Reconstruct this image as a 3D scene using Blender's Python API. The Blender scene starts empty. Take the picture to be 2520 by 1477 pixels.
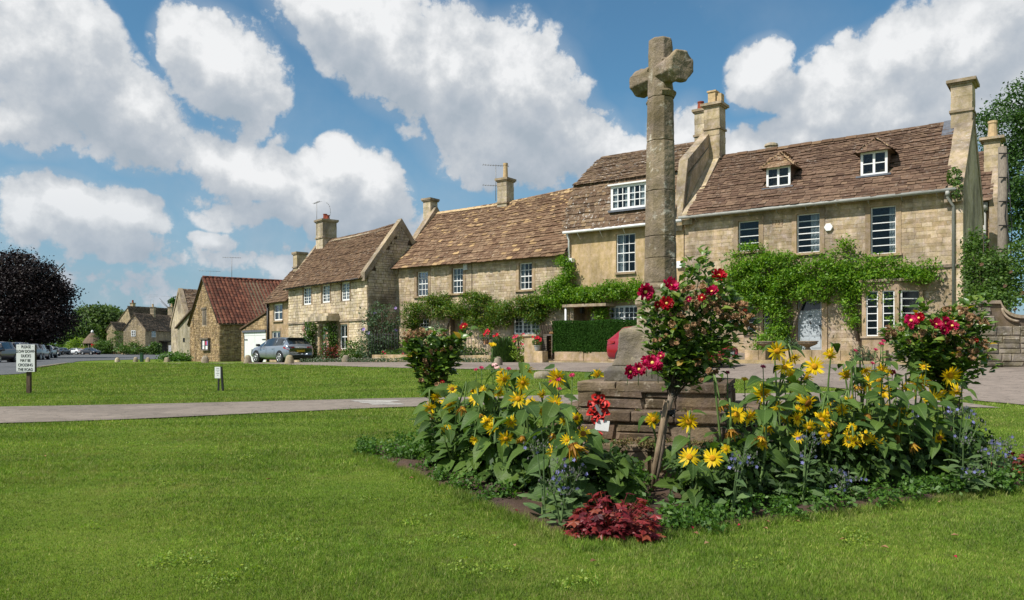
import bpy, math, random
import numpy as np
from mathutils import Vector, Matrix, Quaternion
R = random.Random(7)
NR = np.random.default_rng(11)
sc = bpy.context.scene
COL = sc.collection
rad = math.radians

# ------------------------------------------------------------------ camera
CAM_H = 1.15
FPX = 1960.0           # focal length in units of the 2520 px wide reference view
HOR = 855.0
cam = bpy.data.cameras.new('camera'); co = bpy.data.objects.new('camera', cam); COL.objects.link(co)
cam.sensor_width = 36.0; cam.lens = FPX / 2520 * 36.0
cam.shift_y = (HOR - 738.5) / 2520
cam.clip_start = 0.05; cam.clip_end = 9000
co.location = (0, 0, CAM_H); co.rotation_euler = (rad(90), 0, 0)
sc.camera = co
sc.view_settings.view_transform = 'Standard'; sc.view_settings.look = 'None'
sc.view_settings.exposure = 0.14; sc.view_settings.gamma = 1.0
sc.view_settings.use_curve_mapping = False
sc.cycles.max_bounces = 6; sc.cycles.diffuse_bounces = 2; sc.cycles.glossy_bounces = 3
sc.cycles.transparent_max_bounces = 8; sc.cycles.transmission_bounces = 3

# ------------------------------------------------------------------ sun and sky
SUN_AZ = Vector((-0.84, -0.54)).normalized(); SUN_EL = rad(50)
SUN_DIR = Vector((SUN_AZ.x * math.cos(SUN_EL), SUN_AZ.y * math.cos(SUN_EL), math.sin(SUN_EL)))
sl = bpy.data.lights.new('sun', 'SUN'); sl.energy = 5.0; sl.angle = rad(0.53); sl.color = (1.0, 0.955, 0.88)
so = bpy.data.objects.new('sun', sl); COL.objects.link(so)
so.rotation_euler = SUN_DIR.to_track_quat('Z', 'Y').to_euler()
W = bpy.data.worlds.new('World'); sc.world = W; W.use_nodes = True
wt = W.node_tree; wt.nodes.clear()


class N:
    """small node-graph writer"""
    def __init__(s, t): s.t = t
    def new(s, typ, **kw):
        n = s.t.nodes.new(typ)
        for k, v in kw.items(): setattr(n, k, v)
        return n
    def put(s, sock, v):
        if isinstance(v, bpy.types.NodeSocket): s.t.links.new(v, sock)
        elif v is not None:
            if isinstance(v, (tuple, list)) and len(v) == 3 and sock.type == 'RGBA': v = (*v, 1)
            sock.default_value = v
    def math(s, op, a, b=None, c=None, clamp=False):
        n = s.new('ShaderNodeMath', operation=op, use_clamp=clamp)
        s.put(n.inputs[0], a); s.put(n.inputs[1], b)
        if c is not None: s.put(n.inputs[2], c)
        return n.outputs[0]
    def vmath(s, op, a, b=None, out=0):
        n = s.new('ShaderNodeVectorMath', operation=op)
        s.put(n.inputs[0], a); s.put(n.inputs[1], b)
        return n.outputs[out]
    def mix(s, f, a, b, blend='MIX'):
        n = s.new('ShaderNodeMix', data_type='RGBA', blend_type=blend)
        s.put(n.inputs[0], f); s.put(n.inputs[6], a); s.put(n.inputs[7], b)
        return n.outputs[2]
    def noise(s, vec, scale, detail=4, rough=.55, dist=0, color=False):
        n = s.new('ShaderNodeTexNoise'); s.put(n.inputs['Vector'], vec)
        n.inputs['Scale'].default_value = scale; n.inputs['Detail'].default_value = detail
        n.inputs['Roughness'].default_value = rough; n.inputs['Distortion'].default_value = dist
        return n.outputs[1 if color else 0]
    def rng(s, v, a, b, c=0., d=1., smooth=False):
        n = s.new('ShaderNodeMapRange'); n.interpolation_type = 'SMOOTHSTEP' if smooth else 'LINEAR'
        s.put(n.inputs[0], v)
        for i, q in enumerate((a, b, c, d)): s.put(n.inputs[i + 1], q)
        return n.outputs[0]
    def ramp(s, f, stops, const=False):
        n = s.new('ShaderNodeValToRGB'); s.put(n.inputs[0], f)
        e = n.color_ramp.elements
        if const: n.color_ramp.interpolation = 'CONSTANT'
        while len(e) < len(stops): e.new(.5)
        for i, (p, c) in enumerate(stops): e[i].position = p; e[i].color = (*c, 1)
        return n.outputs[0]
    def sep(s, v):
        n = s.new('ShaderNodeSeparateXYZ'); s.put(n.inputs[0], v); return n.outputs
    def comb(s, x, y, z):
        n = s.new('ShaderNodeCombineXYZ')
        for i, q in enumerate((x, y, z)): s.put(n.inputs[i], q)
        return n.outputs[0]


def ae(px, py):
    """azimuth and elevation of a direction of the view"""
    x = (px - 1260) / FPX; z = (HOR - py) / FPX
    return math.atan2(x, 1), math.atan2(z, math.hypot(x, 1))

# cumulus: (x, y, half width, half height, tilt in degrees, weight)
CLOUDS = [(150, 150, 290, 150, 38, 1.0), (60, 60, 210, 170, 20, 1.0), (300, 260, 230, 130, 35, 1.0), (360, 320, 160, 100, 30, .8), (80, 300, 200, 110, 0, .7),
          (530, 130, 190, 125, 28, 1.0), (450, 60, 110, 90, 0, .8), (600, 290, 95, 70, 10, .33), (560, 330, 100, 40, 0, .25),
          (860, 60, 250, 120, 25, .95), (960, 130, 200, 130, 35, 1.0), (1110, 180, 200, 150, 25, 1.1), (1290, 240, 210, 170, 30, 1.1),
          (1230, 330, 300, 130, 25, .9), (1400, 330, 220, 130, 35, .95), (1180, 400, 160, 90, 30, .7), (1540, 370, 150, 60, 15, .7), (1670, 320, 90, 110, 50, .55),
          (560, 400, 170, 80, 25, .75), (640, 440, 200, 90, 20, .95), (820, 430, 130, 110, 0, 1.0), (780, 500, 240, 90, 10, .95), (930, 480, 130, 110, 45, .85), (700, 540, 250, 60, 5, .7),
          (190, 510, 230, 85, 8, .9), (330, 520, 130, 70, 20, .85), (250, 600, 280, 70, 5, .65), (70, 540, 120, 110, 0, .75), (530, 595, 75, 28, 5, .6), (620, 640, 280, 50, 3, .42), (280, 700, 500, 60, 0, .35), (1000, 600, 200, 60, 0, .4),
          (1870, 150, 85, 95, 0, .95), (1920, 200, 90, 60, 25, .7), (2080, 210, 160, 130, -20, .95), (2220, 130, 190, 120, -15, 1.05), (2230, 250, 290, 130, -8, .95), (2400, 120, 220, 150, -35, 1.0), (2480, 230, 230, 200, 0, .9),
          (1850, 330, 150, 55, 5, .75), (2000, 310, 200, 60, 0, .65), (2210, 20, 60, 40, 40, .35)]
grp = bpy.data.node_groups.new('cloud_field', 'ShaderNodeTree')
grp.interface.new_socket('AE', in_out='INPUT', socket_type='NodeSocketVector')
grp.interface.new_socket('Dir', in_out='INPUT', socket_type='NodeSocketVector')
grp.interface.new_socket('Value', in_out='OUTPUT', socket_type='NodeSocketFloat')
grp.interface.new_socket('Blob', in_out='OUTPUT', socket_type='NodeSocketFloat')
g = N(grp); gi = g.new('NodeGroupInput'); go = g.new('NodeGroupOutput')
aev, dirv = gi.outputs[0], gi.outputs[1]
w1 = g.noise(dirv, 4.5, 3, .5, 0, True)
w1 = g.vmath('SCALE', g.vmath('SUBTRACT', w1, (.5, .5, .5))); w1.node.inputs[3].default_value =.09
pv = g.vmath('ADD', aev, w1)
acc = None
for (px, py, hw, hh, tilt, wgt) in CLOUDS:
    a, e = ae(px, py)
    k = math.cos(a)
    m = g.new('ShaderNodeMapping', vector_type='TEXTURE')
    g.put(m.inputs[0], pv)
    m.inputs['Location'].default_value = (a, e, 0)
    m.inputs['Rotation'].default_value = (0, 0, rad(-tilt))
    m.inputs['Scale'].default_value = (1.16 * hw / FPX * k * k, 1.20 * hh / FPX * k, 1)
    gr = g.new('ShaderNodeTexGradient', gradient_type='SPHERICAL'); 
    fl = g.vmath('MULTIPLY', m.outputs[0], (1, 1, 0)); g.put(gr.inputs[0], fl)
    v = g.math('MULTIPLY', gr.outputs['Fac'], wgt)
    acc = v if acc is None else g.math('SMOOTH_MAX', acc, v, .05)
# the same kind of clouds go on outside the frame
az, el, _ = g.sep(aev)
out_m = g.math('MAXIMUM', g.rng(g.math('ABSOLUTE', az), .60, .85, 0, 1, True), g.rng(el, .50, .68, 0, 1, True))
far = g.rng(g.noise(dirv, 3.0, 2, .5), .42, .72, 0, .75)
acc = g.math('ADD', acc, g.math('MULTIPLY', out_m, far))
n1 = g.noise(dirv, 8, 11, .60)
n2 = g.noise(dirv, 17, 9, .58)
val = g.math('ADD', acc, g.math('MULTIPLY', g.math('SUBTRACT', n1, .5), g.rng(acc, 0, .16, .25, .80)))
bil = g.math('SUBTRACT', g.math('ABSOLUTE', g.math('SUBTRACT', n2, .5)), .09)
val = g.math('ADD', val, g.math('MULTIPLY', bil, g.rng(acc, 0, .16, .1, 1.5)))
g.put(go.inputs[0], val); g.put(go.inputs[1], acc)

w = N(wt)
tc = w.new('ShaderNodeTexCoord').outputs['Generated']
dx, dy, dz = w.sep(tc)
azv = w.math('ARCTAN2', dx, dy)
elv = w.math('ARCSINE', dz)
AE = w.comb(azv, elv, 0)
def cf(doff, aoff):
    n = w.new('ShaderNodeGroup'); n.node_tree = grp
    w.put(n.inputs[0], w.vmath('ADD', AE, aoff)); w.put(n.inputs[1], w.vmath('ADD', tc, doff))
    return n.outputs
d0 = cf((0, 0, 0), (0, 0, 0))
d1 = cf((-.012, 0, .042), (-.012, .042, 0))
dens = w.rng(d0[0], .095, .27, 0, 1, True)
soft = w.math('MAXIMUM', w.rng(d0[1], .0, .30, 0, .26, True), w.math('MULTIPLY', w.rng(w.noise(tc, 6, 7, .6), .40, .68, 0, .55), w.rng(elv, .02, .34, 1, .15)))
cover = w.math('MAXIMUM', dens, soft)
nA = w.noise(tc, 16, 5, .5); nB = w.noise(w.vmath('ADD', tc, (-.006, 0, .010)), 16, 5, .5)
fine = w.math('MULTIPLY', w.math('SUBTRACT', nA, nB), .55)
broad = w.math('MULTIPLY', w.math('SUBTRACT', d0[0], d1[0]), 1.0)
thick = w.rng(d0[0], .25, 1.0, 0, .10)
wide = w.rng(w.noise(tc, 5.5, 4, .5), .3, .7, -.16, .16)
lit = w.math('ADD', w.math('SUBTRACT', w.math('ADD', w.math('ADD', fine, broad), .56), thick), wide, clamp=True)
ccol = w.ramp(lit, [(0, (.365, .42, .48)), (.3, (.43, .475, .53)), (.55, (.51, .545, .585)), (.78, (.66, .68, .70)), (.97, (.80, .81, .82))])
sky = w.new('ShaderNodeTexSky', sky_type='NISHITA', sun_disc=False)
sky.sun_elevation = SUN_EL; sky.sun_rotation = math.atan2(SUN_DIR.x, SUN_DIR.y)
sky.air_density = 1.0; sky.dust_density = .8; sky.ozone_density = 2.0
SKY_STR = 0.085
haz = w.rng(elv, 0.0, .30, .75, 0)
base = w.mix(1, sky.outputs[0], (.72, 1.16, 1.24), 'MULTIPLY')
hz = w.mix(haz, base, (.25 / SKY_STR, .355 / SKY_STR, .48 / SKY_STR))
cc = w.mix(1, ccol, (1 / SKY_STR,) * 3, 'MULTIPLY')
cc = w.mix(w.rng(elv, 0, .2, .60, 0), cc, (.30 / SKY_STR, .385 / SKY_STR, .475 / SKY_STR))
cover = w.math('MULTIPLY', cover, w.rng(elv, -.02, .03, 0, 1))
skc = w.mix(cover, hz, cc)
bg = w.new('ShaderNodeBackground'); w.put(bg.inputs[0], skc); bg.inputs[1].default_value = SKY_STR
wo = w.new('ShaderNodeOutputWorld'); w.put(wo.inputs[0], bg.outputs[0])
W.cycles.sampling_method = 'MANUAL'; W.cycles.sample_map_resolution = 512


# ------------------------------------------------------------------ helpers
def P(px, py, Y):
    """the place at depth Y that the reference view shows at (px, py)"""
    return Vector(((px - 1260) / FPX * Y, Y, CAM_H + (HOR - py) / FPX * Y))

def sstep(t):
    t = np.clip(t, 0, 1); return t * t * (3 - 2 * t)

_hu = np.array([-400, -150, -70, -50, -38, -27, -12, 0, 12, 60.]); _hv = np.array([-.3, -.3, -.12, .08, .22, .40, .55, .62, .66, .7])
def g_np(x, y):
    v = (x - 15.4) * .5875 + (y - 27.2) * .809
    u = (x - 15.4) * .809 - (y - 27.2) * .5875
    h = np.interp(u, _hu, _hv)
    base = -.02 * np.clip((-x - 6) / 10, 0, 4) * np.clip(1 - v / -22, 0, 0.0)
    return h * sstep((v + 17.5) / 13.5) + base
def G(x, y): return float(g_np(np.float64(x), np.float64(y)))

class Thing:
    pass

def tag(o, label=None, cat=None, group=None, kind=None):
    if label: o['label'] = label
    if cat: o['category'] = cat
    if group: o['group'] = group
    if kind: o['kind'] = kind
    return o
def thing(name, label, cat, loc, group=None):
    o = bpy.data.objects.new(name, None); COL.objects.link(o)
    o.location = loc; o.empty_display_size = .2
    return tag(o, label, cat, group)
def base_of(p):
    b = Vector((0, 0, 0))
    while p is not None:
        b += p.location; p = p.parent
    return b
def link(name, me, parent=None, loc=None, q=None, s=None, label=None, kind=None):
    o = bpy.data.objects.new(name, me); COL.objects.link(o)
    if parent is not None:
        o.parent = parent
    if loc is not None:
        o.location = Vector(loc) - base_of(parent) if parent is not None else loc
    if q is not None: o.rotation_mode = 'QUATERNION'; o.rotation_quaternion = q
    if s is not None: o.scale = s if hasattr(s, '__len__') else (s, s, s)
    if label: o['label'] = label
    if kind: o['kind'] = kind
    return o

class MB:
    def __init__(s): s.V = []; s.F = []; s.S = []
    def add(s, vs, fs, smooth=False):
        b = len(s.V); s.V += [tuple(v) for v in vs]; s.F += [tuple(i + b for i in f) for f in fs]; s.S += [smooth] * len(fs)
        return s
    def box(s, o, a, b, c):
        """corner o and three edge vectors"""
        o, a, b, c = map(Vector, (o, a, b, c))
        if a.cross(b).dot(c) < 0: a, b = b, a
        v = [o, o + a, o + a + b, o + b, o + c, o + a + c, o + a + b + c, o + b + c]
        return s.add(v, [(0, 3, 2, 1), (4, 5, 6, 7), (0, 1, 5, 4), (1, 2, 6, 5), (2, 3, 7, 6), (3, 0, 4, 7)])
    def prism(s, poly, off):
        poly = [Vector(p) for p in poly]; off = Vector(off); n = len(poly)
        nn = Vector((0, 0, 0))
        for i in range(n): nn += poly[i].cross(poly[(i + 1) % n])
        if nn.dot(off) < 0: poly.reverse()
        v = poly + [p + off for p in poly]
        return s.add(v, [tuple(reversed(range(n))), tuple(range(n, 2 * n))] + [(i, (i + 1) % n, (i + 1) % n + n, i + n) for i in range(n)])
    def tube(s, pts, r, n=8, caps=True, smooth=True):
        pts = [Vector(p) for p in pts]; m = len(pts)
        rs = r if hasattr(r, '__len__') else [r] * m
        vs = []; prev = None
        for i, p in enumerate(pts):
            d = (pts[min(i + 1, m - 1)] - pts[max(i - 1, 0)])
            d = d.normalized() if d.length > 1e-9 else Vector((0, 0, 1))
            if prev is None:
                a = d.cross(Vector((0, 0, 1)))
                if a.length < .1: a = d.cross(Vector((0, 1, 0)))
            else: a = prev - d * prev.dot(d)
            if a.length < 1e-6: a = d.orthogonal()
            a.normalize(); prev = a; b = d.cross(a)
            for k in range(n):
                t = 2 * math.pi * k / n
                vs.append(p + (a * math.cos(t) + b * math.sin(t)) * rs[i])
        fs = [(i * n + k, i * n + (k + 1) % n, (i + 1) * n + (k + 1) % n, (i + 1) * n + k) for i in range(m - 1) for k in range(n)]
        if caps: fs += [tuple(reversed(range(n))), tuple(range((m - 1) * n, m * n))]
        return s.add(vs, fs, smooth)
    def lathe(s, c, prof, n=16, squash=(1, 1), rot=0, smooth=False, jitter=0):
        """profile of (radius, z) about the vertical through c"""
        vs = []
        for r, z in prof:
            for k in range(n):
                t = 2 * math.pi * (k + .5) / n + rot
                j = 1 + R.uniform(-jitter, jitter)
                vs.append((c[0] + r * j * math.cos(t) * squash[0], c[1] + r * j * math.sin(t) * squash[1], c[2] + z))
        m = len(prof)
        fs = [(i * n + k, i * n + (k + 1) % n, (i + 1) * n + (k + 1) % n, (i + 1) * n + k) for i in range(m - 1) for k in range(n)]
        fs += [tuple(reversed(range(n))), tuple(range((m - 1) * n, m * n))]
        return s.add(vs, fs, smooth)
    def build(s, name, mat, parent=None, label=None, kind=None, local=False, bevel=0):
        me = bpy.data.meshes.new(name)
        b = base_of(parent) if (parent is not None and not local) else Vector((0, 0, 0))
        me.from_pydata([(v[0] - b.x, v[1] - b.y, v[2] - b.z) for v in s.V], [], s.F)
        me.materials.append(mat)
        if any(s.S): me.polygons.foreach_set('use_smooth', s.S)
        me.update()
        o = link(name, me, parent, label=label, kind=kind)
        if bevel:
            bm = o.modifiers.new('bevel', 'BEVEL'); bm.width = bevel; bm.segments = 2; bm.limit_method = 'ANGLE'
        return o
    def mesh(s, name, mat):
        me = bpy.data.meshes.new(name); me.from_pydata(s.V, [], s.F); me.materials.append(mat)
        if any(s.S): me.polygons.foreach_set('use_smooth', s.S)
        return me

def np_mesh(name, V, n_per, mat, smooth=False):
    """V (k*n_per, 3): faces of n_per corners each, nothing shared"""
    V = np.ascontiguousarray(V, dtype=np.float32).reshape(-1, 3)
    k = len(V) // n_per
    me = bpy.data.meshes.new(name)
    me.vertices.add(len(V)); me.vertices.foreach_set('co', V.ravel())
    me.loops.add(len(V)); me.loops.foreach_set('vertex_index', np.arange(len(V), dtype=np.int32))
    me.polygons.add(k); me.polygons.foreach_set('loop_start', np.arange(0, len(V), n_per, dtype=np.int32))
    me.update(calc_edges=True); me.materials.append(mat)
    return me

class Frame:
    def __init__(s, o, u):
        s.o = Vector(o); s.u = Vector(u).normalized(); s.v = Vector((-s.u.y, s.u.x))
        s.U = Vector((s.u.x, s.u.y, 0)); s.Vv = Vector((s.v.x, s.v.y, 0))
    def pt(s, u, v, z): return Vector((s.o.x + s.u.x * u + s.v.x * v, s.o.y + s.u.y * u + s.v.y * v, z))
    def uv(s, x, y):
        d = Vector((x, y)) - s.o; return d.dot(s.u), d.dot(s.v)
    def pix(s, px, py, v=0):
        r = (px - 1260) / FPX
        # o.x + ux*u + vx*v = r*(o.y + uy*u + vy*v)
        u = (r * (s.o.y + s.v.y * v) - s.o.x - s.v.x * v) / (s.u.x - r * s.u.y)
        Y = s.o.y + s.u.y * u + s.v.y * v
        return u, CAM_H + (HOR - py) / FPX * Y
    def box(s, mb, u0, u1, v0, v1, z0, z1):
        return mb.box(s.pt(u0, v0, z0), s.U * (u1 - u0), s.Vv * (v1 - v0), (0, 0, z1 - z0))

# ------------------------------------------------------------------ materials
def new_mat(name):
    m = bpy.data.materials.new(name); m.use_nodes = True
    t = m.node_tree; t.nodes.clear(); return m, N(t)
def finish(m, n, col, rough=.85, bump=None, bstr=.3, bdist=.01, spec=.3, trans=None, metal=0, coat=0, sheen=0):
    b = n.new('ShaderNodeBsdfPrincipled'); n.put(b.inputs['Base Color'], col); n.put(b.inputs['Roughness'], rough)
    b.inputs['Specular IOR Level'].default_value = spec; b.inputs['Metallic'].default_value = metal; b.inputs['Coat Weight'].default_value = coat
    b.inputs['Coat Roughness'].default_value = .06
    if bump is not None:
        bn = n.new('ShaderNodeBump'); n.put(bn.inputs['Height'], bump); bn.inputs['Strength'].default_value = bstr; bn.inputs['Distance'].default_value = bdist
        n.put(b.inputs['Normal'], bn.outputs[0])
    out = n.new('ShaderNodeOutputMaterial'); sh = b.outputs[0]
    if trans:
        tr = n.new('ShaderNodeBsdfTranslucent'); n.put(tr.inputs[0], n.mix(1, col, trans[1], 'MULTIPLY'))
        mx = n.new('ShaderNodeMixShader'); mx.inputs[0].default_value = trans[0]
        n.put(mx.inputs[1], sh); n.put(mx.inputs[2], tr.outputs[0]); sh = mx.outputs[0]
    n.put(out.inputs[0], sh); return m
def rnd(n, salt=0.):
    oi = n.new('ShaderNodeObjectInfo').outputs['Random']; ge = n.new('ShaderNodeNewGeometry').outputs['Random Per Island']
    wn = n.new('ShaderNodeTexWhiteNoise', noise_dimensions='1D')
    n.put(wn.inputs['W'], n.math('ADD', n.math('MULTIPLY', oi, 711.3), n.math('MULTIPLY_ADD', ge, 913.7, salt)))
    return wn.outputs['Value']
def pos(n): return n.new('ShaderNodeNewGeometry').outputs['Position']
def stops(cs): return [(i / max(1, len(cs) - 1), c) for i, c in enumerate(cs)]

def plain(name, col, rough=.6, spec=.4, metal=0, coat=0, var=.12, scale=6, bump=.0):
    m, n = new_mat(name); p = pos(n)
    f = n.rng(n.noise(p, scale, 5, .6), .25, .75, 1 - var, 1 + var)
    c = n.mix(1, col, n.comb(f, f, f), 'MULTIPLY')
    return finish(m, n, c, rough, n.noise(p, scale * 8, 3) if bump else None, bump, .01, spec, None, metal, coat)

def stone_mat(name, cs, dirt=(.10, .08, .06), dirt_amt=.5, lichen=None, lich_amt=.5, grain=25, rough=.95, bump=.5, patch=.5, stain=None):
    m, n = new_mat(name); p = pos(n)
    c = n.ramp(rnd(n), stops(cs))
    big = n.noise(p, patch, 4, .6)
    c = n.mix(n.rng(big, .42, .72, 0, dirt_amt, True), c, dirt)
    med = n.noise(p, 5, 6, .65)
    f = n.rng(med, .25, .75, .72, 1.22); c = n.mix(1, c, n.comb(f, f, n.math('MULTIPLY', f, f)), 'MULTIPLY')
    mp = n.new('ShaderNodeMapping'); n.put(mp.inputs[0], p); mp.inputs['Scale'].default_value = (1.4, 1.4, .35)
    f = n.rng(n.noise(mp.outputs[0], 1.0, 6, .65), .34, .66, .70, 1.14, True); c = n.mix(1, c, n.comb(f, n.math('MULTIPLY_ADD', f, .95, .05), n.math('MULTIPLY_ADD', f, .86, .14)), 'MULTIPLY')
    gr = n.noise(p, grain, 6, .7)
    f = n.rng(gr, .3, .7, .78, 1.16); c = n.mix(1, c, n.comb(f, f, f), 'MULTIPLY')
    if lichen:
        l = n.math('MULTIPLY', n.rng(n.noise(p, 9, 5, .7), .56, .66, 0, 1), n.rng(n.noise(p, 1.1, 3), .40, .62, .15, 1))
        c = n.mix(n.math('MULTIPLY', l, lich_amt), c, lichen)
    return finish(m, n, c, rough, gr, bump, .012, .15)

M = {}
def tile_mat(name, cs, lichen, la, yellow=None):
    m, n = new_mat(name); p = pos(n)
    c = n.ramp(rnd(n), stops(cs))
    big = n.noise(p, .45, 4, .6)
    f = n.rng(big, .3, .7, .85, 1.16); c = n.mix(1, c, n.comb(f, f, f), 'MULTIPLY')
    if yellow:
        y = n.math('MULTIPLY', n.rng(rnd(n, 3.7), .88, .92, 0, .8), n.rng(n.noise(p, .5, 3), .35, .6, .2, 1))
        c = n.mix(y, c, yellow)
    med = n.noise(p, 9, 6, .7)
    f = n.rng(med, .25, .75, .72, 1.22); c = n.mix(1, c, n.comb(f, f, f), 'MULTIPLY')
    l = n.math('MULTIPLY', n.rng(n.noise(p, 7, 6, .75), .57, .63, 0, 1), n.rng(n.noise(p, .8, 3), .42, .60, .1, 1))
    c = n.mix(n.math('MULTIPLY', l, la), c, lichen)
    return finish(m, n, c, .95, n.noise(p, 30, 5, .7), .6, .012, .12)
M['tileR'] = tile_mat('stone_tile_brown', [(0.077, 0.047, 0.034), (0.131, 0.081, 0.056), (0.167, 0.108, 0.074), (0.108, 0.069, 0.048), (0.198, 0.130, 0.086)], (.42, .38, .33), .5)
M['tileT'] = tile_mat('stone_tile_lichen', [(0.081, 0.053, 0.035), (0.144, 0.092, 0.060), (0.189, 0.130, 0.084), (0.126, 0.084, 0.056), (0.225, 0.160, 0.104)], (.62, .60, .55), .95, (0.270, 0.185, 0.104))
M['tileM'] = tile_mat('stone_tile_tan', [(0.113, 0.067, 0.043), (0.180, 0.109, 0.067), (0.225, 0.147, 0.092), (0.153, 0.092, 0.059), (0.270, 0.181, 0.112)], (.55, .48, .36), .45, (.52, .35, .17))
M['tileA'] = tile_mat('stone_tile_dark', [(0.077, 0.047, 0.030), (0.126, 0.077, 0.048), (0.162, 0.101, 0.062), (0.104, 0.066, 0.042), (0.189, 0.122, 0.072)], (.42, .38, .32), .55)
M['tileF'] = tile_mat('stone_tile_far', [(.09, .066, .048), (.13, .098, .07), (.17, .125, .09)], (.35, .33, .29), .3)
M['pantile'] = tile_mat('red_pantile', [(.10, .040, .028), (.155, .058, .038), (.19, .078, .050), (.125, .048, .034), (.075, .036, .028)], (.36, .27, .20), .35)
M['wallR'] = stone_mat('stone_weathered', [(0.440, 0.322, 0.202), (0.549, 0.417, 0.275), (0.593, 0.467, 0.330), (0.483, 0.373, 0.251), (0.396, 0.294, 0.195)], (0.242, 0.184, 0.133), .72, (0.549, 0.511, 0.464), .55, 22, patch=.42)
M['wallM'] = stone_mat('stone_coursed', [(0.483, 0.367, 0.233), (0.593, 0.467, 0.318), (0.659, 0.534, 0.379), (0.539, 0.422, 0.292), (0.417, 0.312, 0.208)], (0.318, 0.245, 0.177), .6, (0.549, 0.501, 0.440), .35, 22, patch=.35)
M['wallA'] = stone_mat('stone_pale', [(0.572, 0.455, 0.305), (0.659, 0.539, 0.379), (0.725, 0.605, 0.440), (0.616, 0.501, 0.342), (0.494, 0.388, 0.256)], (0.417, 0.333, 0.243), .4, None, 0, 22, patch=.5)
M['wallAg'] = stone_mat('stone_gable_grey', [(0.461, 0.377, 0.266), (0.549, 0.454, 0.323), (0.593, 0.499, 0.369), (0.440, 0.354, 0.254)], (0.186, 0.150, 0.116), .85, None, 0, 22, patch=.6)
M['wallB'] = stone_mat('rubble_stone', [(0.330, 0.216, 0.116), (0.473, 0.326, 0.179), (0.549, 0.399, 0.230), (0.396, 0.277, 0.156), (0.264, 0.183, 0.110)], (0.275, 0.199, 0.126), .5, (0.461, 0.421, 0.346), .4, 22, patch=.5)
M['wallF'] = stone_mat('stone_far', [(0.396, 0.305, 0.191), (0.461, 0.360, 0.230), (0.506, 0.399, 0.260)], (0.308, 0.244, 0.173), .5, None, 0, 8, patch=.3)
M['mortar'] = stone_mat('mortar', [(0.374, 0.294, 0.208), (0.396, 0.318, 0.226)], (0.219, 0.172, 0.133), .6, None, 0, 30)
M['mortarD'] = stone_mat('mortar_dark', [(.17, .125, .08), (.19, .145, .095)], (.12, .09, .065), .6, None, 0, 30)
M['render'] = stone_mat('lime_render', [(0.516, 0.377, 0.214), (0.527, 0.387, 0.225)], (0.396, 0.277, 0.162), .55, None, 0, 30, bump=.15, patch=.35)
M['ashlar'] = stone_mat('ashlar_trim', [(0.407, 0.294, 0.183), (0.450, 0.333, 0.215), (0.374, 0.273, 0.177)], (0.275, 0.200, 0.141), .6, (0.440, 0.412, 0.367), .35, 26, patch=.7)
M['coping'] = stone_mat('coping_stone', [(0.374, 0.288, 0.196), (0.417, 0.326, 0.225), (0.330, 0.260, 0.184)], (0.186, 0.150, 0.116), .7, (0.494, 0.465, 0.416), .7, 26, patch=1.0)
M['chimney'] = stone_mat('chimney_ashlar', [(0.461, 0.360, 0.230), (0.549, 0.438, 0.288), (0.396, 0.316, 0.220)], (0.219, 0.171, 0.126), .6, (0.374, 0.354, 0.323), .5, 26, patch=.9)
M['cross'] = stone_mat('cross_stone', [(0.337, 0.260, 0.178), (0.383, 0.299, 0.205), (0.297, 0.231, 0.158)], (0.165, 0.130, 0.095), .75, (0.660, 0.611, 0.515), .8, 60, bump=.9, patch=1.7)
M['pedestal'] = stone_mat('pedestal_stone', [(.30, .25, .185), (.33, .275, .205)], (.13, .11, .085), .7, (.42, .36, .24), .9, 70, bump=1, patch=2.2)
M['plinth'] = stone_mat('plinth_grey', [(0.162, 0.142, 0.121), (0.182, 0.162, 0.135)], (0.081, 0.070, 0.061), .6, (0.297, 0.270, 0.230), .4, 60, patch=2)
M['step'] = stone_mat('step_stone', [(0.135, 0.095, 0.065), (0.209, 0.149, 0.101), (0.270, 0.203, 0.135), (0.169, 0.115, 0.081)], (0.061, 0.049, 0.038), .65, (0.486, 0.419, 0.324), .7, 45, bump=.9, patch=3)
M['gwall'] = stone_mat('garden_wall_stone', [(.33, .28, .21), (.26, .22, .165), (.38, .32, .24), (.20, .17, .13)], (.10, .085, .068), .85, (.50, .46, .39), .9, 30, patch=2.0, bump=.9)
M['lowwall'] = stone_mat('low_wall_stone', [(0.461, 0.332, 0.191), (0.506, 0.377, 0.230), (0.396, 0.293, 0.179)], (0.275, 0.211, 0.138), .85, (0.417, 0.387, 0.323), .5, 26, patch=1.2)
M['staddle'] = stone_mat('guard_stone', [(.36, .30, .20), (.42, .35, .24), (.30, .25, .175)], (.16, .13, .09), .5, (.42, .40, .34), .6, 50, patch=4)
M['white'] = plain('white_paint', (.80, .80, .78), .45, .4, var=.06, scale=3)
M['whited'] = plain('white_paint_door', (.78, .79, .78), .5, .3, var=.04, scale=3)
M['bluepaint'] = plain('pale_blue_paint', (.40, .44, .47), .5, .3, var=.12, scale=8)
M['gutter'] = plain('grey_gutter', (.33, .33, .30), .5, .4, var=.15, scale=5)
M['black'] = plain('black_iron', (.018, .018, .018), .5, .4)
M['aerial'] = plain('aluminium', (.22, .22, .22), .5, .4, .6)
M['lead'] = plain('lead_flashing', (.13, .14, .165), .55, .4, .2, var=.3, scale=8)
M['wood'] = stone_mat('weathered_wood', [(.15, .125, .10), (.19, .16, .125)], (.08, .065, .05), .5, None, 0, 30)
M['brick'] = stone_mat('old_brick', [(.20, .065, .035), (.26, .09, .045), (.15, .05, .03)], (.08, .04, .03), .4, None, 0, 40)
M['terracotta'] = plain('terracotta', (.42, .22, .115), .8, .2, var=.25, scale=9)
M['potstone'] = plain('chimney_pot_buff', (.50, .36, .20), .85, .2, var=.3, scale=7)
M['redpot'] = plain('red_clay_pot', (.24, .055, .03), .8, .2, var=.3)
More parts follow.
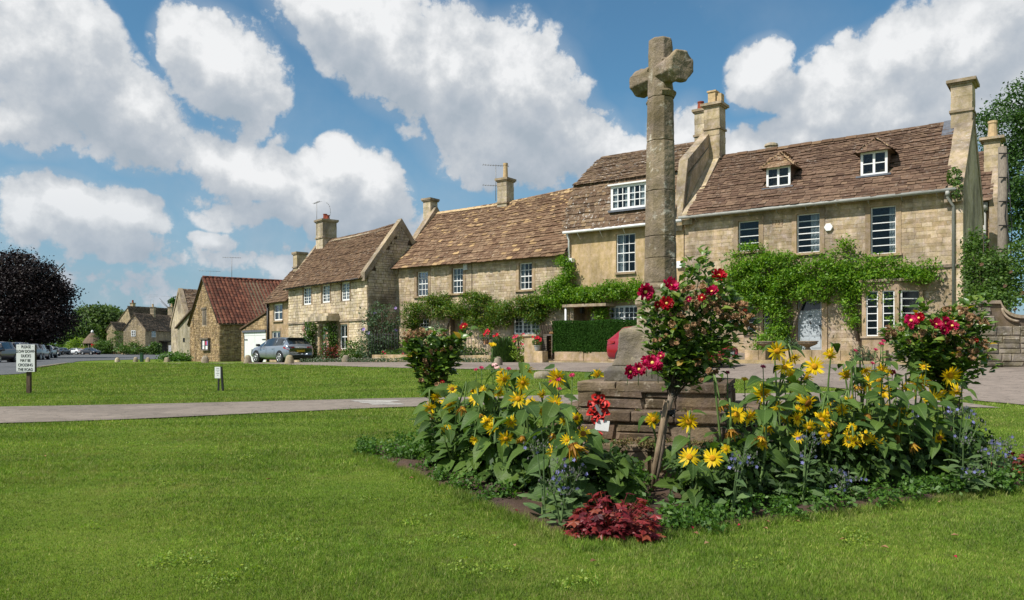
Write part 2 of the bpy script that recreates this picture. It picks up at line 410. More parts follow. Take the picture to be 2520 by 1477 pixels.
M['curtain'] = plain('curtain_cloth', (.62, .62, .60), .9, .1, var=.15, scale=12)
M['rubber'] = plain('tyre_rubber', (.016, .016, .017), .8, .3)
M['rim'] = plain('alloy', (.55, .55, .55), .3, .5, .7)
M['redlamp'] = plain('red_lens', (.35, .012, .015), .2, .6, 0, .6)
M['plate'] = plain('yellow_plate', (.72, .45, .02), .5, .4)
M['plateW'] = plain('white_plate', (.7, .7, .68), .5, .4)
M['text'] = plain('black_lettering', (.06, .06, .062), .6, .3)
M['signwhite'] = plain('sign_white', (.66, .67, .66), .45, .4, var=.05)
M['blackplastic'] = plain('black_plastic', (.02, .02, .022), .45, .4)
M['poppy'] = plain('poppy_red', (.50, .024, .018), .55, .3, var=.15, scale=30)
M['card'] = plain('white_card', (.74, .74, .72), .7, .2)
M['geranium'] = plain('geranium_red', (.58, .02, .035), .7, .2, var=.3, scale=30)
M['geraniumP'] = plain('geranium_pink', (.62, .06, .11), .7, .2, var=.3, scale=30)
M['post_green'] = plain('green_post', (.02, .07, .03), .6, .3)
M['soil'] = stone_mat('soil', [(.085, .056, .042), (.098, .065, .048)], (.045, .030, .024), .6, (.15, .11, .085), .3, 40, bump=1, patch=5)
M['log'] = plain('cut_log', (.24, .13, .06), .9, .1, var=.4, scale=20)
def bark(name, a, b):
    m, n = new_mat(name); p = pos(n)
    mp = n.new('ShaderNodeMapping'); n.put(mp.inputs[0], p); mp.inputs['Scale'].default_value = (1, 1, .22)
    no = n.noise(mp.outputs[0], 34, 6, .7); c = n.ramp(no, [(.3, a), (.72, b)])
    return finish(m, n, c, .9, no, .9, .01, .15)
M['bark'] = bark('rose_bark', (.10, .075, .055), (.36, .29, .22))
M['barkd'] = bark('dark_bark', (.03, .024, .018), (.11, .085, .06))
M['stake'] = bark('stake_wood', (.12, .08, .05), (.34, .26, .17))
M['post'] = bark('sign_post_wood', (.055, .038, .026), (.14, .10, .07))
M['pole'] = bark('pole_wood', (.12, .10, .08), (.28, .24, .19))
def car_paint(name, c, metal=.0): return plain(name, c, .28, .5, metal, .8, var=.03, scale=2)
M['silver'] = car_paint('silver_blue_paint', (.27, .31, .36), .45)
M['red'] = car_paint('red_paint', (.27, .006, .016))
M['carw'] = car_paint('white_car_paint', (.72, .72, .71))
M['carn'] = car_paint('navy_car_paint', (.008, .011, .02)); M['carg'] = car_paint('grey_car_paint', (.20, .205, .21), .3)
M['card_b'] = car_paint('dark_brown_car_paint', (.05, .035, .03), .2); M['cars'] = car_paint('beige_car_paint', (.30, .28, .25), .3)
def glass(name, tint=(.035, .045, .055)):
    m, n = new_mat(name)
    tr = n.new('ShaderNodeBsdfTransparent'); tr.inputs[0].default_value = (.78, .82, .84, 1)
    gl = n.new('ShaderNodeBsdfGlossy'); gl.inputs['Roughness'].default_value = .03; gl.inputs[0].default_value = (.95, .97, 1, 1)
    fr = n.new('ShaderNodeFresnel'); fr.inputs[0].default_value = 1.5
    bn = n.new('ShaderNodeBump'); n.put(bn.inputs['Height'], n.noise(pos(n), 2.2, 2)); bn.inputs['Strength'].default_value = .12; bn.inputs['Distance'].default_value = .05
    n.put(gl.inputs['Normal'], bn.outputs[0]); n.put(fr.inputs['Normal'], bn.outputs[0])
    mx = n.new('ShaderNodeMixShader'); n.put(mx.inputs[0], n.math('MULTIPLY', fr.outputs[0], .45, clamp=True)); n.put(mx.inputs[1], tr.outputs[0]); n.put(mx.inputs[2], gl.outputs[0])
    o = n.new('ShaderNodeOutputMaterial'); n.put(o.inputs[0], mx.outputs[0]); return m
M['glass'] = glass('window_glass')
M['carglass'] = plain('tinted_glass', (.016, .022, .026), .08, .6, 0, .5)
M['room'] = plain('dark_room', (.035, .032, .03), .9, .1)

def leaf_mat(name, cs, rough=.5, tr=.35, tcol=(1.3, 1.5, .5), spec=.35, patch=0, pcs=None, vein=False):
    m, n = new_mat(name); p = pos(n)
    c = n.ramp(rnd(n), stops(cs))
    f = n.rng(n.noise(p, 3.0, 4, .6), .3, .7, .78, 1.22); c = n.mix(1, c, n.comb(f, f, f), 'MULTIPLY')
    if pcs: c = n.mix(n.math('MULTIPLY', n.rng(n.noise(p, patch, 4, .6), .52, .66, 0, 1), n.rng(rnd(n, 9.1), .2, .8, 0, 1)), c, pcs)
    bump = None
    if vein:
        oc = n.new('ShaderNodeTexCoord').outputs['Object']; ox, oy, oz = n.sep(oc); ay = n.math('ABSOLUTE', oy)
        side = n.math('ABSOLUTE', n.math('SUBTRACT', n.math('FRACT', n.math('MULTIPLY', n.math('MULTIPLY_ADD', ay, -.75, ox), 7.0)), .5))
        vm = n.math('MAXIMUM', n.rng(ay, .008, .022, 1, 0), n.rng(side, .44, .49, 0, .6)); c = n.mix(n.math('MULTIPLY', vm, .38), c, (.20, .30, .09))
        bump = n.math('ADD', n.math('MULTIPLY', vm, -.7), n.noise(p, 60, 4, .6))
    return finish(m, n, c, rough, bump, .5, .004, spec, (tr, tcol))
M['sunleaf'] = leaf_mat('sunflower_leaf', [(.038, .082, .016), (.062, .116, .021), (.098, .160, .028), (.048, .098, .018)], .5, .26, spec=.22, vein=True)
M['stem'] = leaf_mat('green_stem', [(.10, .17, .04), (.15, .22, .06)], .6, .1)
M['petal'] = leaf_mat('yellow_petal', [(.85, .58, .006), (.88, .66, .012), (.82, .50, .005)], .55, .35, (1.1, 1.0, .5), .25)
M['petalw'] = leaf_mat('wilted_petal', [(.50, .24, .02), (.22, .11, .03), (.66, .40, .02)], .7, .25, (1.1, 1.0, .5), .2)
M['disc'] = plain('sunflower_disc', (.62, .30, .015), .9, .1, var=.5, scale=160, bump=.6)
M['discb'] = plain('sunflower_disc_brown', (.24, .10, .02), .9, .1, var=.5, scale=160, bump=.6)
M['roseleaf'] = leaf_mat('rose_leaf', [(.06, .125, .022), (.10, .18, .028), (.15, .235, .034), (.07, .14, .026), (.20, .26, .04)], .36, .25, spec=.55)
M['roseyellow'] = leaf_mat('rose_leaf_yellow', [(.45, .30, .02), (.35, .17, .02), (.30, .28, .03)], .5, .3)
M['rosepetal'] = leaf_mat('rose_petal', [(.46, .004, .065), (.34, .003, .040), (.58, .012, .12)], .5, .3, (1.2, .6, .8), .25)
M['rosered'] = leaf_mat('rose_petal_red', [(.44, .005, .016), (.30, .003, .012)], .5, .3, (1.2, .6, .6), .25)
M['dead'] = leaf_mat('dead_bloom', [(.28, .16, .075), (.20, .10, .05), (.36, .23, .12)], .9, .1)
M['pollen'] = plain('pollen', (.75, .55, .15), .9, .1)
M['heuchera'] = leaf_mat('heuchera_leaf', [(.11, .008, .016), (.18, .014, .020), (.25, .030, .026), (.06, .005, .010), (.36, .085, .035)], .45, .25, (1.3, .8, .6), .4)
M['borage'] = leaf_mat('borage_leaf', [(.085, .14, .050), (.115, .18, .066), (.062, .11, .04)], .7, .2, spec=.2, vein=True)
M['borageflower'] = plain('borage_blue', (.22, .22, .46), .7, .2, var=.2)
M['buds'] = leaf_mat('borage_buds', [(.16, .16, .13), (.19, .17, .18), (.12, .14, .10)], .8, .2)
M['weed'] = leaf_mat('weed_leaf', [(.05, .125, .02), (.08, .175, .026), (.11, .21, .03), (.04, .10, .02)], .5, .35)
M['clover'] = leaf_mat('clover_leaf', [(.13, .24, .03), (.20, .29, .035), (.28, .33, .04)], .5, .35)
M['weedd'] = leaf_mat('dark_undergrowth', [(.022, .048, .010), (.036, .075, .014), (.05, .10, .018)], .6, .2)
M['comfrey'] = leaf_mat('pale_leaf', [(.085, .17, .055), (.11, .20, .065)], .6, .3, vein=True)
M['straw'] = plain('strawflower_pink', (.42, .03, .09), .7, .2, var=.3, scale=40)
M['strawp'] = plain('strawflower_pale', (.72, .45, .42), .7, .2, var=.3, scale=40)
M['wisteria'] = leaf_mat('wisteria_leaf', [(.055, .15, .010), (.10, .22, .013), (.15, .29, .017), (.21, .33, .022), (.07, .17, .011)], .5, .38)
M['wisteria2'] = leaf_mat('wisteria_leaf_dark', [(.05, .115, .014), (.08, .16, .018), (.12, .20, .02), (.22, .21, .03)], .5, .35)
M['hedge'] = leaf_mat('yew_hedge', [(.018, .058, .008), (.028, .082, .010), (.045, .110, .014)], .75, .2, spec=.12)
M['rosemary'] = leaf_mat('rosemary', [(.045, .095, .02), (.07, .135, .03), (.03, .07, .015)], .6, .15)
M['buddleia'] = leaf_mat('buddleia', [(.06, .10, .05), (.09, .14, .07), (.04, .08, .035)], .7, .25)
M['bush'] = leaf_mat('bush_green', [(.045, .10, .018), (.075, .145, .022), (.11, .185, .028)], .5, .3)
M['bushy'] = leaf_mat('bush_yellow_green', [(.16, .26, .02), (.22, .32, .03)], .5, .3)
M['beech'] = leaf_mat('copper_beech', [(.008, .005, .005), (.014, .008, .008), (.022, .012, .011), (.006, .004, .004)], .55, .14, (1.2, .8, .8), .28)
M['tree'] = leaf_mat('tree_leaf', [(.03, .075, .018), (.05, .11, .022), (.07, .14, .028)], .5, .3)
M['treef'] = leaf_mat('far_tree_leaf', [(.055, .105, .024), (.085, .145, .03), (.115, .18, .036), (.045, .085, .024)], .6, .25)
M['petrose'] = plain('pale_rose', (.70, .42, .32), .7, .2)
M['lilac'] = plain('lilac_flower', (.35, .25, .50), .7, .2)
M['daisy'] = plain('tiny_daisy', (.62, .58, .50), .7, .2)

# lawn, road
def lawn_mat():
    m, n = new_mat('lawn'); p = pos(n)
    a = n.noise(p, .55, 5, .6); b = n.noise(p, 3.5, 5, .65); c3 = n.noise(p, 60, 4, .7)
    c = n.ramp(a, [(.30, (.085, .142, .016)), (.5, (.118, .180, .020)), (.7, (.16, .205, .032))])
    dry = n.math('MULTIPLY', n.rng(b, .55, .75, 0, .5), n.rng(n.noise(p, .28, 3), .5, .7, 0, 1))
    c = n.mix(dry, c, (.21, .19, .065))
    f = n.rng(c3, .25, .75, .62, 1.30); c = n.mix(1, c, n.comb(f, f, f), 'MULTIPLY')
    return finish(m, n, c, .95, c3, .8, .02, .08)
M['lawn'] = lawn_mat()
def blade_mat():
    m, n = new_mat('grass_blades'); p = pos(n)
    c = n.ramp(rnd(n), stops([(.090, .168, .020), (.138, .235, .027), (.200, .302, .038), (.105, .190, .022), (.38, .37, .13)]))
    a = n.rng(n.noise(p, .7, 4, .6), .3, .7, .80, 1.22)
    c = n.mix(1, c, n.comb(n.math('POWER', a, 1.5), a, a), 'MULTIPLY')
    sm = n.noise(p, 9, 5, .65); b = n.rng(sm, .32, .68, .62, 1.38); c = n.mix(1, c, n.comb(b, b, n.math('MULTIPLY_ADD', b, .6, .4)), 'MULTIPLY')
    st = n.math('MULTIPLY', n.rng(n.noise(p, 17, 4, .6), .58, .68, 0, .55), n.rng(n.noise(p, 1.3, 3, .6), .42, .62, .15, 1)); c = n.mix(st, c, (.46, .42, .16))
    bm_ = n.new('ShaderNodeMapping'); n.put(bm_.inputs[0], p); bm_.inputs['Scale'].default_value = (.10, 1.0, .1); bm_.inputs['Rotation'].default_value = (0, 0, .18)
    b = n.rng(n.noise(bm_.outputs[0], 1.25, 2, .4), .38, .62, .88, 1.12, True); c = n.mix(1, c, n.comb(b, b, b), 'MULTIPLY')
    dry = n.math('MULTIPLY', n.rng(n.noise(p, 3.2, 5, .65), .46, .70, 0, .62), n.rng(n.noise(p, .38, 3), .44, .62, .05, 1))
    c = n.mix(dry, c, (.36, .29, .12))
    return finish(m, n, c, .6, None, trans=(.36, (1.2, 1.25, .6)), spec=.22)
M['blade'] = blade_mat()
def road_mat(name, cs, worn=.5):
    m, n = new_mat(name); p = pos(n)
    a = n.noise(p, .5, 5, .6); c = n.ramp(a, stops(cs))
    gr = n.noise(p, 90, 3, .7); f = n.rng(gr, .25, .75, .7, 1.3); c = n.mix(1, c, n.comb(f, f, f), 'MULTIPLY')
    cr = n.rng(n.math('ABSOLUTE', n.math('SUBTRACT', n.noise(p, .9, 7, .6), .5)), 0, .012, .62, 1); c = n.mix(1, c, n.comb(cr, cr, cr), 'MULTIPLY')
    pt = n.rng(n.noise(p, .22, 2), .56, .57, 1, .84); c = n.mix(1, c, n.comb(pt, pt, pt), 'MULTIPLY')
    f = n.rng(n.noise(p, 4, 5, .7), .3, .7, .80, 1.16); c = n.mix(1, c, n.comb(f, f, f), 'MULTIPLY')
    return finish(m, n, c, .9, gr, .4, .006, .25)
M['road'] = road_mat('road_asphalt', [(.19, .155, .130), (.25, .205, .172), (.215, .176, .148)])
M['path'] = road_mat('path_asphalt', [(.18, .148, .122), (.24, .20, .165), (.21, .172, .142)])
M['roadL'] = road_mat('road_grey', [(.095, .10, .105), (.12, .125, .13)])
M['paintw'] = road_mat('worn_paint', [(.30, .28, .25), (.44, .42, .38)])

# ------------------------------------------------------------------ ground, roads
def poly_mask(x, y, poly):
    x = np.asarray(x); inside = np.zeros(x.shape, bool); n = len(poly)
    for i in range(n):
        x1, y1 = poly[i]; x2, y2 = poly[(i + 1) % n]
        if y1 == y2: continue
        c = ((y1 > y) != (y2 > y)) & (x < (x2 - x1) * (y - y1) / (y2 - y1) + x1); inside ^= c
    return inside
def grid_sheet(name, xs, ys, dz, mat, kind='structure'):
    X, Y = np.meshgrid(xs, ys); Z = g_np(X, Y) + dz
    V = np.stack([X, Y, Z], -1).reshape(-1, 3); nx = len(xs); ny = len(ys)
    i = np.arange(nx - 1)[None, :] + nx * np.arange(ny - 1)[:, None]; i = i.ravel()
    F = np.stack([i, i + 1, i + 1 + nx, i + nx], -1)
    me = bpy.data.meshes.new(name); me.from_pydata(V.tolist(), [], F.tolist()); me.materials.append(mat)
    me.polygons.foreach_set('use_smooth', [True] * len(F))
    o = link(name, me); tag(o, kind=kind); return o
def geo(a, b, n, s): return [a + (b - a) * (i / n) ** s for i in range(1, n + 1)]
xs = sorted(set([-v for v in geo(60, 4000, 14, 2.5)] + list(np.arange(-60, 45.1, 1.0)) + geo(45, 4000, 14, 2.5)))
ys = sorted(set([-v for v in geo(5, 400, 8, 2)] + list(np.arange(-5, 120.1, 1.0)) + geo(120, 5000, 16, 2.5)))
grid_sheet('ground', np.array(xs), np.array(ys), 0, M['lawn'])
def poly_sheet(name, poly, dz, mat, step=.8, label=None):
    """sheet over the ground cut to a polygon: strips between matching edge points"""
    import bmesh
    bm = bmesh.new(); vs = [bm.verts.new((x, y, 0)) for x, y in poly]; f = bm.faces.new(vs)
    x0 = min(p[0] for p in poly); x1 = max(p[0] for p in poly); y0 = min(p[1] for p in poly); y1 = max(p[1] for p in poly)
    for ax, a, b in ((0, x0, x1), (1, y0, y1)):
        c = math.ceil(a / step) * step
        while c < b:
            pc = (c, 0, 0) if ax == 0 else (0, c, 0); pn = (1, 0, 0) if ax == 0 else (0, 1, 0)
            bmesh.ops.bisect_plane(bm, geom=bm.verts[:] + bm.edges[:] + bm.faces[:], plane_co=pc, plane_no=pn)
            c += step
    for v in bm.verts: v.co.z = G(v.co.x, v.co.y) + dz
    bmesh.ops.recalc_face_normals(bm, faces=bm.faces[:])
    for f in bm.faces:
        if f.normal.z < 0: f.normal_flip()
        f.smooth = True
    me = bpy.data.meshes.new(name); bm.to_mesh(me); bm.free(); me.materials.append(mat)
    o = link(name, me); tag(o, kind='structure'); return o
FR = Frame((15.4, 27.2), (.809, -.5875))        # the long row of houses
def fuv(u, v): p = FR.pt(u, v, 0); return (p.x, p.y)
def smooth_line(pts, k=6):
    out = []
    n = len(pts)
    for i in range(n - 1):
        p0 = pts[max(i - 1, 0)]; p1 = pts[i]; p2 = pts[i + 1]; p3 = pts[min(i + 2, n - 1)]
        for j in range(k):
            t = j / k
            out.append(tuple(.5 * ((2 * p1[d]) + (-p0[d] + p2[d]) * t + (2 * p0[d] - 5 * p1[d] + 4 * p2[d] - p3[d]) * t * t + (-p0[d] + 3 * p1[d] - 3 * p2[d] + p3[d]) * t ** 3) for d in (0, 1)))
    out.append(pts[-1]); return out
near = smooth_line([fuv(-42, -5.2), fuv(-34, -5.6), fuv(-26, -7.5), fuv(-18, -8.8), fuv(-11, -9.2), fuv(-5, -10.3), fuv(-1, -12.2), fuv(2.6, -14.1), fuv(9, -18), fuv(20, -24)])
ROAD = near + [fuv(20, -6), fuv(0, -4.6), fuv(-10, -4.5), fuv(-27, -4.2), fuv(-42, -3.2)]
poly_sheet('road', ROAD, .02, M['road'], 1.0)
pf = smooth_line([(-16, 14.0), (-9.8, 15.2), (-5.5, 16.6), (-1.9, 18.0), (2.5, 18.3), (6.2, 17.4), fuv(-.5, -12.0)])
pn = smooth_line([(-16, 10.2), (-7.7, 11.9), (-4.4, 13.7), (-1.6, 15.4), (2.0, 16.1), (5.5, 15.2), (8.6, 14.0)])
PATH = pn + pf[::-1]
poly_sheet('path', PATH, .02, M['path'], 1.0)
le = smooth_line([(-30, 28.5), (-21, 32.7), (-24.2, 40), (-26.3, 45.5), (-31, 56), (-39.3, 73), (-39.4, 82), (-37.5, 88)])
ROADL = le + [(-33, 75), (-26.6, 64.5), (-24, 68), (-28, 90), (-36, 120), (-44, 175), (-120, 175), (-105, 120), (-62, 62), (-52, 40), (-50, 28)]
poly_sheet('left_road', ROADL, .025, M['roadL'], 2.0)
# worn marking on the path and dashes on the far road
for k, (a, b, c, d) in enumerate([(862, 988, 975, 991), (880, 991.5, 960, 994.5), (905, 995.5, 985, 999)]):
    def gp(px, py): Y = CAM_H * FPX / (py - HOR); return ((px - 1260) / FPX * Y, Y)
    q = [gp(a, b), gp(c, b - 1), gp(c + 12, d - .6), gp(a + 12, d)]
    poly_sheet('path_marking', q, .024, M['paintw'], 1.0)
poly_sheet('road_marking', [(-49.5, 98), (-46.5, 98), (-46.5, 98.6), (-49.5, 98.6)], .03, M['paintw'], 1.0)
kb = MB()
for a, b in zip(le[14:22], le[15:23]):
    za = G(*a); zb = G(*b)
    kb.prism([(a[0], a[1], za - .05), (b[0], b[1], zb - .05), (b[0] + .14, b[1] + .05, zb - .05), (a[0] + .14, a[1] + .05, za - .05)], (0, 0, .13))
tag(kb.build('kerb', M['staddle']), kind='structure')

# flower bed
BN, BL, BR_, BB = Vector((.42, 4.55)), Vector((-1.72, 8.75)), Vector((5.15, 6.95)), Vector((3.0, 11.15))
def bed_poly(k=1.0):
    pts = []
    rr = random.Random(3)
    cs = [BN, BR_, BB, BL]; c = (BN + BB) / 2
    for i in range(4):
        for j in range(12):
            p = cs[i].lerp(cs[(i + 1) % 4], j / 12)
            if j == 0: p = p.lerp(c, .05)
            pts.append(tuple(c + (p - c) * (k + rr.uniform(-.012, .012))))
    return pts
BED = bed_poly()
import bmesh
bm = bmesh.new(); vs = [bm.verts.new((x, y, 0)) for x, y in BED]; bm.faces.new(vs)
for ax in (0, 1):
    for i in range(-40, 240):
        c = i * .12 - 3 + ax * 5
        if (ax == 0 and not -2 < c < 5.3) or (ax == 1 and not 4.4 < c < 11.3): continue
        bmesh.ops.bisect_plane(bm, geom=bm.verts[:] + bm.edges[:] + bm.faces[:], plane_co=((c, 0, 0) if ax == 0 else (0, c, 0)), plane_no=((1, 0, 0) if ax == 0 else (0, 1, 0)))
bed_edge = {v.index for v in bm.verts if v.is_boundary}
bm.verts.index_update()
for v in bm.verts:
    if v.is_boundary: v.co.z = -.015
    else: v.co.z = .035 + R.uniform(-.014, .016) + .03 * math.sin(v.co.x * 5) * math.cos(v.co.y * 4)
for f in bm.faces: 
    if f.normal.z < 0: f.normal_flip()
    f.smooth = True
me = bpy.data.meshes.new('soil_bed'); bm.to_mesh(me); bm.free(); me.materials.append(M['soil'])
tag(link('soil_bed', me), kind='structure')

# grass blades: one mass, blades thin out and grow with distance
def grass(name, n, y0, y1, seed, hmul=1.0):
    r = np.random.default_rng(seed)
    Y = y0 * (y1 / y0) ** r.random(n); X = (r.random(n) * 2 - 1) * (Y * .665 + .4)
    ok = ~poly_mask(X, Y, bed_poly(.985)) & ~poly_mask(X, Y, PATH) & ~poly_mask(X, Y, ROAD) & ~poly_mask(X, Y, ROADL)
    vv = (X - 15.4) * .5875 + (Y - 27.2) * .809; ok &= vv < -5.0
    X = X[ok]; Y = Y[ok]; k = len(X); Z = g_np(X, Y)
    th = r.random(k) * 2 * np.pi
    wd = .0006 + .00042 * Y * r.uniform(.7, 1.3, k)
    patch = .75 + .35 * np.sin(X * 1.7 + np.sin(Y * 1.3)) * np.cos(Y * 1.1 + X)
    tuft = r.random(k) < .02
    h = (.013 + .0016 * Y) * r.uniform(.5, 1.35, k) * patch * hmul * np.where(tuft, 1.7, 1)
    lean = h * r.uniform(.2, 1.0, k); la = r.random(k) * 2 * np.pi
    ct, st = np.cos(th) * wd, np.sin(th) * wd
    A = np.stack([X - ct, Y - st, Z - .003], -1); B = np.stack([X + ct, Y + st, Z - .003], -1)
    C = np.stack([X + np.cos(la) * lean, Y + np.sin(la) * lean, Z + h], -1)
    me = np_mesh(name, np.stack([A, B, C], 1), 3, M['blade'])
    return tag(link(name, me), kind='stuff')
grass('grass', 1250000, 3.0, 60, 5)
# longer grass along the bed edge
r = np.random.default_rng(8); pts = []
E = [Vector(p) for p in BED[:0]]
edge_lines = [(BN, BL), (BN, BR_), (BL, BB), (BR_, BB)]
def edge_grass():
    k = 26000
    li = r.choice(4, k, p=[.4, .4, .1, .1]); t = r.random(k)
    a = np.array([tuple(edge_lines[i][0]) for i in li]); b = np.array([tuple(edge_lines[i][1]) for i in li])
    p = a + (b - a) * t[:, None]; c = np.array(tuple((BN + BB) / 2))
    p = p + (p - c) * (r.normal(.0, .018, k))[:, None]
    X, Y = p.T; Z = np.zeros(k); h = r.uniform(.02, .06, k); th = r.random(k) * 6.28; wd = r.uniform(.0018, .0035, k)
    la = r.random(k) * 6.28; lean = h * r.uniform(.2, 1, k)
    A = np.stack([X - np.cos(th) * wd, Y - np.sin(th) * wd, Z], -1); B = np.stack([X + np.cos(th) * wd, Y + np.sin(th) * wd, Z], -1)
    C = np.stack([X + np.cos(la) * lean, Y + np.sin(la) * lean, h], -1)
    tag(link('border_grass', np_mesh('border_grass', np.stack([A, B, C], 1), 3, M['blade'])), kind='stuff')
edge_grass()

# ------------------------------------------------------------------ foliage in bulk
def cloud_leaves(blobs, n, size, rs, flat=.5, shell=.55, clump=0, aspect=.62, up=.35, nc=None):
    """diamond leaves spread through ellipsoids (cx,cy,cz,rx,ry,rz); returns (k,4,3)"""
    bl = np.array(blobs, float); vol = (bl[:, 3] * bl[:, 4] + bl[:, 4] * bl[:, 5] + bl[:, 3] * bl[:, 5]); pr = vol / vol.sum()
    if clump:
        m = max(8, int(n / clump)); bi = rs.choice(len(bl), m, p=pr)
        d = rs.normal(size=(m, 3)); d /= np.linalg.norm(d, axis=1)[:, None]
        rr = shell + (1 - shell) * rs.random(m) ** .5
        cc = bl[bi, :3] + d * bl[bi, 3:] * rr[:, None]
        ci = rs.integers(0, m, n); r0 = (nc or size * 3)
        off = rs.normal(size=(n, 3)) * r0 * np.array([1, 1, .62])
        p = cc[ci] + off; dd = d[ci]
    else:
        bi = rs.choice(len(bl), n, p=pr); d = rs.normal(size=(n, 3)); d /= np.linalg.norm(d, axis=1)[:, None]
        rr = shell + (1 - shell) * rs.random(n) ** .5
        p = bl[bi, :3] + d * bl[bi, 3:] * rr[:, None]; dd = d
    nn = dd * .6 + rs.normal(size=(n, 3)) * .75 + np.array([0, 0, up]); nn /= np.linalg.norm(nn, axis=1)[:, None]
    t = rs.normal(size=(n, 3)); t -= nn * (t * nn).sum(1)[:, None]; t /= np.linalg.norm(t, axis=1)[:, None]
    b = np.cross(nn, t); s = size * rs.uniform(.55, 1.35, n)[:, None]
    return np.stack([p - t * s, p - b * s * aspect + nn * s * .12, p + t * s, p + b * s * aspect + nn * s * .12], 1)
def leaves_obj(name, Q, mat, parent=None, kind=None):
    V = Q.reshape(-1, 3).copy()
    if parent is not None: b = base_of(parent); V -= np.array([b.x, b.y, b.z])
    return link(name, np_mesh(name, V, 4, mat), parent, kind=kind)
def above(Q, zf=0.02):
    c = Q.mean(1); return Q[c[:, 2] > g_np(c[:, 0], c[:, 1]) + zf]

def limbs(mb, base, top, r0, spread, n, levels, rr, length):
    """trunk and branching limbs"""
    def grow(p, d, L, r, lev):
        pts = [p]; q = p.copy(); dd = d.copy()
        for i in range(4):
            dd = (dd + Vector((rr.uniform(-1, 1), rr.uniform(-1, 1), rr.uniform(-.3, .6))) * .16).normalized(); q = q + dd * L / 4; pts.append(q.copy())
        mb.tube(pts, [r * (1 - .14 * i) for i in range(5)], 7 if lev == 0 else 5, smooth=True)
        if lev >= levels: return
        for k in range(n):
            a = rr.uniform(0, 6.28); s = Vector((math.cos(a), math.sin(a), rr.uniform(.1, .9))).normalized()
            j = rr.choice([2, 3, 4]); grow(pts[j], (dd * .5 + s * spread).normalized(), L * rr.uniform(.55, .75), r * .5, lev + 1)
    grow(Vector(base), (Vector(top) - Vector(base)).normalized(), length, r0, 0)

# ------------------------------------------------------------------ masonry builders
TILEV = []
def unit_tiles(mat, k=7, seed=1):
    """alike tile meshes: x across, y up the slope, z out of the roof"""
    rr = random.Random(seed); out = []
    for i in range(k):
        j = lambda a: rr.uniform(-a, a)
        lo = [(-.49 + j(.03), 0 + j(.08), 1.0 + j(.25)), (.49 + j(.03), 0 + j(.08), 1.0 + j(.25)), (.48 + j(.02), 1.25, .12), (-.48 + j(.02), 1.25, .12)]
        m = (0 + j(.1), -.03 + j(.07), 1.0 + j(.25))
        v = lo + [(-.48, lo[0][1] + .02, .1), (.48, lo[1][1] + .02, .1), m, (m[0], .02, .1)]
        f = [(0, 6, 2, 3), (6, 1, 2), (4, 7, 6, 0), (7, 5, 1, 6), (5, 2, 1), (4, 0, 3)]
        out.append((np.array(v), f))
    return out
TV = unit_tiles(None)
def tri_faces(f): return f
def place_units(items, variants, meshes, parent, name, bulkname, mat, limit=300):
    """items: (variant, 4x4 matrix, rank); best ranked become objects, the rest one mass"""
    items.sort(key=lambda t: t[2])
    b = base_of(parent)
    T = Matrix.Translation(-b)
    for vi, Mx, _ in items[:limit]:
        o = bpy.data.objects.new(name, meshes[vi]); COL.objects.link(o); o.parent = parent
        o.matrix_basis = T @ Mx
    rest = items[limit:]
    if rest:
        V = []; F = []
        for vi, Mx, _ in rest:
            vs, fs = variants[vi]; A = np.array(Mx); n0 = len(V)
            V += (vs @ A[:3, :3].T + A[:3, 3] - np.array(b)).tolist(); F += [tuple(i + n0 for i in f) for f in fs]
        me = bpy.data.meshes.new(bulkname); me.from_pydata(V, [], F); me.materials.append(mat)
        link(bulkname, me, parent, kind='stuff')
def unit_meshes(variants, mat, name):
    out = []
    for vs, fs in variants:
        me = bpy.data.meshes.new(name); me.from_pydata(vs.tolist(), [], fs); me.materials.append(mat); out.append(me)
    return out
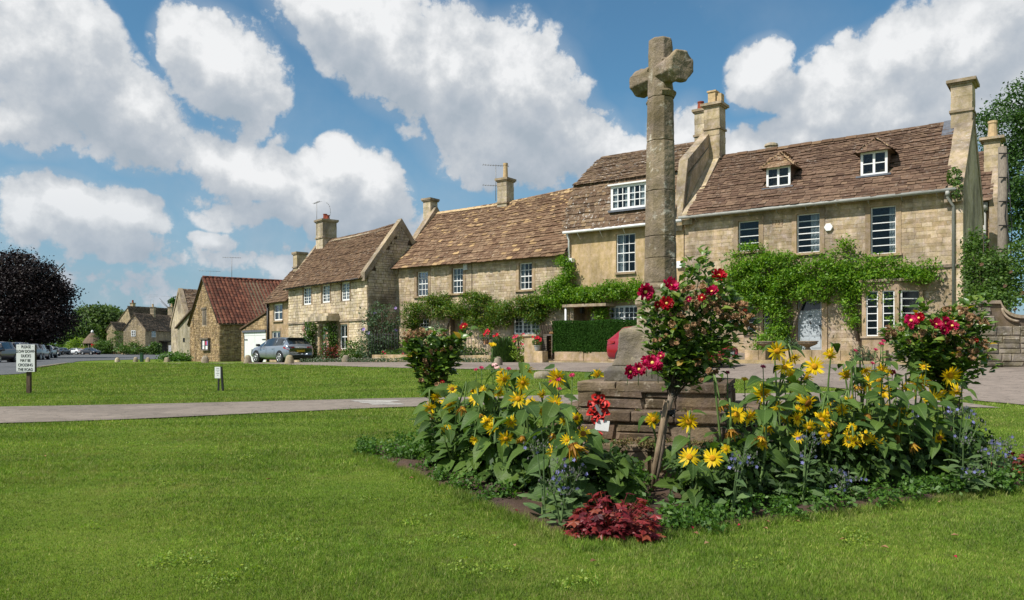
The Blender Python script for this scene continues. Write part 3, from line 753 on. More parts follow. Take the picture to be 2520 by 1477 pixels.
def tile_roof(roof, el, er, rl, rr_, mat, g0=.27, g1=.12, w0=.36, w1=.2, thick=.045, limit=300, sag=0., skip=None, seed=0, name='tile', edge=.06):
    """courses of stone tiles between eave line el-er and ridge line rl-rr_ (world points)"""
    rn = random.Random(seed); el, er, rl, rr_ = map(Vector, (el, er, rl, rr_))
    S = ((rl - el).length + (rr_ - er).length) / 2
    meshes = unit_meshes(TV, mat, name); items = []
    s = -.10; 
    while s < S - .02:
        t = max(0, s) / S; gauge = g0 + (g1 - g0) * t
        tt = s / S
        a = el.lerp(rl, tt) if tt >= 0 else el + (rl - el) * tt
        b = er.lerp(rr_, tt) if tt >= 0 else er + (rr_ - er) * tt
        L = (b - a).length; ud = (b - a) / L; up = ((rl - el) + (rr_ - er)).normalized(); up = (up - ud * up.dot(ud)).normalized()
        nn = ud.cross(up).normalized()
        if nn.z < 0: nn = -nn
        x = -edge - rn.uniform(0, .15); wv = w0 + (w1 - w0) * t
        ph = rn.uniform(0, 6)
        while x < L + edge - .04:
            wd = wv * rn.uniform(.6, 1.35)
            if x + wd > L + edge: wd = L + edge - x
            if wd < .06: break
            c = a + ud * (x + wd / 2)
            sg = -sag * math.sin(math.pi * min(1, max(0, (x / L)))) * (.3 + t)
            wob = .012 * math.sin(x * 1.3 + ph) + .02 * math.sin(x * .5 + s * .8)
            if skip is None or not skip(c, nn):
                hgt = thick * rn.uniform(.75, 1.35)
                tw = rn.uniform(-.035, .035); u2 = (ud * math.cos(tw) + up * math.sin(tw)); p2 = nn.cross(u2)
                if p2.dot(up) < 0: p2 = -p2
                o = c + Vector((0, 0, sg)) + up * rn.uniform(-.015, .015) + nn * (wob + .008)
                Mx = Matrix(((u2.x * wd, p2.x * gauge * 1.1, nn.x * hgt, o.x), (u2.y * wd, p2.y * gauge * 1.1, nn.y * hgt, o.y), (u2.z * wd, p2.z * gauge * 1.1, nn.z * hgt, o.z), (0, 0, 0, 1)))
                vi = rn.randrange(len(TV)); items.append((vi, Mx, (c - Vector((0, 0, CAM_H))).length / math.sqrt(wd * gauge)))
            x += wd
        s += gauge
    # handedness: x cross y must match z, else flip faces by mirroring x
    fixed = []
    for vi, Mx, k in items:
        if Mx.to_3x3().determinant() < 0:
            Mx = Mx @ Matrix.Diagonal((-1, 1, 1, 1))
        fixed.append((vi, Mx, k))
    place_units(fixed, TV, meshes, roof, name, name + '_mass', mat, limit)

def unit_stones(k=8, seed=2, rough=.06):
    rr = random.Random(seed); out = []
    for i in range(k):
        j = lambda a: rr.uniform(-a, a)
        front = [(-.5 + abs(j(rough)) * .6, 0 + abs(j(rough)), 1 + j(.3)), (.5 - abs(j(rough)) * .6, 0 + abs(j(rough)), 1 + j(.3)), (.5 - abs(j(rough)) * .6, 1 - abs(j(rough)), 1 + j(.3)), (-.5 + abs(j(rough)) * .6, 1 - abs(j(rough)), 1 + j(.3))]
        back = [(-.5, 0, 0), (.5, 0, 0), (.5, 1, 0), (-.5, 1, 0)]
        v = back + front
        f = [(4, 5, 6, 7), (0, 1, 5, 4), (1, 2, 6, 5), (2, 3, 7, 6), (3, 0, 4, 7)]
        out.append((np.array(v), f))
    return out
SV = unit_stones(); SVr = unit_stones(10, 5, .16)
def stones(wall, F, u0, u1, z0, z1, v, holes, mat, h=.15, wd=.36, gap=.012, proud=.014, limit=300, top=None, seed=0, rubble=False, name='stone', zf=None):
    rn = random.Random(seed + 50); var = SVr if rubble else SV; meshes = unit_meshes(var, mat, name); items = []
    z = z0
    nrm = -F.Vv
    while z < z1 - .03:
        hh = h * rn.uniform(.65, 1.35)
        if z + hh > z1 - .04: hh = z1 - z
        x = u0
        while x < u1 - .02:
            ww = wd * rn.uniform(.45, 1.6)
            if x + ww > u1 - .08: ww = u1 - x
            segs = [(x, x + ww)]
            for (a, b, c, d) in holes:
                if d <= z + .02 or c >= z + hh - .02: continue
                ns = []
                for (p, q) in segs:
                    if b <= p or a >= q: ns.append((p, q))
                    else:
                        if a - p > .05: ns.append((p, a))
                        if q - b > .05: ns.append((b, q))
                segs = ns
            for (p, q) in segs:
                cu = (p + q) / 2; w2 = q - p - gap
                if w2 < .03: continue
                if top is not None and (z + hh > top(p) + .0 or z + hh > top(q) + .0): continue
                sub = 1
                if rubble and rn.random() < .25: sub = 2
                for si in range(sub):
                    o = F.pt(cu, v, z + gap / 2 + si * hh / sub); w3 = w2; h3 = hh / sub - gap
                    pr = proud * rn.uniform(.5, 1.5)
                    U = F.U
                    Mx = Matrix(((U.x * w3, 0, nrm.x * pr, o.x), (U.y * w3, 0, nrm.y * pr, o.y), (0, h3, 0, o.z), (0, 0, 0, 1)))
                    items.append((rn.randrange(len(var)), Mx, (o - Vector((0, 0, CAM_H))).length / math.sqrt(w3 * h3)))
            x += ww
        z += hh
    place_units(items, var, meshes, wall, name, name + '_mass', mat, limit)

def wall_slab(parent, F, u0, u1, z0, z1, v, holes, mat, thick=.4, name='wall', top=None, label=None):
    """slab with real openings; front face on plane v, reveals run back"""
    us = sorted({u0, u1} | {min(max(q, u0), u1) for h in holes for q in h[:2]}); zs = sorted({z0, z1} | {min(max(q, z0), z1) for h in holes for q in h[2:]})
    mb = MB()
    def inh(u, z): return any(a < u < b and c < z < d for a, b, c, d in holes)
    for i in range(len(us) - 1):
        for j in range(len(zs) - 1):
            a, b, c, d = us[i], us[i + 1], zs[j], zs[j + 1]
            if b - a < 1e-4 or d - c < 1e-4 or inh((a + b) / 2, (c + d) / 2): continue
            mb.add([F.pt(a, v, c), F.pt(b, v, c), F.pt(b, v, d), F.pt(a, v, d)], [(0, 1, 2, 3)])
    for a, b, c, d in holes:
        a = max(a, u0); b = min(b, u1)
        for (p, q) in (((a, c), (b, c)), ((b, c), (b, d)), ((b, d), (a, d)), ((a, d), (a, c))):
            mb.add([F.pt(p[0], v, p[1]), F.pt(q[0], v, q[1]), F.pt(q[0], v + thick, q[1]), F.pt(p[0], v + thick, p[1])], [(0, 1, 2, 3)])
    for (p, q) in (((u0, z0), (u0, z1)), ((u1, z0), (u1, z1))):
        mb.add([F.pt(p[0], v, p[1]), F.pt(q[0], v, q[1]), F.pt(q[0], v + thick, q[1]), F.pt(p[0], v + thick, p[1])], [(0, 1, 2, 3)])
    return mb.build(name, mat, parent, label=label)

PANE = None
def pane_mesh():
    global PANE
    if PANE is None:
        PANE = MB().box((0, 0, 0), (1, 0, 0), (0, 1, 0), (0, 0, 1)).mesh('pane', M['glass'])
    return PANE
def add_pane(win, F, u0, u1, z0, z1, v):
    o = bpy.data.objects.new('pane', pane_mesh()); COL.objects.link(o); o.parent = win
    p = F.pt(u0, v, z0) - base_of(win)
    U = F.U * (u1 - u0); Vv = F.Vv * .006
    o.matrix_basis = Matrix(((U.x, Vv.x, 0, p.x), (U.y, Vv.y, 0, p.y), (0, 0, z1 - z0, p.z), (0, 0, 0, 1)))
def window(h, F, u0, u1, z0, z1, v, cols, rows, mat=None, fw=.05, bw=.022, surround=.13, sill=True, proud=.03, lights=1, midrail=False, curtain=None, smat=None, reveal=.09, lintel=.16, name='window', label=None, shade=True):
    """sash or casement: 'lights' side by side, each cols x rows panes"""
    mat = mat or M['white']; smat = smat or M['ashlar']
    mb = MB(); vv = v + reveal
    def bar(a, b, c, d, t=.045, dv=0): F.box(mb, a, b, vv + dv, vv + dv + t, c, d)
    bar(u0, u1, z0, z0 + fw); bar(u0, u1, z1 - fw, z1)
    lw = (u1 - u0 - fw) / lights
    for i in range(lights + 1):
        a = u0 + i * lw; bar(a, a + fw, z0 + fw, z1 - fw, .05 if i in (0, lights) else .055, -.002)
    cells = []
    for i in range(lights):
        a = u0 + i * lw + fw; b = a + lw - fw; c = z0 + fw; d = z1 - fw
        cw = (b - a) / cols; ch = (d - c) / rows
        for k in range(1, cols): bar(a + k * cw - bw / 2, a + k * cw + bw / 2, c, d, .03, .004)
        for k in range(1, rows):
            t = fw * .8 if (midrail and k == rows // 2) else bw
            bar(a, b, c + k * ch - t / 2, c + k * ch + t / 2, .04 if t > bw else .026, .002 if t <= bw else -.01)
        for x in range(cols):
            for y in range(rows): cells.append((a + x * cw, a + (x + 1) * cw, c + y * ch, c + (y + 1) * ch))
    w = mb.build(name, mat, h, label=label)
    for (a, b, c, d) in cells: add_pane(w, F, a + .004, b - .004, c + .004, d - .004, vv + .014)
    if surround:
        sb = MB(); s = surround
        F.box(sb, u0 - s, u0 + .004, v - proud, v + .1, z0, z1)
        F.box(sb, u1 - .004, u1 + s, v - proud, v + .1, z0, z1)
        F.box(sb, u0 - s - .02, u1 + s + .02, v - proud - .004, v + .1, z1 - .002, z1 + lintel)
        sb.build('window_surround', smat, w)
    if sill:
        sb = MB(); F.box(sb, u0 - surround - .03, u1 + surround + .03, v - proud - .07, v + .12, z0 - .09, z0 + .003)
        sb.build('sill', smat, w)
    if curtain:
        cb = MB()
        for (a, b) in curtain:
            n = 8; pts = []
            for k in range(n + 1):
                t = k / n; pts.append((u0 + (u1 - u0) * (a + (b - a) * t), vv + .12 + .03 * math.sin(k * 2.4)))
            for k in range(n):
                cb.add([F.pt(pts[k][0], pts[k][1], z0 + .05), F.pt(pts[k + 1][0], pts[k + 1][1], z0 + .05), F.pt(pts[k + 1][0], pts[k + 1][1], z1 - .04), F.pt(pts[k][0], pts[k][1], z1 - .04)], [(0, 1, 2, 3)])
        cb.build('curtain', M['curtain'], w)
    return w

def shell(h, F, u0, u1, v0, v1, z0, ze, zr, mat, left=True, right=True, back=True, vr=None, name='gable_wall', ztop=None):
    """gable end walls and back wall, v0 front to v1 back, ridge at vr"""
    vr = vr if vr is not None else (v0 + v1) / 2
    for flag, u, s in ((left, u0, 1), (right, u1, -1)):
        if flag:
            mb = MB(); mb.prism([F.pt(u, v0, z0), F.pt(u, v1, z0), F.pt(u, v1, ze), F.pt(u, vr, zr), F.pt(u, v0, ze)], F.U * (.35 * s))
            mb.build(name, mat, h)
    if back:
        mb = MB(); F.box(mb, u0, u1, v1 - .3, v1, z0, ze); mb.build('back_wall', mat, h)
def roof_slabs(h, F, u0, u1, prof, mat, th=.06, name='roof', backmat=None):
    """prof: (v, z) from front eave over the ridge to the back eave"""
    mb = MB()
    for (a, b) in zip(prof[:-1], prof[1:]):
        d = Vector((b[0] - a[0], b[1] - a[1])).normalized(); nx, nz = -d.y * th, d.x * th
        mb.prism([F.pt(u0, a[0], a[1]), F.pt(u0, b[0], b[1]), F.pt(u0, b[0] - nx, b[1] - nz), F.pt(u0, a[0] - nx, a[1] - nz)], F.U * (u1 - u0))
    return mb.build(name, mat, h)
def coping(h, F, u0, u1, pts, mat, rise=.28, th=.10, name='coping', prtz=0):
    """raised verge stones along (v,z) points"""
    mb = MB()
    for (a, b) in zip(pts[:-1], pts[1:]):
        n = max(1, int(math.dist(a, b) / .8))
        for k in range(n):
            p = [a[i] + (b[i] - a[i]) * k / n for i in (0, 1)]; q = [a[i] + (b[i] - a[i]) * ((k + 1) / n) for i in (0, 1)]
            j = R.uniform(-.008, .008)
            mb.prism([F.pt(u0 - j, p[0], p[1] - rise), F.pt(u0 - j, q[0], q[1] - rise), F.pt(u0 - j, q[0], q[1] + j), F.pt(u0 - j, p[0], p[1] + j)], F.U * (u1 - u0 + j))
    return mb.build(name, mat, h)
def chimney(h, F, u, v, z0, z1, wu, wv, mat, bands=(0.0, .62), cap=.09, pots=(), name='chimney', potmat=None, pr=.13, ph=.45):
    c = MB(); z = z0; rows = []
    while z < z1 - .05:
        hh = min(.30 * R.uniform(.8, 1.2), z1 - z); rows.append((z, z + hh)); z += hh
    for a, b in rows:
        j = R.uniform(-.006, .006); F.box(c, u - wu / 2 + j, u + wu / 2 + j, v - wv / 2 + j, v + wv / 2 + j, a + .004, b)
    F.box(c, u - wu / 2 + .012, u + wu / 2 - .012, v - wv / 2 + .012, v + wv / 2 - .012, z0, z1)
    o = c.build(name, mat, h)
    for t in bands:
        zz = z0 + (z1 - z0) * t; b = MB()
        F.box(b, u - wu / 2 - .05, u + wu / 2 + .05, v - wv / 2 - .05, v + wv / 2 + .05, zz, zz + .09)
        b.build('chimney_band', M['coping'], o)
    b = MB()
    F.box(b, u - wu / 2 - .06, u + wu / 2 + .06, v - wv / 2 - .06, v + wv / 2 + .06, z1 - .10, z1 - .04)
    F.box(b, u - wu / 2 - cap, u + wu / 2 + cap, v - wv / 2 - cap, v + wv / 2 + cap, z1 - .041, z1 + .07)
    b.build('chimney_cap', M['coping'], o)
    for (du, dv, r_, hh, pm) in pots:
        p = MB(); cc = F.pt(u + du, v + dv, z1 + .06)
        p.lathe(cc, [(r_ * 1.05, 0), (r_, .05), (r_ * .82, hh * .85), (r_ * .95, hh * .87), (r_ * .95, hh), (r_ * .75, hh), (r_ * .7, hh - .1)], 12, smooth=False)
        p.build('chimney_pot', M[pm], o)
    return o
def aerial(label, base, h=1.2, L=1.2, ang=0., n=9, two=False):
    t = thing('tv_aerial', label, 'aerial', base); b = Vector(base)
    m = MB().tube([b, b + Vector((0, 0, h))], .018, 5); m.build('mast', M['aerial'], t)
    m = MB(); d = Vector((math.cos(ang), math.sin(ang), 0)); e = Vector((-d.y, d.x, 0))
    for hh in ([h - .05, h * .42] if two else [h - .05]):
        c = b + Vector((0, 0, hh)); m.tube([c - d * L / 2, c + d * L / 2], .012, 4)
        for k in range(n):
            p = c + d * (L * (k / (n - 1) - .5)); s = .12 + .05 * (k == 0); m.tube([p - e * s, p + e * s], .007, 4)
            m.tube([p - Vector((0, 0, .05)), p + Vector((0, 0, .05))], .007, 4)
    m.build('boom', M['aerial'], t); return t

# ================================================================== the long row: three houses on one frontage
def rect(F, x0, y0, x1, y1, v=0):
    """opening seen between view columns x0..x1 and rows y0..y1 on plane v"""
    u0 = F.pix(x0, 0, v)[0]; u1 = F.pix(x1, 0, v)[0]; xm = (x0 + x1) / 2
    return (u0, u1, F.pix(xm, y1, v)[1], F.pix(xm, y0, v)[1])
def grow(r, a): return (r[0] - a, r[1] + a, r[2] - a * .6, r[3] + a)

# ---- right-hand house of 1753
hR = thing('stone_house', 'long honey stone house with two white dormers, a 1753 date stone and wisteria', 'house', FR.pt(-5, 0, .6))
DR = 6.2; UR0, UR1 = -10.15, 0.0; ZE, ZR = 6.62, 9.66
rw = [rect(FR, 1816, 543, 1868, 618), rect(FR, 1960, 525, 2018, 622), rect(FR, 2142, 507, 2205, 625)]
gwl = [rect(FR, 1838, 748, 1860, 818), rect(FR, 1878, 748, 1894, 820)]
door = rect(FR, 1962, 738, 2023, 861); bayr = (rect(FR, 2128, 700, 2238, 822)[0], rect(FR, 2128, 700, 2238, 822)[1], 1.45, 3.15)
holes = rw + gwl + [door, bayr]
wR = wall_slab(hR, FR, UR0, UR1, .3, ZE + .02, 0, holes, M['mortar'], label='weathered honey stone front')
stones(wR, FR, UR0, UR1 - .28, .35, ZE, 0, [grow(h_, .14) for h_ in rw + gwl] + [grow(door, .2), (bayr[0] - .3, bayr[1] + .3, .3, 3.35)], M['wallR'], h=.135, wd=.42, gap=.005, proud=.007, seed=1)
qb = MB(); z = .35
while z < ZE:
    hh = R.uniform(.22, .34); FR.box(qb, UR1 - .26 - R.uniform(0, .12), UR1 + .005, -.022, .3, z + .006, min(z + hh, ZE)); z += hh
qb.build('corner_quoins', M['wallM'], hR)
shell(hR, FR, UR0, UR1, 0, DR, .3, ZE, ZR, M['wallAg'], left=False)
EAV = -.27
roofR = roof_slabs(hR, FR, UR0 + .1, UR1 - .25, [(EAV, ZE - .05), (DR / 2, ZR - .06), (DR - EAV, ZE - .05)], M['mortarD'])
slopeR = (ZR - (ZE - .0)) / (DR / 2 - EAV)
def on_slope(F, px, py, v0, z0, sl):
    lo, hi = -1., 6.
    for _ in range(40):
        mid = (lo + hi) / 2
        if F.pix(px, py, mid)[1] - (z0 + (mid - v0) * sl) > 0: lo = mid
        else: hi = mid
    return mid
dorm = []
for (x0, x1, yt, yb, ya) in ((1886, 1945, 410, 461, 380), (2118, 2184, 372, 431, 344)):
    xm = (x0 + x1) / 2; v = on_slope(FR, xm, yb, EAV, ZE - .02, slopeR)
    u0, u1 = FR.pix(x0, 0, v)[0], FR.pix(x1, 0, v)[0]
    dorm.append((u0, u1, FR.pix(xm, yb, v)[1], FR.pix(xm, yt, v)[1], v, FR.pix(xm, ya, v + .35)[1]))
def skipR(c, nn):
    u, v = FR.uv(c.x, c.y)
    for (a, b, z0, z1, vd, za) in dorm:
        if a - .05 < u < b + .05 and vd - .15 < v < vd + 1.55 - abs(u - (a + b) / 2) * .9: return True
    return False
tile_roof(roofR, FR.pt(UR0 + .35, EAV - .04, ZE - .01), FR.pt(UR1 - .5, EAV - .04, ZE - .01), FR.pt(UR0 + .35, DR / 2, ZR), FR.pt(UR1 - .5, DR / 2, ZR), M['tileR'], .19, .11, .31, .19, .036, skip=skipR, seed=3, sag=.03)
rb = MB(); u = UR0 + .2
while u < UR1 - .5:
    l = R.uniform(.38, .5); zz = ZR + .035 + R.uniform(-.01, .012)
    rb.prism([FR.pt(u, DR / 2 - .16, zz - .13), FR.pt(u, DR / 2, zz + .02), FR.pt(u, DR / 2 + .16, zz - .13)], FR.U * (l - .015)); u += l
rb.build('ridge_stones', M['tileA'], hR)
for i, (u0, u1, z0, z1, v, za) in enumerate(dorm):
    d = MB(); uc = (u0 + u1) / 2; vb = v + (z1 - z0) / slopeR + .2
    d.prism([FR.pt(u0 + .02, v + .1, z0 - .1), FR.pt(u0 + .02, vb, z1), FR.pt(u0 + .02, v + .1, z1)], FR.U * .06)
    d.prism([FR.pt(u1 - .08, v + .1, z0 - .1), FR.pt(u1 - .08, vb, z1), FR.pt(u1 - .08, v + .1, z1)], FR.U * .06)
    FR.box(d, u0 + .02, u1 - .02, v + .3, v + .34, z0, z1)
    do = d.build('dormer', M['tileR'], hR)
    window(do, FR, u0, u1, z0, z1, v, 1, 2, fw=.085, bw=.035, surround=0, sill=False, lights=2, reveal=.0, name='dormer_window')
    s = MB(); FR.box(s, u0 - .14, u1 + .14, v - .16, v + .02, z0 - .07, z0 - .005); s.build('lead_apron', M['lead'], do)
    r_ = MB(); ov = .13; a, b, vf = u0 - ov, u1 + ov, v - .14; ze = z1 - .01
    apx = FR.pt(uc, v + .38, za); bk = FR.pt(uc, vb + .9, za); 
    A_, B_, C_, D_ = FR.pt(a, vf, ze), FR.pt(b, vf, ze), FR.pt(b, vb + .35, ze + .0), FR.pt(a, vb + .35, ze + .0)
    r_.add([A_, B_, C_, D_, apx, bk], [(0, 1, 4), (1, 2, 5, 4), (3, 0, 4, 5), (0, 3, 2, 1)])
    rf = r_.build('dormer_roof', M['mortarD'], do)
    off = (0, 0, .015)
    for (e0, e1, r0, r1) in ((A_, B_, apx, apx + FR.U * .02), (B_, C_, apx, bk), (D_, A_, bk, apx)):
        e0, e1, r0, r1 = [Vector(q) + Vector(off) for q in (e0, e1, r0, r1)]
        tile_roof(rf, e0, e1, r0, r1, M['tileM'] if i == 0 else M['tileR'], .16, .13, .2, .16, .022, limit=12, seed=40 + i, edge=.0, name='tile')
    hp = MB(); hp.tube([A_ + Vector(off) * 2, apx + Vector((0, 0, .04))], .035, 5); hp.tube([B_ + Vector(off) * 2, apx + Vector((0, 0, .04))], .035, 5); hp.tube([apx + Vector((0, 0, .04)), bk + Vector((0, 0, .04))], .04, 5)
    hp.build('hip_mortar', M['potstone'], do)
for k, r_ in enumerate(rw):
    window(hR, FR, *r_, 0, 1, 4 if k == 0 else 6, fw=.045, bw=.03, surround=.17, lintel=.17, midrail=k > 0, curtain=[(.55, .95)] if k == 1 else ([(.7, 1)] if k == 2 else None), reveal=.10)
for r_ in gwl: window(hR, FR, *r_, 0, 1, 6, fw=.045, bw=.025, surround=.11, lintel=.2, reveal=.12)
# door with panels
db = MB(); u0, u1, z0, z1 = door; zt = z1 - .42
FR.box(db, u0, u1, .10, .15, z0, z1)
dd = db.build('door', M['bluepaint'], hR, label='pale blue-grey panelled front door')
pb = MB()
for (a, b, c, d) in ((.08, .45, .05, .30), (.55, .92, .05, .30), (.08, .45, .36, .62), (.55, .92, .36, .62), (.08, .45, .68, .97), (.55, .92, .68, .97)):
    FR.box(pb, u0 + (u1 - u0) * a, u0 + (u1 - u0) * b, .085, .101, z0 + (zt - z0) * c, z0 + (zt - z0) * d)
pb.build('door_panels', M['bluepaint'], dd)
kb = MB(); FR.box(kb, u0 + .42 * (u1 - u0), u0 + .58 * (u1 - u0), .075, .1, z0 + (zt - z0) * .86, z0 + (zt - z0) * .885); kb.tube([FR.pt(u0 + .5 * (u1 - u0), .06, z0 + (zt - z0) * .76), FR.pt(u0 + .5 * (u1 - u0), .06, z0 + (zt - z0) * .66)], .018, 6)
FR.box(kb, u1 - .13, u1 - .08, .05, .1, z0 + .88, z0 + .95); kb.build('door_knocker', M['black'], dd)
fb = MB(); FR.box(fb, u0 + .08, u1 - .42, .085, .1, zt + .02, z1 - .03); FR.box(fb, u1 - .40, u1 - .1, .08, .1, zt + .06, z1 - .05); fb.build('fanlight', M['carglass'], dd)
sb = MB(); FR.box(sb, u0 - .2, u0, -.06, .2, z0 - .1, z1 + .02); FR.box(sb, u1, u1 + .2, -.06, .2, z0 - .1, z1 + .02); FR.box(sb, u0 - .26, u1 + .26, -.12, .2, z1 + .021, z1 + .25); FR.box(sb, u0 - .3, u1 + .3, -.5, .1, z0 - .13, z0 - .01)
sb.build('door_surround', M['ashlar'], dd)
# bay window
b0, b1 = rect(FR, 2128, 700, 2238, 822)[:2]
by = MB(); vb_ = -.62; c0, c1 = b0 - .02, b1 + .02; f0, f1 = FR.pix(2121, 0, vb_)[0], FR.pix(2212, 0, vb_)[0]
zb0 = .5; zs_ = FR.pix(2160, 832, vb_)[1]; zt_ = FR.pix(2160, 716, vb_)[1]; ztt = FR.pix(2160, 694, vb_)[1]
c1 = f1 + .75; c0 = f0 - .1
plan = [(c0, 0), (f0, vb_), (f1, vb_), (c1, 0)]
by.prism([FR.pt(a, b, zb0) for a, b in plan], (0, 0, zs_ - zb0))
by.prism([FR.pt(a + (.05 if b == 0 and a > f1 else 0), b - (.0), zt_) for a, b in plan], (0, 0, ztt - zt_))
def postb(a, b, w=.13): by.prism([FR.pt(a, b, zs_), FR.pt(a + w, b, zs_), FR.pt(a + w, b + w, zs_), FR.pt(a, b + w, zs_)], (0, 0, zt_ - zs_))
postb(f0, vb_ + .0, .14); postb(f1 - .14, vb_, .14); postb((f0 + f1) / 2 - .07, vb_, .14); postb(c1 - .2, -.13, .13)
bo = by.build('bay_window', M['ashlar'], hR)
bt = MB(); bt.prism([FR.pt(a + dx, b - .08, ztt) for (a, b), dx in zip([(c0, .08), (f0, vb_), (f1, vb_), (c1, .08)], (-.05, -.08, .08, .08))], (0, 0, .09)); bs_ = MB(); bs_.prism([FR.pt(a + dx, b - .05, zs_ - .001) for (a, b), dx in zip([(c0, .05), (f0, vb_), (f1, vb_), (c1, .05)], (-.05, -.05, .05, .05))], (0, 0, .07)); bs_.build('bay_sill', M['coping'], bo)
bt.build('bay_cornice', M['coping'], bo)
mid = (f0 + f1) / 2
for (a, b) in ((f0 + .14, mid - .07), (mid + .07, f1 - .14)): window(bo, FR, a, b, zs_ + .07, zt_, vb_, 1, 6, fw=.04, bw=.028, surround=0, sill=False, reveal=.04)
FB = Frame((FR.pt(f1, vb_, 0).x, FR.pt(f1, vb_, 0).y), (FR.pt(c1, 0, 0) - FR.pt(f1, vb_, 0)).xy)
wl = (FR.pt(c1, 0, 0) - FR.pt(f1, vb_, 0)).length
window(bo, FB, .10, wl - .18, zs_ + .07, zt_, 0, 1, 6, fw=.04, bw=.028, surround=0, sill=False, reveal=.03)
# date stone and numerals
ds = rect(FR, 1901, 536, 1926, 560); m_ = MB(); FR.box(m_, ds[0], ds[1], -.02, .05, ds[2], ds[3]); dso = m_.build('date_stone', M['ashlar'], hR)
def text_mesh(c, name, mat):
    tmp = bpy.data.objects.new('tmp', c); COL.objects.link(tmp); dg = bpy.context.evaluated_depsgraph_get(); dg.update()
    me = bpy.data.meshes.new_from_object(tmp.evaluated_get(dg)); bpy.data.objects.remove(tmp); bpy.data.curves.remove(c)
    me.name = name; me.materials.clear(); me.materials.append(mat); return me
def text_obj(txt, size, F, u, v, z, mat, parent, ext=.004, name='lettering', align='CENTER', sx=1.0, rotz=None, space=1.0):
    c = bpy.data.curves.new(name, 'FONT'); c.body = txt; c.size = size; c.align_x = align; c.align_y = 'CENTER'; c.extrude = ext; c.space_line = space
    o = link(name, text_mesh(c, name, mat), parent, loc=F.pt(u, v, z))
    o.rotation_euler = (rad(90), 0, math.atan2(F.u.y, F.u.x)); o.scale = (sx, 1, 1); return o
M['carve'] = plain('carved_shadow_stone', (.20, .14, .08), .95, .1)
text_obj('1753', .26, FR, (ds[0] + ds[1]) / 2, -.024, (ds[2] + ds[3]) / 2, M['carve'], dso, sx=.9, name='date_lettering')
al = FR.pix(2040, 560); m_ = MB(); cp = FR.pt(al[0], 0, al[1]); hexp = [FR.pt(al[0] + .16 * math.cos(k * math.pi / 3), -.10, al[1] + .16 * math.sin(k * math.pi / 3)) for k in range(6)]
m_.prism(hexp, FR.Vv * .10); ab = m_.build('alarm_box', M['white'], None, bevel=.015); tag(ab, 'white six-sided alarm box between the two tall upstairs windows of the right-hand house', 'alarm box')
# string course, gutter, pipes
m_ = MB(); zst = FR.pix(2340, 654)[1]; FR.box(m_, bayr[1] + .3, UR1 - .1, -.07, .02, zst - .05, zst + .05); m_.build('string_course', M['coping'], hR)
m_ = MB(); m_.tube([FR.pt(UR0 - .1, -.36, ZE - .12), FR.pt(UR1 - .15, -.36, ZE - .10)], .07, 8)
for k in range(9): uu = UR0 + .6 + k * 1.1; m_.tube([FR.pt(uu, -.36, ZE - .17), FR.pt(uu, -.28, ZE - .26), FR.pt(uu, -.02, ZE - .30)], .012, 4)
m_.build('gutter', M['gutter'], hR)
m_ = MB(); m_.tube([FR.pt(-.42, -.36, ZE - .16), FR.pt(-.42, -.36, ZE - .35), FR.pt(-.28, -.10, ZE - .62), FR.pt(-.28, -.10, 1.0)], .048, 8); m_.tube([FR.pt(-.42, -.36, ZE - .14), FR.pt(-.42, -.36, ZE - .3)], .075, 8); m_.build('downpipe', M['gutter'], hR)
# copings and chimneys
sR = (ZR - ZE) / (DR / 2)
coping(hR, FR, UR1 - .55, UR1 + .03, [(-.22, ZE - .0), (DR / 2, ZR + .30), (DR + .22, ZE)], M['coping'], .5)
coping(hR, FR, UR0 - .02, UR0 + .42, [(-.22, ZE + .05), (DR / 2, ZR + .22), (DR + .2, ZE + .05)], M['chimney'], .45)
uC = FR.pix(2370, 0, DR / 2)[0]; zc1 = FR.pix(2370, 208, DR / 2)[1]
chimney(hR, FR, uC, DR / 2, ZR - .6, zc1, .70, .95, M['chimney'], bands=(.42,), cap=.14)
m_ = MB(); m_.prism([FR.pt(uC - .62, DR / 2 - .75, ZR - .60), FR.pt(uC - .62, DR / 2 - .05, ZR + .08), FR.pt(uC - .62, DR / 2 - .05, ZR + .03), FR.pt(uC - .62, DR / 2 - .75, ZR - .65)], FR.U * .62); m_.build('lead_flashing', M['lead'], hR)
uC = FR.pix(1759, 0, DR / 2)[0]; zc1 = FR.pix(1759, 262, DR / 2)[1]
ch = chimney(hR, FR, uC, DR / 2, ZR - .5, zc1, .72, .72, M['chimney'], bands=(.12, .60), cap=.13)
m_ = MB(); FR.box(m_, uC - .24, uC + .10, DR / 2 - .2, DR / 2 + .2, zc1 + .07, zc1 + .60); FR.box(m_, uC - .28, uC + .14, DR / 2 - .24, DR / 2 + .24, zc1 + .601, zc1 + .67); FR.box(m_, uC + .12, uC + .34, DR / 2 - .1, DR / 2 + .25, zc1 + .07, zc1 + .52); m_.build('chimney_pot', M['potstone'], ch, label='square buff stone pot')
uC = FR.pix(1898, 0, DR / 2 + .9)[0]; zc = FR.pix(1898, 352, DR / 2 + .9)[1]
m_ = MB(); m_.lathe(FR.pt(uC, DR / 2 + .9, ZR - .4), [(.26, 0), (.26, zc - ZR + .05), (.31, zc - ZR + .06), (.31, zc - ZR + .14), (.24, zc - ZR + .16), (.24, zc - ZR + .24), (.30, zc - ZR + .25), (.28, zc - ZR + .34), (.15, zc - ZR + .4)], 14); m_.build('round_chimney', M['wallAg'], hR)
# young creeper on the verge
leaves_obj('verge_creeper', cloud_leaves([(*FR.pt(-.25, -.1, 7.0), .25, .2, .35), (*FR.pt(-.15, -.25, 6.5), .2, .2, .35)], 420, .05, NR), M['bush'], hR)

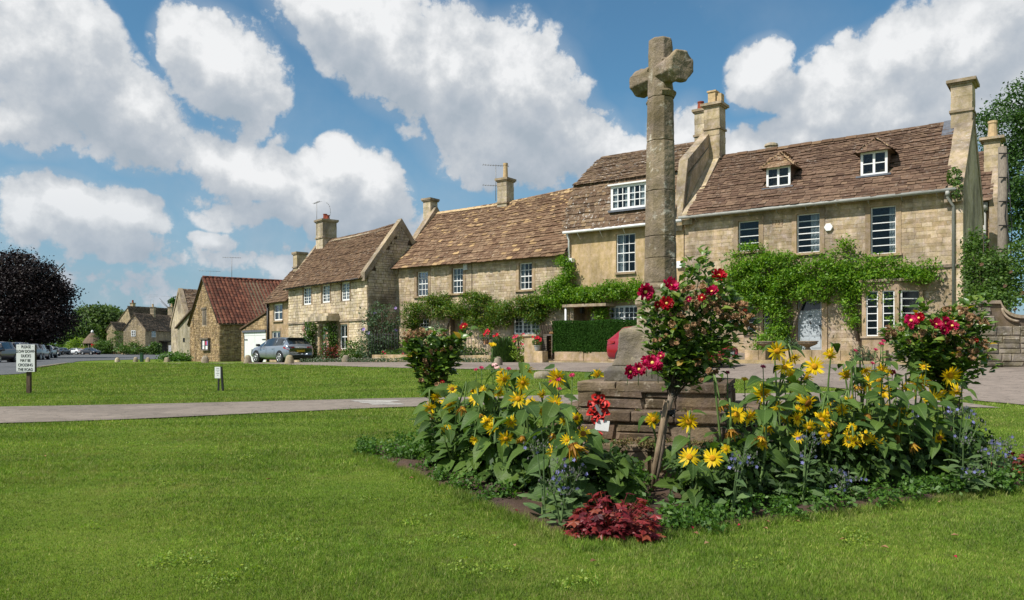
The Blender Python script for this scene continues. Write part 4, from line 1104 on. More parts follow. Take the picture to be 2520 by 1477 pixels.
# ---- middle tall house, rendered
hT = thing('rendered_house', 'tall ochre rendered house with steep lichened roof and wide white dormer', 'house', FR.pt(-13, 0, .6))
UT0, UT1 = -15.85, -10.18; VB, ZB = .80, 8.72; ZRT = 10.45
tw = rect(FR, 1517, 575, 1564, 670); tg = rect(FR, 1499, 752, 1574, 800); tp = rect(FR, 1402, 756, 1462, 822)
wT = wall_slab(hT, FR, UT0, UT1, .3, 6.5, -.03, [tw, tg, tp], M['render'], label='smooth ochre lime render')
shell(hT, FR, UT0, UT1, 0, DR, .3, 6.5, ZRT - .15, M['render'], left=False, right=False)
for u_ in (UT0, UT1 - .3):
    m_ = MB(); m_.prism([FR.pt(u_, 0, .3), FR.pt(u_, DR, .3), FR.pt(u_, DR, 6.5), FR.pt(u_, DR - VB, ZB - .1), FR.pt(u_, DR / 2, ZRT - .12), FR.pt(u_, VB, ZB - .12), FR.pt(u_, 0, 6.5)], FR.U * .3); m_.build('gable_wall', M['chimney'], hT)
roofT = roof_slabs(hT, FR, UT0 - .05, UT1 - .3, [(EAV, 6.42), (VB, ZB - .07), (DR / 2, ZRT - .07), (DR - VB, ZB - .07), (DR - EAV, 6.42)], M['mortarD'])
dT = rect(FR, 1505, 454, 1594, 515, .02)
def skipT(c, nn):
    u, v = FR.uv(c.x, c.y); return dT[0] - .05 < u < dT[1] + .05 and c.z > dT[2] - .1 and c.z < dT[3] + .05
tile_roof(roofT, FR.pt(UT0 - .08, EAV - .04, 6.47), FR.pt(UT1 - .35, EAV - .04, 6.47), FR.pt(UT0 + .02, VB, ZB), FR.pt(UT1 - .35, VB, ZB), M['tileT'], .19, .16, .30, .22, .035, skip=skipT, seed=8, limit=170)
tile_roof(roofT, FR.pt(UT0 - .03, VB - .1, ZB + .0), FR.pt(UT1 - .35, VB - .1, ZB + .0), FR.pt(UT0 + .1, DR / 2, ZRT), FR.pt(UT1 - .35, DR / 2, ZRT), M['tileT'], .16, .11, .26, .2, .032, seed=9, limit=130)
rb = MB(); u = UT0 + .05
while u < UT1 - .5:
    l = R.uniform(.38, .5); rb.prism([FR.pt(u, DR / 2 - .15, ZRT - .08), FR.pt(u, DR / 2, ZRT + .05), FR.pt(u, DR / 2 + .15, ZRT - .08)], FR.U * (l - .015)); u += l
rb.build('ridge_stones', M['tileT'], hT)
coping(hT, FR, UT1 - .42, UT1 - .02, [(-.15, 6.55), (VB - .35, ZB + .35), (DR / 2, ZRT + .45), (DR - VB, ZB + .3), (DR, 6.6)], M['coping'], .55)
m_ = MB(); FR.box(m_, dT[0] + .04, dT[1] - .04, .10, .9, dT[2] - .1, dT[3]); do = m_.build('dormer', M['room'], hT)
window(do, FR, *dT, -.05, 3, 3, fw=.11, bw=.035, surround=0, sill=False, lights=2, reveal=0, name='dormer_window', label='wide white two-light dormer window')
cb = MB()
for a, b in ((.08, .2), (.38, .46), (.56, .64), (.82, .93)):
    FR.box(cb, dT[0] + (dT[1] - dT[0]) * a, dT[0] + (dT[1] - dT[0]) * b, .03, .06, dT[2] + .1, dT[3] - .1)
cb.build('curtain', M['curtain'], do)
m_ = MB(); FR.box(m_, dT[0] - .1, dT[1] + .1, -.16, 1.1, dT[3] + .003, dT[3] + .07); m_.build('dormer_roof', M['white'], do)
m_ = MB(); FR.box(m_, dT[0] - .06, dT[1] + .06, -.2, .0, dT[2] - .09, dT[2] - .004); m_.build('lead_apron', M['lead'], do)
window(hT, FR, *tw, -.03, 3, 4, fw=.05, bw=.024, surround=0, midrail=True, reveal=.07, curtain=[(.05, .4), (.05, .95)][:1], lintel=0)
window(hT, FR, *tg, -.03, 3, 3, fw=.09, bw=.03, surround=0, lights=2, reveal=.03, curtain=[(.1, .4)])
u0, u1, z0, z1 = tp
m_ = MB(); FR.box(m_, u0 - .3, u1 + .3, 1.0, 1.05, .5, z1 + .2); FR.box(m_, u0 - .06, u0 - .005, .32, 1.0, .5, z1 + .1); FR.box(m_, u1 + .005, u1 + .06, .32, 1.0, .5, z1 + .1); po = m_.build('porch_recess', M['render'], hT)
m_ = MB(); FR.box(m_, u0 + .45 * (u1 - u0), u1 - .12, .93, .99, .6, z1 - .25); d_ = m_.build('porch_door', M['white'], po)
m_ = MB(); FR.box(m_, u0 + .58 * (u1 - u0), u1 - .28, .915, .93, z1 - .75, z1 - .38); m_.build('door_pane', M['carglass'], d_)
m_ = MB(); ca = FR.pix(1385, 748, -.9); cb_ = FR.pix(1492, 748, -.9); zc = (ca[1] + cb_[1]) / 2
FR.box(m_, ca[0], cb_[0], -.95, -.04, zc - .12, zc); m_.build('porch_canopy', M['coping'], hT)
for uu in (ca[0] + .12,): m_ = MB(); m_.tube([FR.pt(uu, -.85, .7), FR.pt(uu, -.85, zc - .12)], .045, 8); m_.build('porch_post', M['white'], hT)
lt = thing('lantern', 'black iron porch lantern hanging above the hedge at the rendered house', 'lantern', FR.pt(FR.pix(1432, 762, -.3)[0], -.3, FR.pix(1432, 772, -.3)[1]))
lb = lt.location.copy(); m_ = MB(); m_.lathe(lb, [(.05, 0), (.09, .04), (.13, .28), (.15, .30), (.05, .40), (.02, .42)], 6); m_.tube([lb + Vector((0, 0, .4)), lb + Vector((0, 0, .55))], .012, 4); m_.build('lamp_body', M['black'], lt)
m_ = MB(); m_.tube([FR.pt(UT0 - .05, -.36, 6.36), FR.pt(UT1 + .05, -.36, 6.38)], .07, 8)
for k in range(5): uu = UT0 + .7 + k * 1.15; m_.tube([FR.pt(uu, -.36, 6.3), FR.pt(uu, -.26, 6.2), FR.pt(uu, -.05, 6.0)], .014, 4)
m_.build('gutter', M['white'], hT)
m_ = MB(); uu = UT0 + .12; m_.tube([FR.pt(uu, -.30, 6.3), FR.pt(uu, -.12, 6.0), FR.pt(uu, -.12, 5.25)], .05, 8); m_.tube([FR.pt(uu - .12, -.12, 5.1), FR.pt(uu - .12, -.12, 3.2)], .05, 8); FR.box(m_, uu - .35, uu + .25, -.28, -.04, 5.02, 5.2); m_.build('downpipe', M['white'], hT)
m_ = MB(); uu, zz = FR.pix(1670, 652); FR.box(m_, uu - .05, uu + .22, -.14, -.035, zz - .16, zz + .14); tag(m_.build('alarm_box', M['white'], bevel=.03), 'white alarm box beside the stone cross shaft, just above the red rose blooms', 'alarm box')
uC = FR.pix(1727, 0, DR / 2 + .75)[0]; zc1 = FR.pix(1727, 276, DR / 2 + .75)[1]
chimney(hT, FR, uC, DR / 2 + .75, ZRT - .6, zc1, .46, .60, M['wallAg'], bands=(.45,), cap=.1, pots=((-.05, 0, .16, .42, 'redpot'),))

# ---- long low house
hM = thing('long_cottage', 'long low stone cottage with tan stone-tiled roof and three white upstairs sash windows', 'house', FR.pt(-21, 0, .6))
UM0, UM1 = -26.9, -15.86; ZEM = 5.42
mw = [rect(FR, 1026, 668, 1054, 729), rect(FR, 1112, 659, 1140, 722), rect(FR, 1277, 646, 1310, 713)]
mg = [rect(FR, 1030, 785, 1056, 825), rect(FR, 1262, 777, 1328, 824)]; md = rect(FR, 1109, 778, 1140, 856)
wM = wall_slab(hM, FR, UM0, UM1, .2, ZEM, 0, mw + mg + [md], M['mortar'], label='coursed honey stone front')
stones(wM, FR, UM0, UM1, .25, ZEM - .02, 0, [grow(h_, .15) for h_ in mw] + [grow(h_, .1) for h_ in mg] + [grow(md, .2)], M['wallM'], h=.12, wd=.36, gap=.007, proud=.010, seed=21)
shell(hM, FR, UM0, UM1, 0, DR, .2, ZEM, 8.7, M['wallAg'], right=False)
roofM = roof_slabs(hM, FR, UM0, UM1 + .02, [(EAV, ZEM - .05), (DR / 2, 8.72), (DR - EAV, ZEM - .05)], M['mortarD'])
tile_roof(roofM, FR.pt(UM0 + .02, EAV - .04, ZEM - .02), FR.pt(UM1 - .02, EAV - .04, ZEM + .03), FR.pt(UM0 + .02, DR / 2, 8.80), FR.pt(UM1 - .02, DR / 2, 9.20), M['tileM'], .20, .115, .32, .19, .040, seed=13, sag=.10)
rb = MB(); u = UM0 + .05
while u < UM1 - .1:
    l = R.uniform(.38, .5); t = (u - UM0) / (UM1 - UM0); zz = 8.83 + .40 * t - .12 * math.sin(math.pi * t); rb.prism([FR.pt(u, DR / 2 - .17, zz - .13), FR.pt(u, DR / 2, zz + .02), FR.pt(u, DR / 2 + .17, zz - .13)], FR.U * (l - .015)); u += l
rb.build('ridge_stones', M['potstone'], hM)
for r_ in mw: window(hM, FR, *r_, 0, 3, 4, fw=.06, bw=.026, surround=.17, lintel=.2, midrail=True, reveal=.10, curtain=[(.05, .25)])
window(hM, FR, *mg[0], 0, 3, 4, fw=.06, bw=.026, surround=.12, midrail=True)
window(hM, FR, *mg[1], 0, 2, 4, fw=.10, bw=.028, surround=.12, lights=3)
u0, u1, z0, z1 = md; m_ = MB(); FR.box(m_, u0 + .42, u1, .30, .35, z0, z1); d_ = m_.build('door', M['white'], hM)
m_ = MB(); FR.box(m_, u0 + .6, u1 - .18, .285, .30, z1 - .55, z1 - .2); m_.build('door_pane', M['carglass'], d_)
m_ = MB(); FR.box(m_, u0 - .15, u0, -.03, .3, z0 - .1, z1); FR.box(m_, u1, u1 + .15, -.03, .3, z0 - .1, z1); FR.box(m_, u0 - .2, u1 + .2, -.35, .3, z1 + .002, z1 + .12); FR.box(m_, u0, u0 + .42, .35, .4, z0, z1); m_.build('door_surround', M['ashlar'], hM)
coping(hM, FR, UM0 - .05, UM0 + .35, [(-.1, ZEM + .05), (DR / 2, 9.2), (DR, ZEM)], M['coping'], .4)
uC = FR.pix(1059, 0, DR / 2)[0]; chimney(hM, FR, uC, DR / 2, 8.5, FR.pix(1058, 493, DR / 2)[1], .55, .62, M['wallAg'], bands=(), cap=.09)
uC = FR.pix(1244, 0, DR / 2)[0]; z1_ = FR.pix(1244, 444, DR / 2)[1]
chimney(hM, FR, uC, DR / 2, 8.6, z1_, .62, .66, M['wallAg'], bands=(.12,), cap=.10, pots=((.0, 0, .14, .85, 'potstone'),))
m_ = MB(); m_.tube([FR.pt(-21.5, -.02, ZEM - .1), FR.pt(-21.5, -.02, 3.6)], .018, 5); m_.build('cable', M['barkd'], hM)
m_ = MB(); uu, zz = FR.pix(1148, 657); FR.box(m_, uu - .12, uu + .12, -.13, -.02, zz - .17, zz + .17); tag(m_.build('alarm_box', M['curtain'], bevel=.01), 'small cream alarm box under the eaves by the middle sash window of the long cottage', 'alarm box')
aerial('twin tv aerial on a tall mast beside the buff chimney pot of the long cottage', FR.pt(FR.pix(1223, 0, DR / 2)[0], DR / 2 - .1, 9.0), FR.pix(1223, 406, DR / 2)[1] - 9.0, 1.4, .25, 11, True)

# ================================================================== the cottage set at an angle, its low neighbour and garage
FA = Frame((-7.57, 41.8), (.635, -.773))
hA = thing('gabled_cottage', 'square stone cottage with dark side gable, paired white windows and a rose-framed door', 'house', FA.pt(-5, 0, .3))
DA = 4.1; UA0 = -9.95; ZEA = 5.10; ZRA = 7.85
aw = [rect(FA, 746, 706, 767, 750), rect(FA, 792, 700, 813, 745), rect(FA, 840, 694, 861.5, 740)]
ag = [rect(FA, 836, 798, 856, 860), rect(FA, 750, 798, 764, 861)]; ad = rect(FA, 791, 803, 812, 873)
wA = wall_slab(hA, FA, UA0, 0, .0, ZEA, 0, aw + ag + [ad], M['mortar'], label='pale coursed stone front')
hl = [grow(h_, .10) for h_ in aw + ag] + [grow(ad, .16)]
stones(wA, FA, UA0, -.02, .05, ZEA - .02, 0, hl, M['wallA'], h=.15, wd=.33, gap=.018, proud=.014, seed=31)
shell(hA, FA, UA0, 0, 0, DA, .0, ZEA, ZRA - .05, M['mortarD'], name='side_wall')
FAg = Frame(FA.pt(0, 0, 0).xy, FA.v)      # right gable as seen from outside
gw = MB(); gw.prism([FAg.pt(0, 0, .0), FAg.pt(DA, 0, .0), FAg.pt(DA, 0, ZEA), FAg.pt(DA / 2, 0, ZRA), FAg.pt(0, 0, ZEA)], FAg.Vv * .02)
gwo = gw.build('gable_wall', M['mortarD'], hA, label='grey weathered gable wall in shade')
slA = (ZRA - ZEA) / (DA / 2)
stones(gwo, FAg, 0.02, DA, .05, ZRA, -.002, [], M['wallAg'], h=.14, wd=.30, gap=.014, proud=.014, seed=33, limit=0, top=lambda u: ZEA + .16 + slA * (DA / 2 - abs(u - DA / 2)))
roofA = roof_slabs(hA, FA, UA0 + .1, -.2, [(EAV, ZEA - .30), (DA / 2, ZRA - .06), (DA - EAV, ZEA - .3)], M['mortarD'])
tile_roof(roofA, FA.pt(UA0 + .2, EAV - .04, ZEA - .26), FA.pt(-.36, EAV - .04, ZEA - .26), FA.pt(UA0 + .2, DA / 2, ZRA), FA.pt(-.36, DA / 2, ZRA), M['tileA'], .18, .12, .28, .18, .032, seed=17, sag=.06)
rb = MB(); u = UA0 + .2
while u < -.5:
    l = R.uniform(.38, .5); zz = ZRA - .02 - .06 * math.sin(math.pi * u / UA0); rb.prism([FA.pt(u, DA / 2 - .15, zz - .1), FA.pt(u, DA / 2, zz + .03), FA.pt(u, DA / 2 + .15, zz - .1)], FA.U * (l - .015)); u += l
rb.build('ridge_stones', M['coping'], hA)
coping(hA, FA, -.40, .04, [(-.2, ZEA + .0), (DA / 2, ZRA + .28), (DA + .2, ZEA + .0)], M['coping'], .45)
coping(hA, FA, UA0 - .03, UA0 + .28, [(-.2, ZEA - .1), (DA / 2, ZRA + .12), (DA + .2, ZEA - .1)], M['coping'], .35)
uC = FA.pix(803, 0, DA / 2)[0]; z1_ = FA.pix(803, 545, DA / 2)[1]
chimney(hA, FA, uC, DA / 2, ZRA - .6, z1_, .95, .95, M['wallAg'], bands=(.38,), cap=.10, pots=((-.15, 0, .14, .42, 'redpot'), (.18, 0, .14, .30, 'redpot')))
for r_ in aw: window(hA, FA, *r_, 0, 2, 5, fw=.09, bw=.025, surround=.09, lintel=.12, lights=2, reveal=.06, sill=False, label=None)
window(hA, FA, *ag[0], 0, 2, 2, fw=.07, bw=.04, surround=.14, lintel=.14, midrail=True, reveal=.07, curtain=[(0, .15), (.85, 1)])
window(hA, FA, *ag[1], 0, 2, 2, fw=.07, bw=.04, surround=.1, lintel=.14, midrail=True, reveal=.07)
u0, u1, z0, z1 = ad; m_ = MB(); FA.box(m_, u0, u1, .12, .17, z0, z1); d_ = m_.build('door', M['whited'], hA)
m_ = MB(); FA.box(m_, u0 + .15, u1 - .15, .105, .12, z0 + 1.3, z1 - .2); m_.build('door_pane', M['carglass'], d_)
m_ = MB(); hd = rect(FA, 768, 780, 822, 790, -.4); FA.box(m_, hd[0], hd[1], -.85, .05, hd[2] - .02, hd[3] + .02); FA.box(m_, hd[0] + .15, hd[1] - .15, -.7, .05, hd[3] + .021, hd[3] + .16); m_.build('door_hood', M['wallAg'], hA)
m_ = MB(); FA.box(m_, u0 - .2, u0, -.12, .12, z0 - .1, z1); FA.box(m_, u1, u1 + .2, -.12, .12, z0 - .1, z1); m_.build('door_surround', M['ashlar'], hA)
zst = (FA.pix(742, 800)[1] + FA.pix(900, 783)[1]) / 2
m_ = MB(); FA.box(m_, UA0, -.02, -.09, .01, zst - .03, zst + .08); m_.build('string_course', M['coping'], hA)
m_ = MB(); m_.tube([FA.pt(UA0, -.34, ZEA - .36), FA.pt(-.4, -.34, ZEA - .33)], .05, 6)
for k in range(6): uu = UA0 + 1 + k * 1.5; m_.tube([FA.pt(uu, -.3, ZEA - .35), FA.pt(uu, -.03, ZEA - .5)], .012, 4)
m_.build('gutter', M['black'], hA)
ax = aerial('cluster of tv aerials strapped to the red-potted chimney of the gabled cottage', FA.pt(uC - .2, DA / 2 - .55, z1_ - .9), 2.1, .9, 2.2, 6)
dsh = MB()
for k in range(9):
    t0, t1 = k / 9 * math.pi - 1.57, (k + 1) / 9 * math.pi - 1.57; c = FA.pt(uC + .35, DA / 2 - .2, z1_ + .55)
    dsh.tube([c + Vector((.28 * math.cos(t0), 0, .55 * math.sin(t0))), c + Vector((.28 * math.cos(t1), 0, .55 * math.sin(t1)))], .012, 4)
dsh.build('loop_aerial', M['aerial'], ax)

# low neighbour
hL = thing('low_cottage_wing', 'narrow low cottage wing between the white garage door and the gabled cottage', 'house', FA.pt(-11.7, .15, .1))
UL0, UL1 = -13.5, -9.96; VL = .18
lw_ = [rect(FA, 674, 748, 696, 789, VL), rect(FA, 669.5, 815, 691, 853, VL)]
wL = wall_slab(hL, FA, UL0, UL1, -.1, 4.2, VL, lw_, M['ashlar'])
ML = M['wallL'] = stone_mat('smooth_ashlar', [(0.440, 0.310, 0.187), (0.506, 0.362, 0.226)], (0.330, 0.228, 0.143), .5, None, 0, 24)
stones(wL, FA, UL0, UL1, -.1, 4.15, VL, [grow(h_, .12) for h_ in lw_], ML, h=.34, wd=.55, gap=.006, proud=.005, seed=35, limit=60)
shell(hL, FA, UL0, UL1, VL, 4.2, -.1, 4.1, 6.4, ML, right=False)
roofL = roof_slabs(hL, FA, UL0 - .05, UL1, [(VL - .25, 4.02), (2.1, 6.42), (4.4, 4.0)], M['mortarD'])
tile_roof(roofL, FA.pt(UL0 - .1, VL - .28, 4.06), FA.pt(UL1, VL - .28, 4.06), FA.pt(UL0 - .1, 2.1, 6.5), FA.pt(UL1, 2.1, 6.5), M['tileA'], .22, .15, .30, .22, .04, seed=19, limit=120)
for r_ in lw_: window(hL, FA, *r_, VL, 1, 2, fw=.09, bw=.05, surround=.05, lintel=.2, lights=2, reveal=.05)
m_ = MB(); m_.tube([FA.pt(UL0 + .1, VL - .1, 4.0), FA.pt(UL0 + .1, VL - .1, 0)], .07, 6); m_.build('downpipe', M['black'], hL)
uC = FA.pix(738, 0, 2.1)[0]; chimney(hL, FA, uC, 2.1, 6.0, FA.pix(738, 624, 2.1)[1], .62, .7, M['chimney'], bands=(.3,), cap=.08)

gG = thing('garage', 'small garage with tall white double doors beside the red-roofed barn', 'garage', FA.pt(-15.5, 0, .1))
UG0 = FA.pix(594, 0, .1)[0]; UG1 = UL0 - .02
gd = (FA.pix(600.5, 0, .1)[0], FA.pix(654, 0, .1)[0], -.1, (FA.pix(600, 820, .1)[1] + FA.pix(654, 816, .1)[1]) / 2)
zl, zr_ = FA.pix(597, 812, .1)[1], FA.pix(654, 771, .1)[1]
m_ = MB(); m_.add([FA.pt(UG0, .1, -.2), FA.pt(gd[0], .1, -.2), FA.pt(gd[0], .1, gd[3]), FA.pt(gd[1], .1, gd[3]), FA.pt(gd[1], .1, -.2), FA.pt(UG1, .1, -.2), FA.pt(UG1, .1, zr_), FA.pt(UG0, .1, zl)], [(0, 1, 2, 7), (2, 3, 6, 7), (3, 4, 5, 6)])
m_.prism([FA.pt(UG0, .1, -.2), FA.pt(UG0, 4, -.2), FA.pt(UG0, 4, zl), FA.pt(UG0, .1, zl)], FA.U * .1)
gwl_ = m_.build('wall', M['mortarD'], gG)
tp_ = lambda u: zl + (zr_ - zl) * (u - UG0) / (UG1 - UG0)
stones(gwl_, FA, UG0, UG1, -.2, zr_, .1, [(gd[0] - .03, gd[1] + .03, -.3, gd[3] + .16)], M['wallB'], h=.12, wd=.28, gap=.012, rubble=True, seed=37, limit=60, top=tp_)
m_ = MB(); m_.prism([FA.pt(UG0 - .1, 0.0, zl + .0), FA.pt(UG1, 0.0, zr_ + .02), FA.pt(UG1, 4.2, zr_ + .02), FA.pt(UG0 - .1, 4.2, zl)], (0, 0, .12)); m_.build('roof', M['tileA'], gG)
m_ = MB(); FA.box(m_, gd[0] - .15, gd[1] + .1, .02, .12, gd[3] + .005, gd[3] + .14); m_.build('lintel', M['lead'], gG)
gm = (gd[0] + gd[1]) / 2
for (a, b) in ((gd[0] + .02, gm - .01), (gm + .01, gd[1] - .02)):
    m_ = MB(); FA.box(m_, a, b, .14, .19, .0, gd[3])
    k = a
    while k < b - .02: FA.box(m_, k + .006, min(k + .12, b) - .006, .128, .14, .04, gd[3] - .12); k += .12
    FA.box(m_, a, b, .11, .128, gd[3] - .20, gd[3] - .02)
    d_ = m_.build('garage_door', M['whited'], gG)
    h_ = MB(); a2 = a if a < gm - .1 and a < gm - .5 else b - .5
    a2 = a + .05 if a < gm - .2 else b - .6
    FA.box(h_, a2, a2 + .55, .095, .11, gd[3] - .52, gd[3] - .46); h_.build('hinge', M['black'], d_)

# ================================================================== barn with red pantiles
FBn = Frame((-20.94, 57.0), (.60, -.80))       # gable towards the camera; u=0 is the right-hand corner
hB = thing('stone_barn', 'rubble stone barn with a red pantile roof and a notice board on its gable', 'barn', FBn.pt(-3.8, 0, 0))
GW = 7.6; ZEB = 2.95; ZRB = 6.35; LB = 10
shut = rect(FBn, 498, 762, 508, 800); 
tpB = lambda u: ZEB + (ZRB - ZEB) * (1 - abs(u + GW / 2) / (GW / 2))
m_ = MB(); m_.prism([FBn.pt(-GW, 0, -.4), FBn.pt(0, 0, -.4), FBn.pt(0, 0, ZEB), FBn.pt(-GW / 2, 0, ZRB), FBn.pt(-GW, 0, ZEB)], FBn.Vv * .4)
m_.prism([FBn.pt(0, .4, -.4), FBn.pt(0, LB, -.4), FBn.pt(0, LB, ZEB), FBn.pt(0, .4, ZEB)], FBn.U * -.3)
m_.prism([FBn.pt(-GW, .4, -.4), FBn.pt(-GW, LB, -.4), FBn.pt(-GW, LB, ZEB), FBn.pt(-GW, .4, ZEB)], FBn.U * .3)
wB = m_.build('wall', M['mortar'], hB)
stones(wB, FBn, -GW, 0, -.3, ZRB, -.002, [grow(shut, .12)], M['wallB'], h=.13, wd=.25, gap=.012, proud=.03, rubble=True, seed=41, top=tpB, limit=300)
FBs = Frame(FBn.pt(0, 0, 0).xy, FBn.v)
stones(wB, FBs, 0, LB, -.3, ZEB - .02, -.002, [(3.1, 6.2, 1.2, 3.2)], M['wallB'], h=.13, wd=.25, gap=.012, proud=.03, rubble=True, seed=42, limit=0)
m_ = MB()
for k in range(14):
    for j in range(10): FBs.box(m_, 3.1 + j * .3 + (k % 2) * .1, 3.1 + j * .3 + (k % 2) * .1 + .26, -.03, .0, 1.2 + k * .12, 1.2 + k * .12 + .1)
m_.build('brick_patch', M['brick'], wB)
m_ = MB(); ov = .22
for sgn in (1, -1):
    a = (-GW / 2, ZRB); e = (-GW / 2 + sgn * (GW / 2 + ov), ZEB - ov * (ZRB - ZEB) / (GW / 2))
    m_.prism([FBn.pt(a[0], -.12, a[1] + .02), FBn.pt(e[0], -.12, e[1] + .02), FBn.pt(e[0], LB, e[1] + .02), FBn.pt(a[0], LB, a[1] + .02)], (0, 0, .06))
rfB = m_.build('roof', M['mortarD'], hB)
# pantiles: each a curved slip
pv = []
for i in range(5):
    rr = random.Random(i + 60); n = 5; vs = []
    for (y, dz) in ((0, .9), (1.12, .0)):
        for k in range(n): t = k / (n - 1); vs.append((t - .5 + rr.uniform(-.01, .01), y + (rr.uniform(-.02, .02)), dz * .35 + .75 * math.sin(t * math.pi * 1.25) + .0))
    fs = [(k, k + 1, n + k + 1, n + k) for k in range(n - 1)]
    vs += [(vs[k][0], vs[k][1] + .02, vs[k][2] - .35) for k in range(n)]; fs += [(2 * n + k, 2 * n + k + 1, k + 1, k) for k in range(n - 1)]
    pv.append((np.array(vs), fs))
pm = unit_meshes(pv, M['pantile'], 'pantile'); items = []
rn = random.Random(4)
eR = FBn.pt(ov, -.14, ZEB - ov * (ZRB - ZEB) / (GW / 2) + .09); rR = FBn.pt(-GW / 2, -.14, ZRB + .09); up = (rR - eR); S_ = up.length; up.normalize(); ud = FBn.Vv; nn = ud.cross(up); nn = nn if nn.z > 0 else -nn
ncol = int(LB / .27); nrow = int(S_ / .31)
for j in range(nrow + 1):
    for i in range(ncol):
        o = eR + ud * (i * .27 + .135 + rn.uniform(-.008, .008)) + up * (j * .31 + rn.uniform(-.012, .012)) + nn * (rn.uniform(0, .008) + .04 * math.sin(i * .35))
        if j == nrow: o = rR - up * .3 + ud * (i * .27 + .135)
        x = -ud if ud.cross(up).dot(nn) < 0 else ud
        Mx = Matrix(((ud.x * .27, up.x * .31, nn.x * .055, o.x), (ud.y * .27, up.y * .31, nn.y * .055, o.y), (ud.z * .27, up.z * .31, nn.z * .055, o.z), (0, 0, 0, 1)))
        if Mx.to_3x3().determinant() < 0: Mx = Mx @ Matrix.Diagonal((-1, 1, 1, 1))
        items.append((rn.randrange(5), Mx, (o - Vector((0, 0, 1.15))).length))
place_units(items, pv, pm, rfB, 'pantile', 'pantile_mass', M['pantile'], 300)
m_ = MB(); k = 0.
while k < LB: m_.tube([FBn.pt(-GW / 2, k - .1, ZRB + .09), FBn.pt(-GW / 2, k + .30, ZRB + .085)], .12, 8); k += .42
m_.build('ridge_tiles', M['pantile'], hB)
m_ = MB(); m_.tube([FBn.pt(.0 - GW / 2, -.16, ZRB + .06), FBn.pt(.16, -.16, ZEB - .05)], .05, 4); m_.tube([FBn.pt(-GW / 2, -.16, ZRB + .06), FBn.pt(-GW - .16, -.16, ZEB - .05)], .05, 4); m_.build('verge', M['barkd'], hB)
m_ = MB(); FBn.box(m_, shut[0], shut[1], .0, .05, shut[2], shut[3]); FBn.box(m_, shut[0] - .1, shut[1] + .1, -.05, .06, shut[3] + .004, shut[3] + .16); s_ = m_.build('shutter', M['wood'], hB)
m_ = MB(); m_.tube([FBn.pt(FBn.pix(477, 0)[0], -.06, FBn.pix(477, 805)[1]), FBn.pt(FBn.pix(477, 0)[0], -.06, FBn.pix(477, 782)[1])], .03, 4); m_.build('iron_tie', M['black'], hB)
# notice board
nb = rect(FBn, 494, 836, 512, 863, -.2); nbt = thing('notice_board', 'wooden parish notice board with papers on the barn gable', 'notice board', FBn.pt((nb[0] + nb[1]) / 2, -.1, nb[2]))
m_ = MB(); w_ = .09
FBn.box(m_, nb[0], nb[1], -.14, -.03, nb[2], nb[3]); m_.build('back_board', M['lead'], nbt)
m_ = MB(); FBn.box(m_, nb[0] - .03, nb[0] + w_, -.20, -.14, nb[2], nb[3]); FBn.box(m_, nb[1] - w_, nb[1] + .03, -.20, -.14, nb[2], nb[3]); FBn.box(m_, nb[0] + w_, nb[1] - w_, -.20, -.14, nb[2], nb[2] + w_); FBn.box(m_, nb[0] - .06, nb[1] + .06, -.24, -.03, nb[3] + .002, nb[3] + .12); FBn.box(m_, (nb[0] + nb[1]) / 2 - .03, (nb[0] + nb[1]) / 2 + .03, -.19, -.142, nb[2] + w_, nb[3]); m_.build('frame', M['wood'], nbt)
for (a, b, c, d, mt) in ((.16, .42, .45, .92, 'card'), (.16, .40, .14, .40, 'card'), (.57, .72, .5, .85, 'geraniumP'), (.73, .88, .48, .9, 'borageflower'), (.58, .84, .12, .42, 'card')):
    m_ = MB(); FBn.box(m_, nb[0] + (nb[1] - nb[0]) * a, nb[0] + (nb[1] - nb[0]) * b, -.155, -.141, nb[2] + (nb[3] - nb[2]) * c, nb[2] + (nb[3] - nb[2]) * d); m_.build('paper', M[mt], nbt)
aerial('tv aerial rising above the ridge of the red-tiled barn', FBn.pt(-GW / 2 - .4, 2.2, ZRB - .2), 2.0, 1.3, .3, 8)
# wooden gate between barn and garage
gt = thing('boarded_gate', 'grey weathered boarded gate between the barn and the garage', 'gate', FA.pt(FA.pix(578, 0, 1.2)[0], 1.2, 0))
ga, gb = FA.pix(566, 0, 1.2)[0], FA.pix(593, 0, 1.2)[0]; k = ga; zt = FA.pix(580, 834, 1.2)[1]
while k < gb - .02:
    m_ = MB(); FA.box(m_, k + .006, k + .145, 1.2 + R.uniform(-.01, .01), 1.24, -.3, zt + R.uniform(-.03, .03)); m_.build('board', M['wood'], gt); k += .15

# building behind the barn
h2 = thing('old_cottage', 'old cottage with steep lichened roof and plastered lean-to behind the barn', 'house', (-31.5, 76, 0))
F2 = Frame((-31.4, 77.0), (.62, -.785)); W2 = 5.4; L2 = 11
ze2, zr2 = 3.4, 6.75
m_ = MB(); m_.prism([F2.pt(-W2, 0, -.5), F2.pt(0, 0, -.5), F2.pt(0, 0, ze2), F2.pt(-W2 / 2, 0, zr2), F2.pt(-W2, 0, ze2)], F2.Vv * L2); m_.build('wall', M['wallAg'], h2)
m_ = MB()
for sgn in (1, -1):
    e = (-W2 / 2 + sgn * (W2 / 2 + .2), ze2 - .2); m_.prism([F2.pt(-W2 / 2, .3, zr2), F2.pt(e[0], .3, e[1]), F2.pt(e[0], L2, e[1]), F2.pt(-W2 / 2, L2, zr2)], (0, 0, .1))
r2 = m_.build('roof', M['mortarD'], h2)
tile_roof(r2, F2.pt(.22, .3, ze2 - .1), F2.pt(.22, L2, ze2 - .1), F2.pt(-W2 / 2, .3, zr2 + .12), F2.pt(-W2 / 2, L2, zr2 + .12), M['tileT'], .28, .2, .4, .3, .05, limit=60, seed=71)
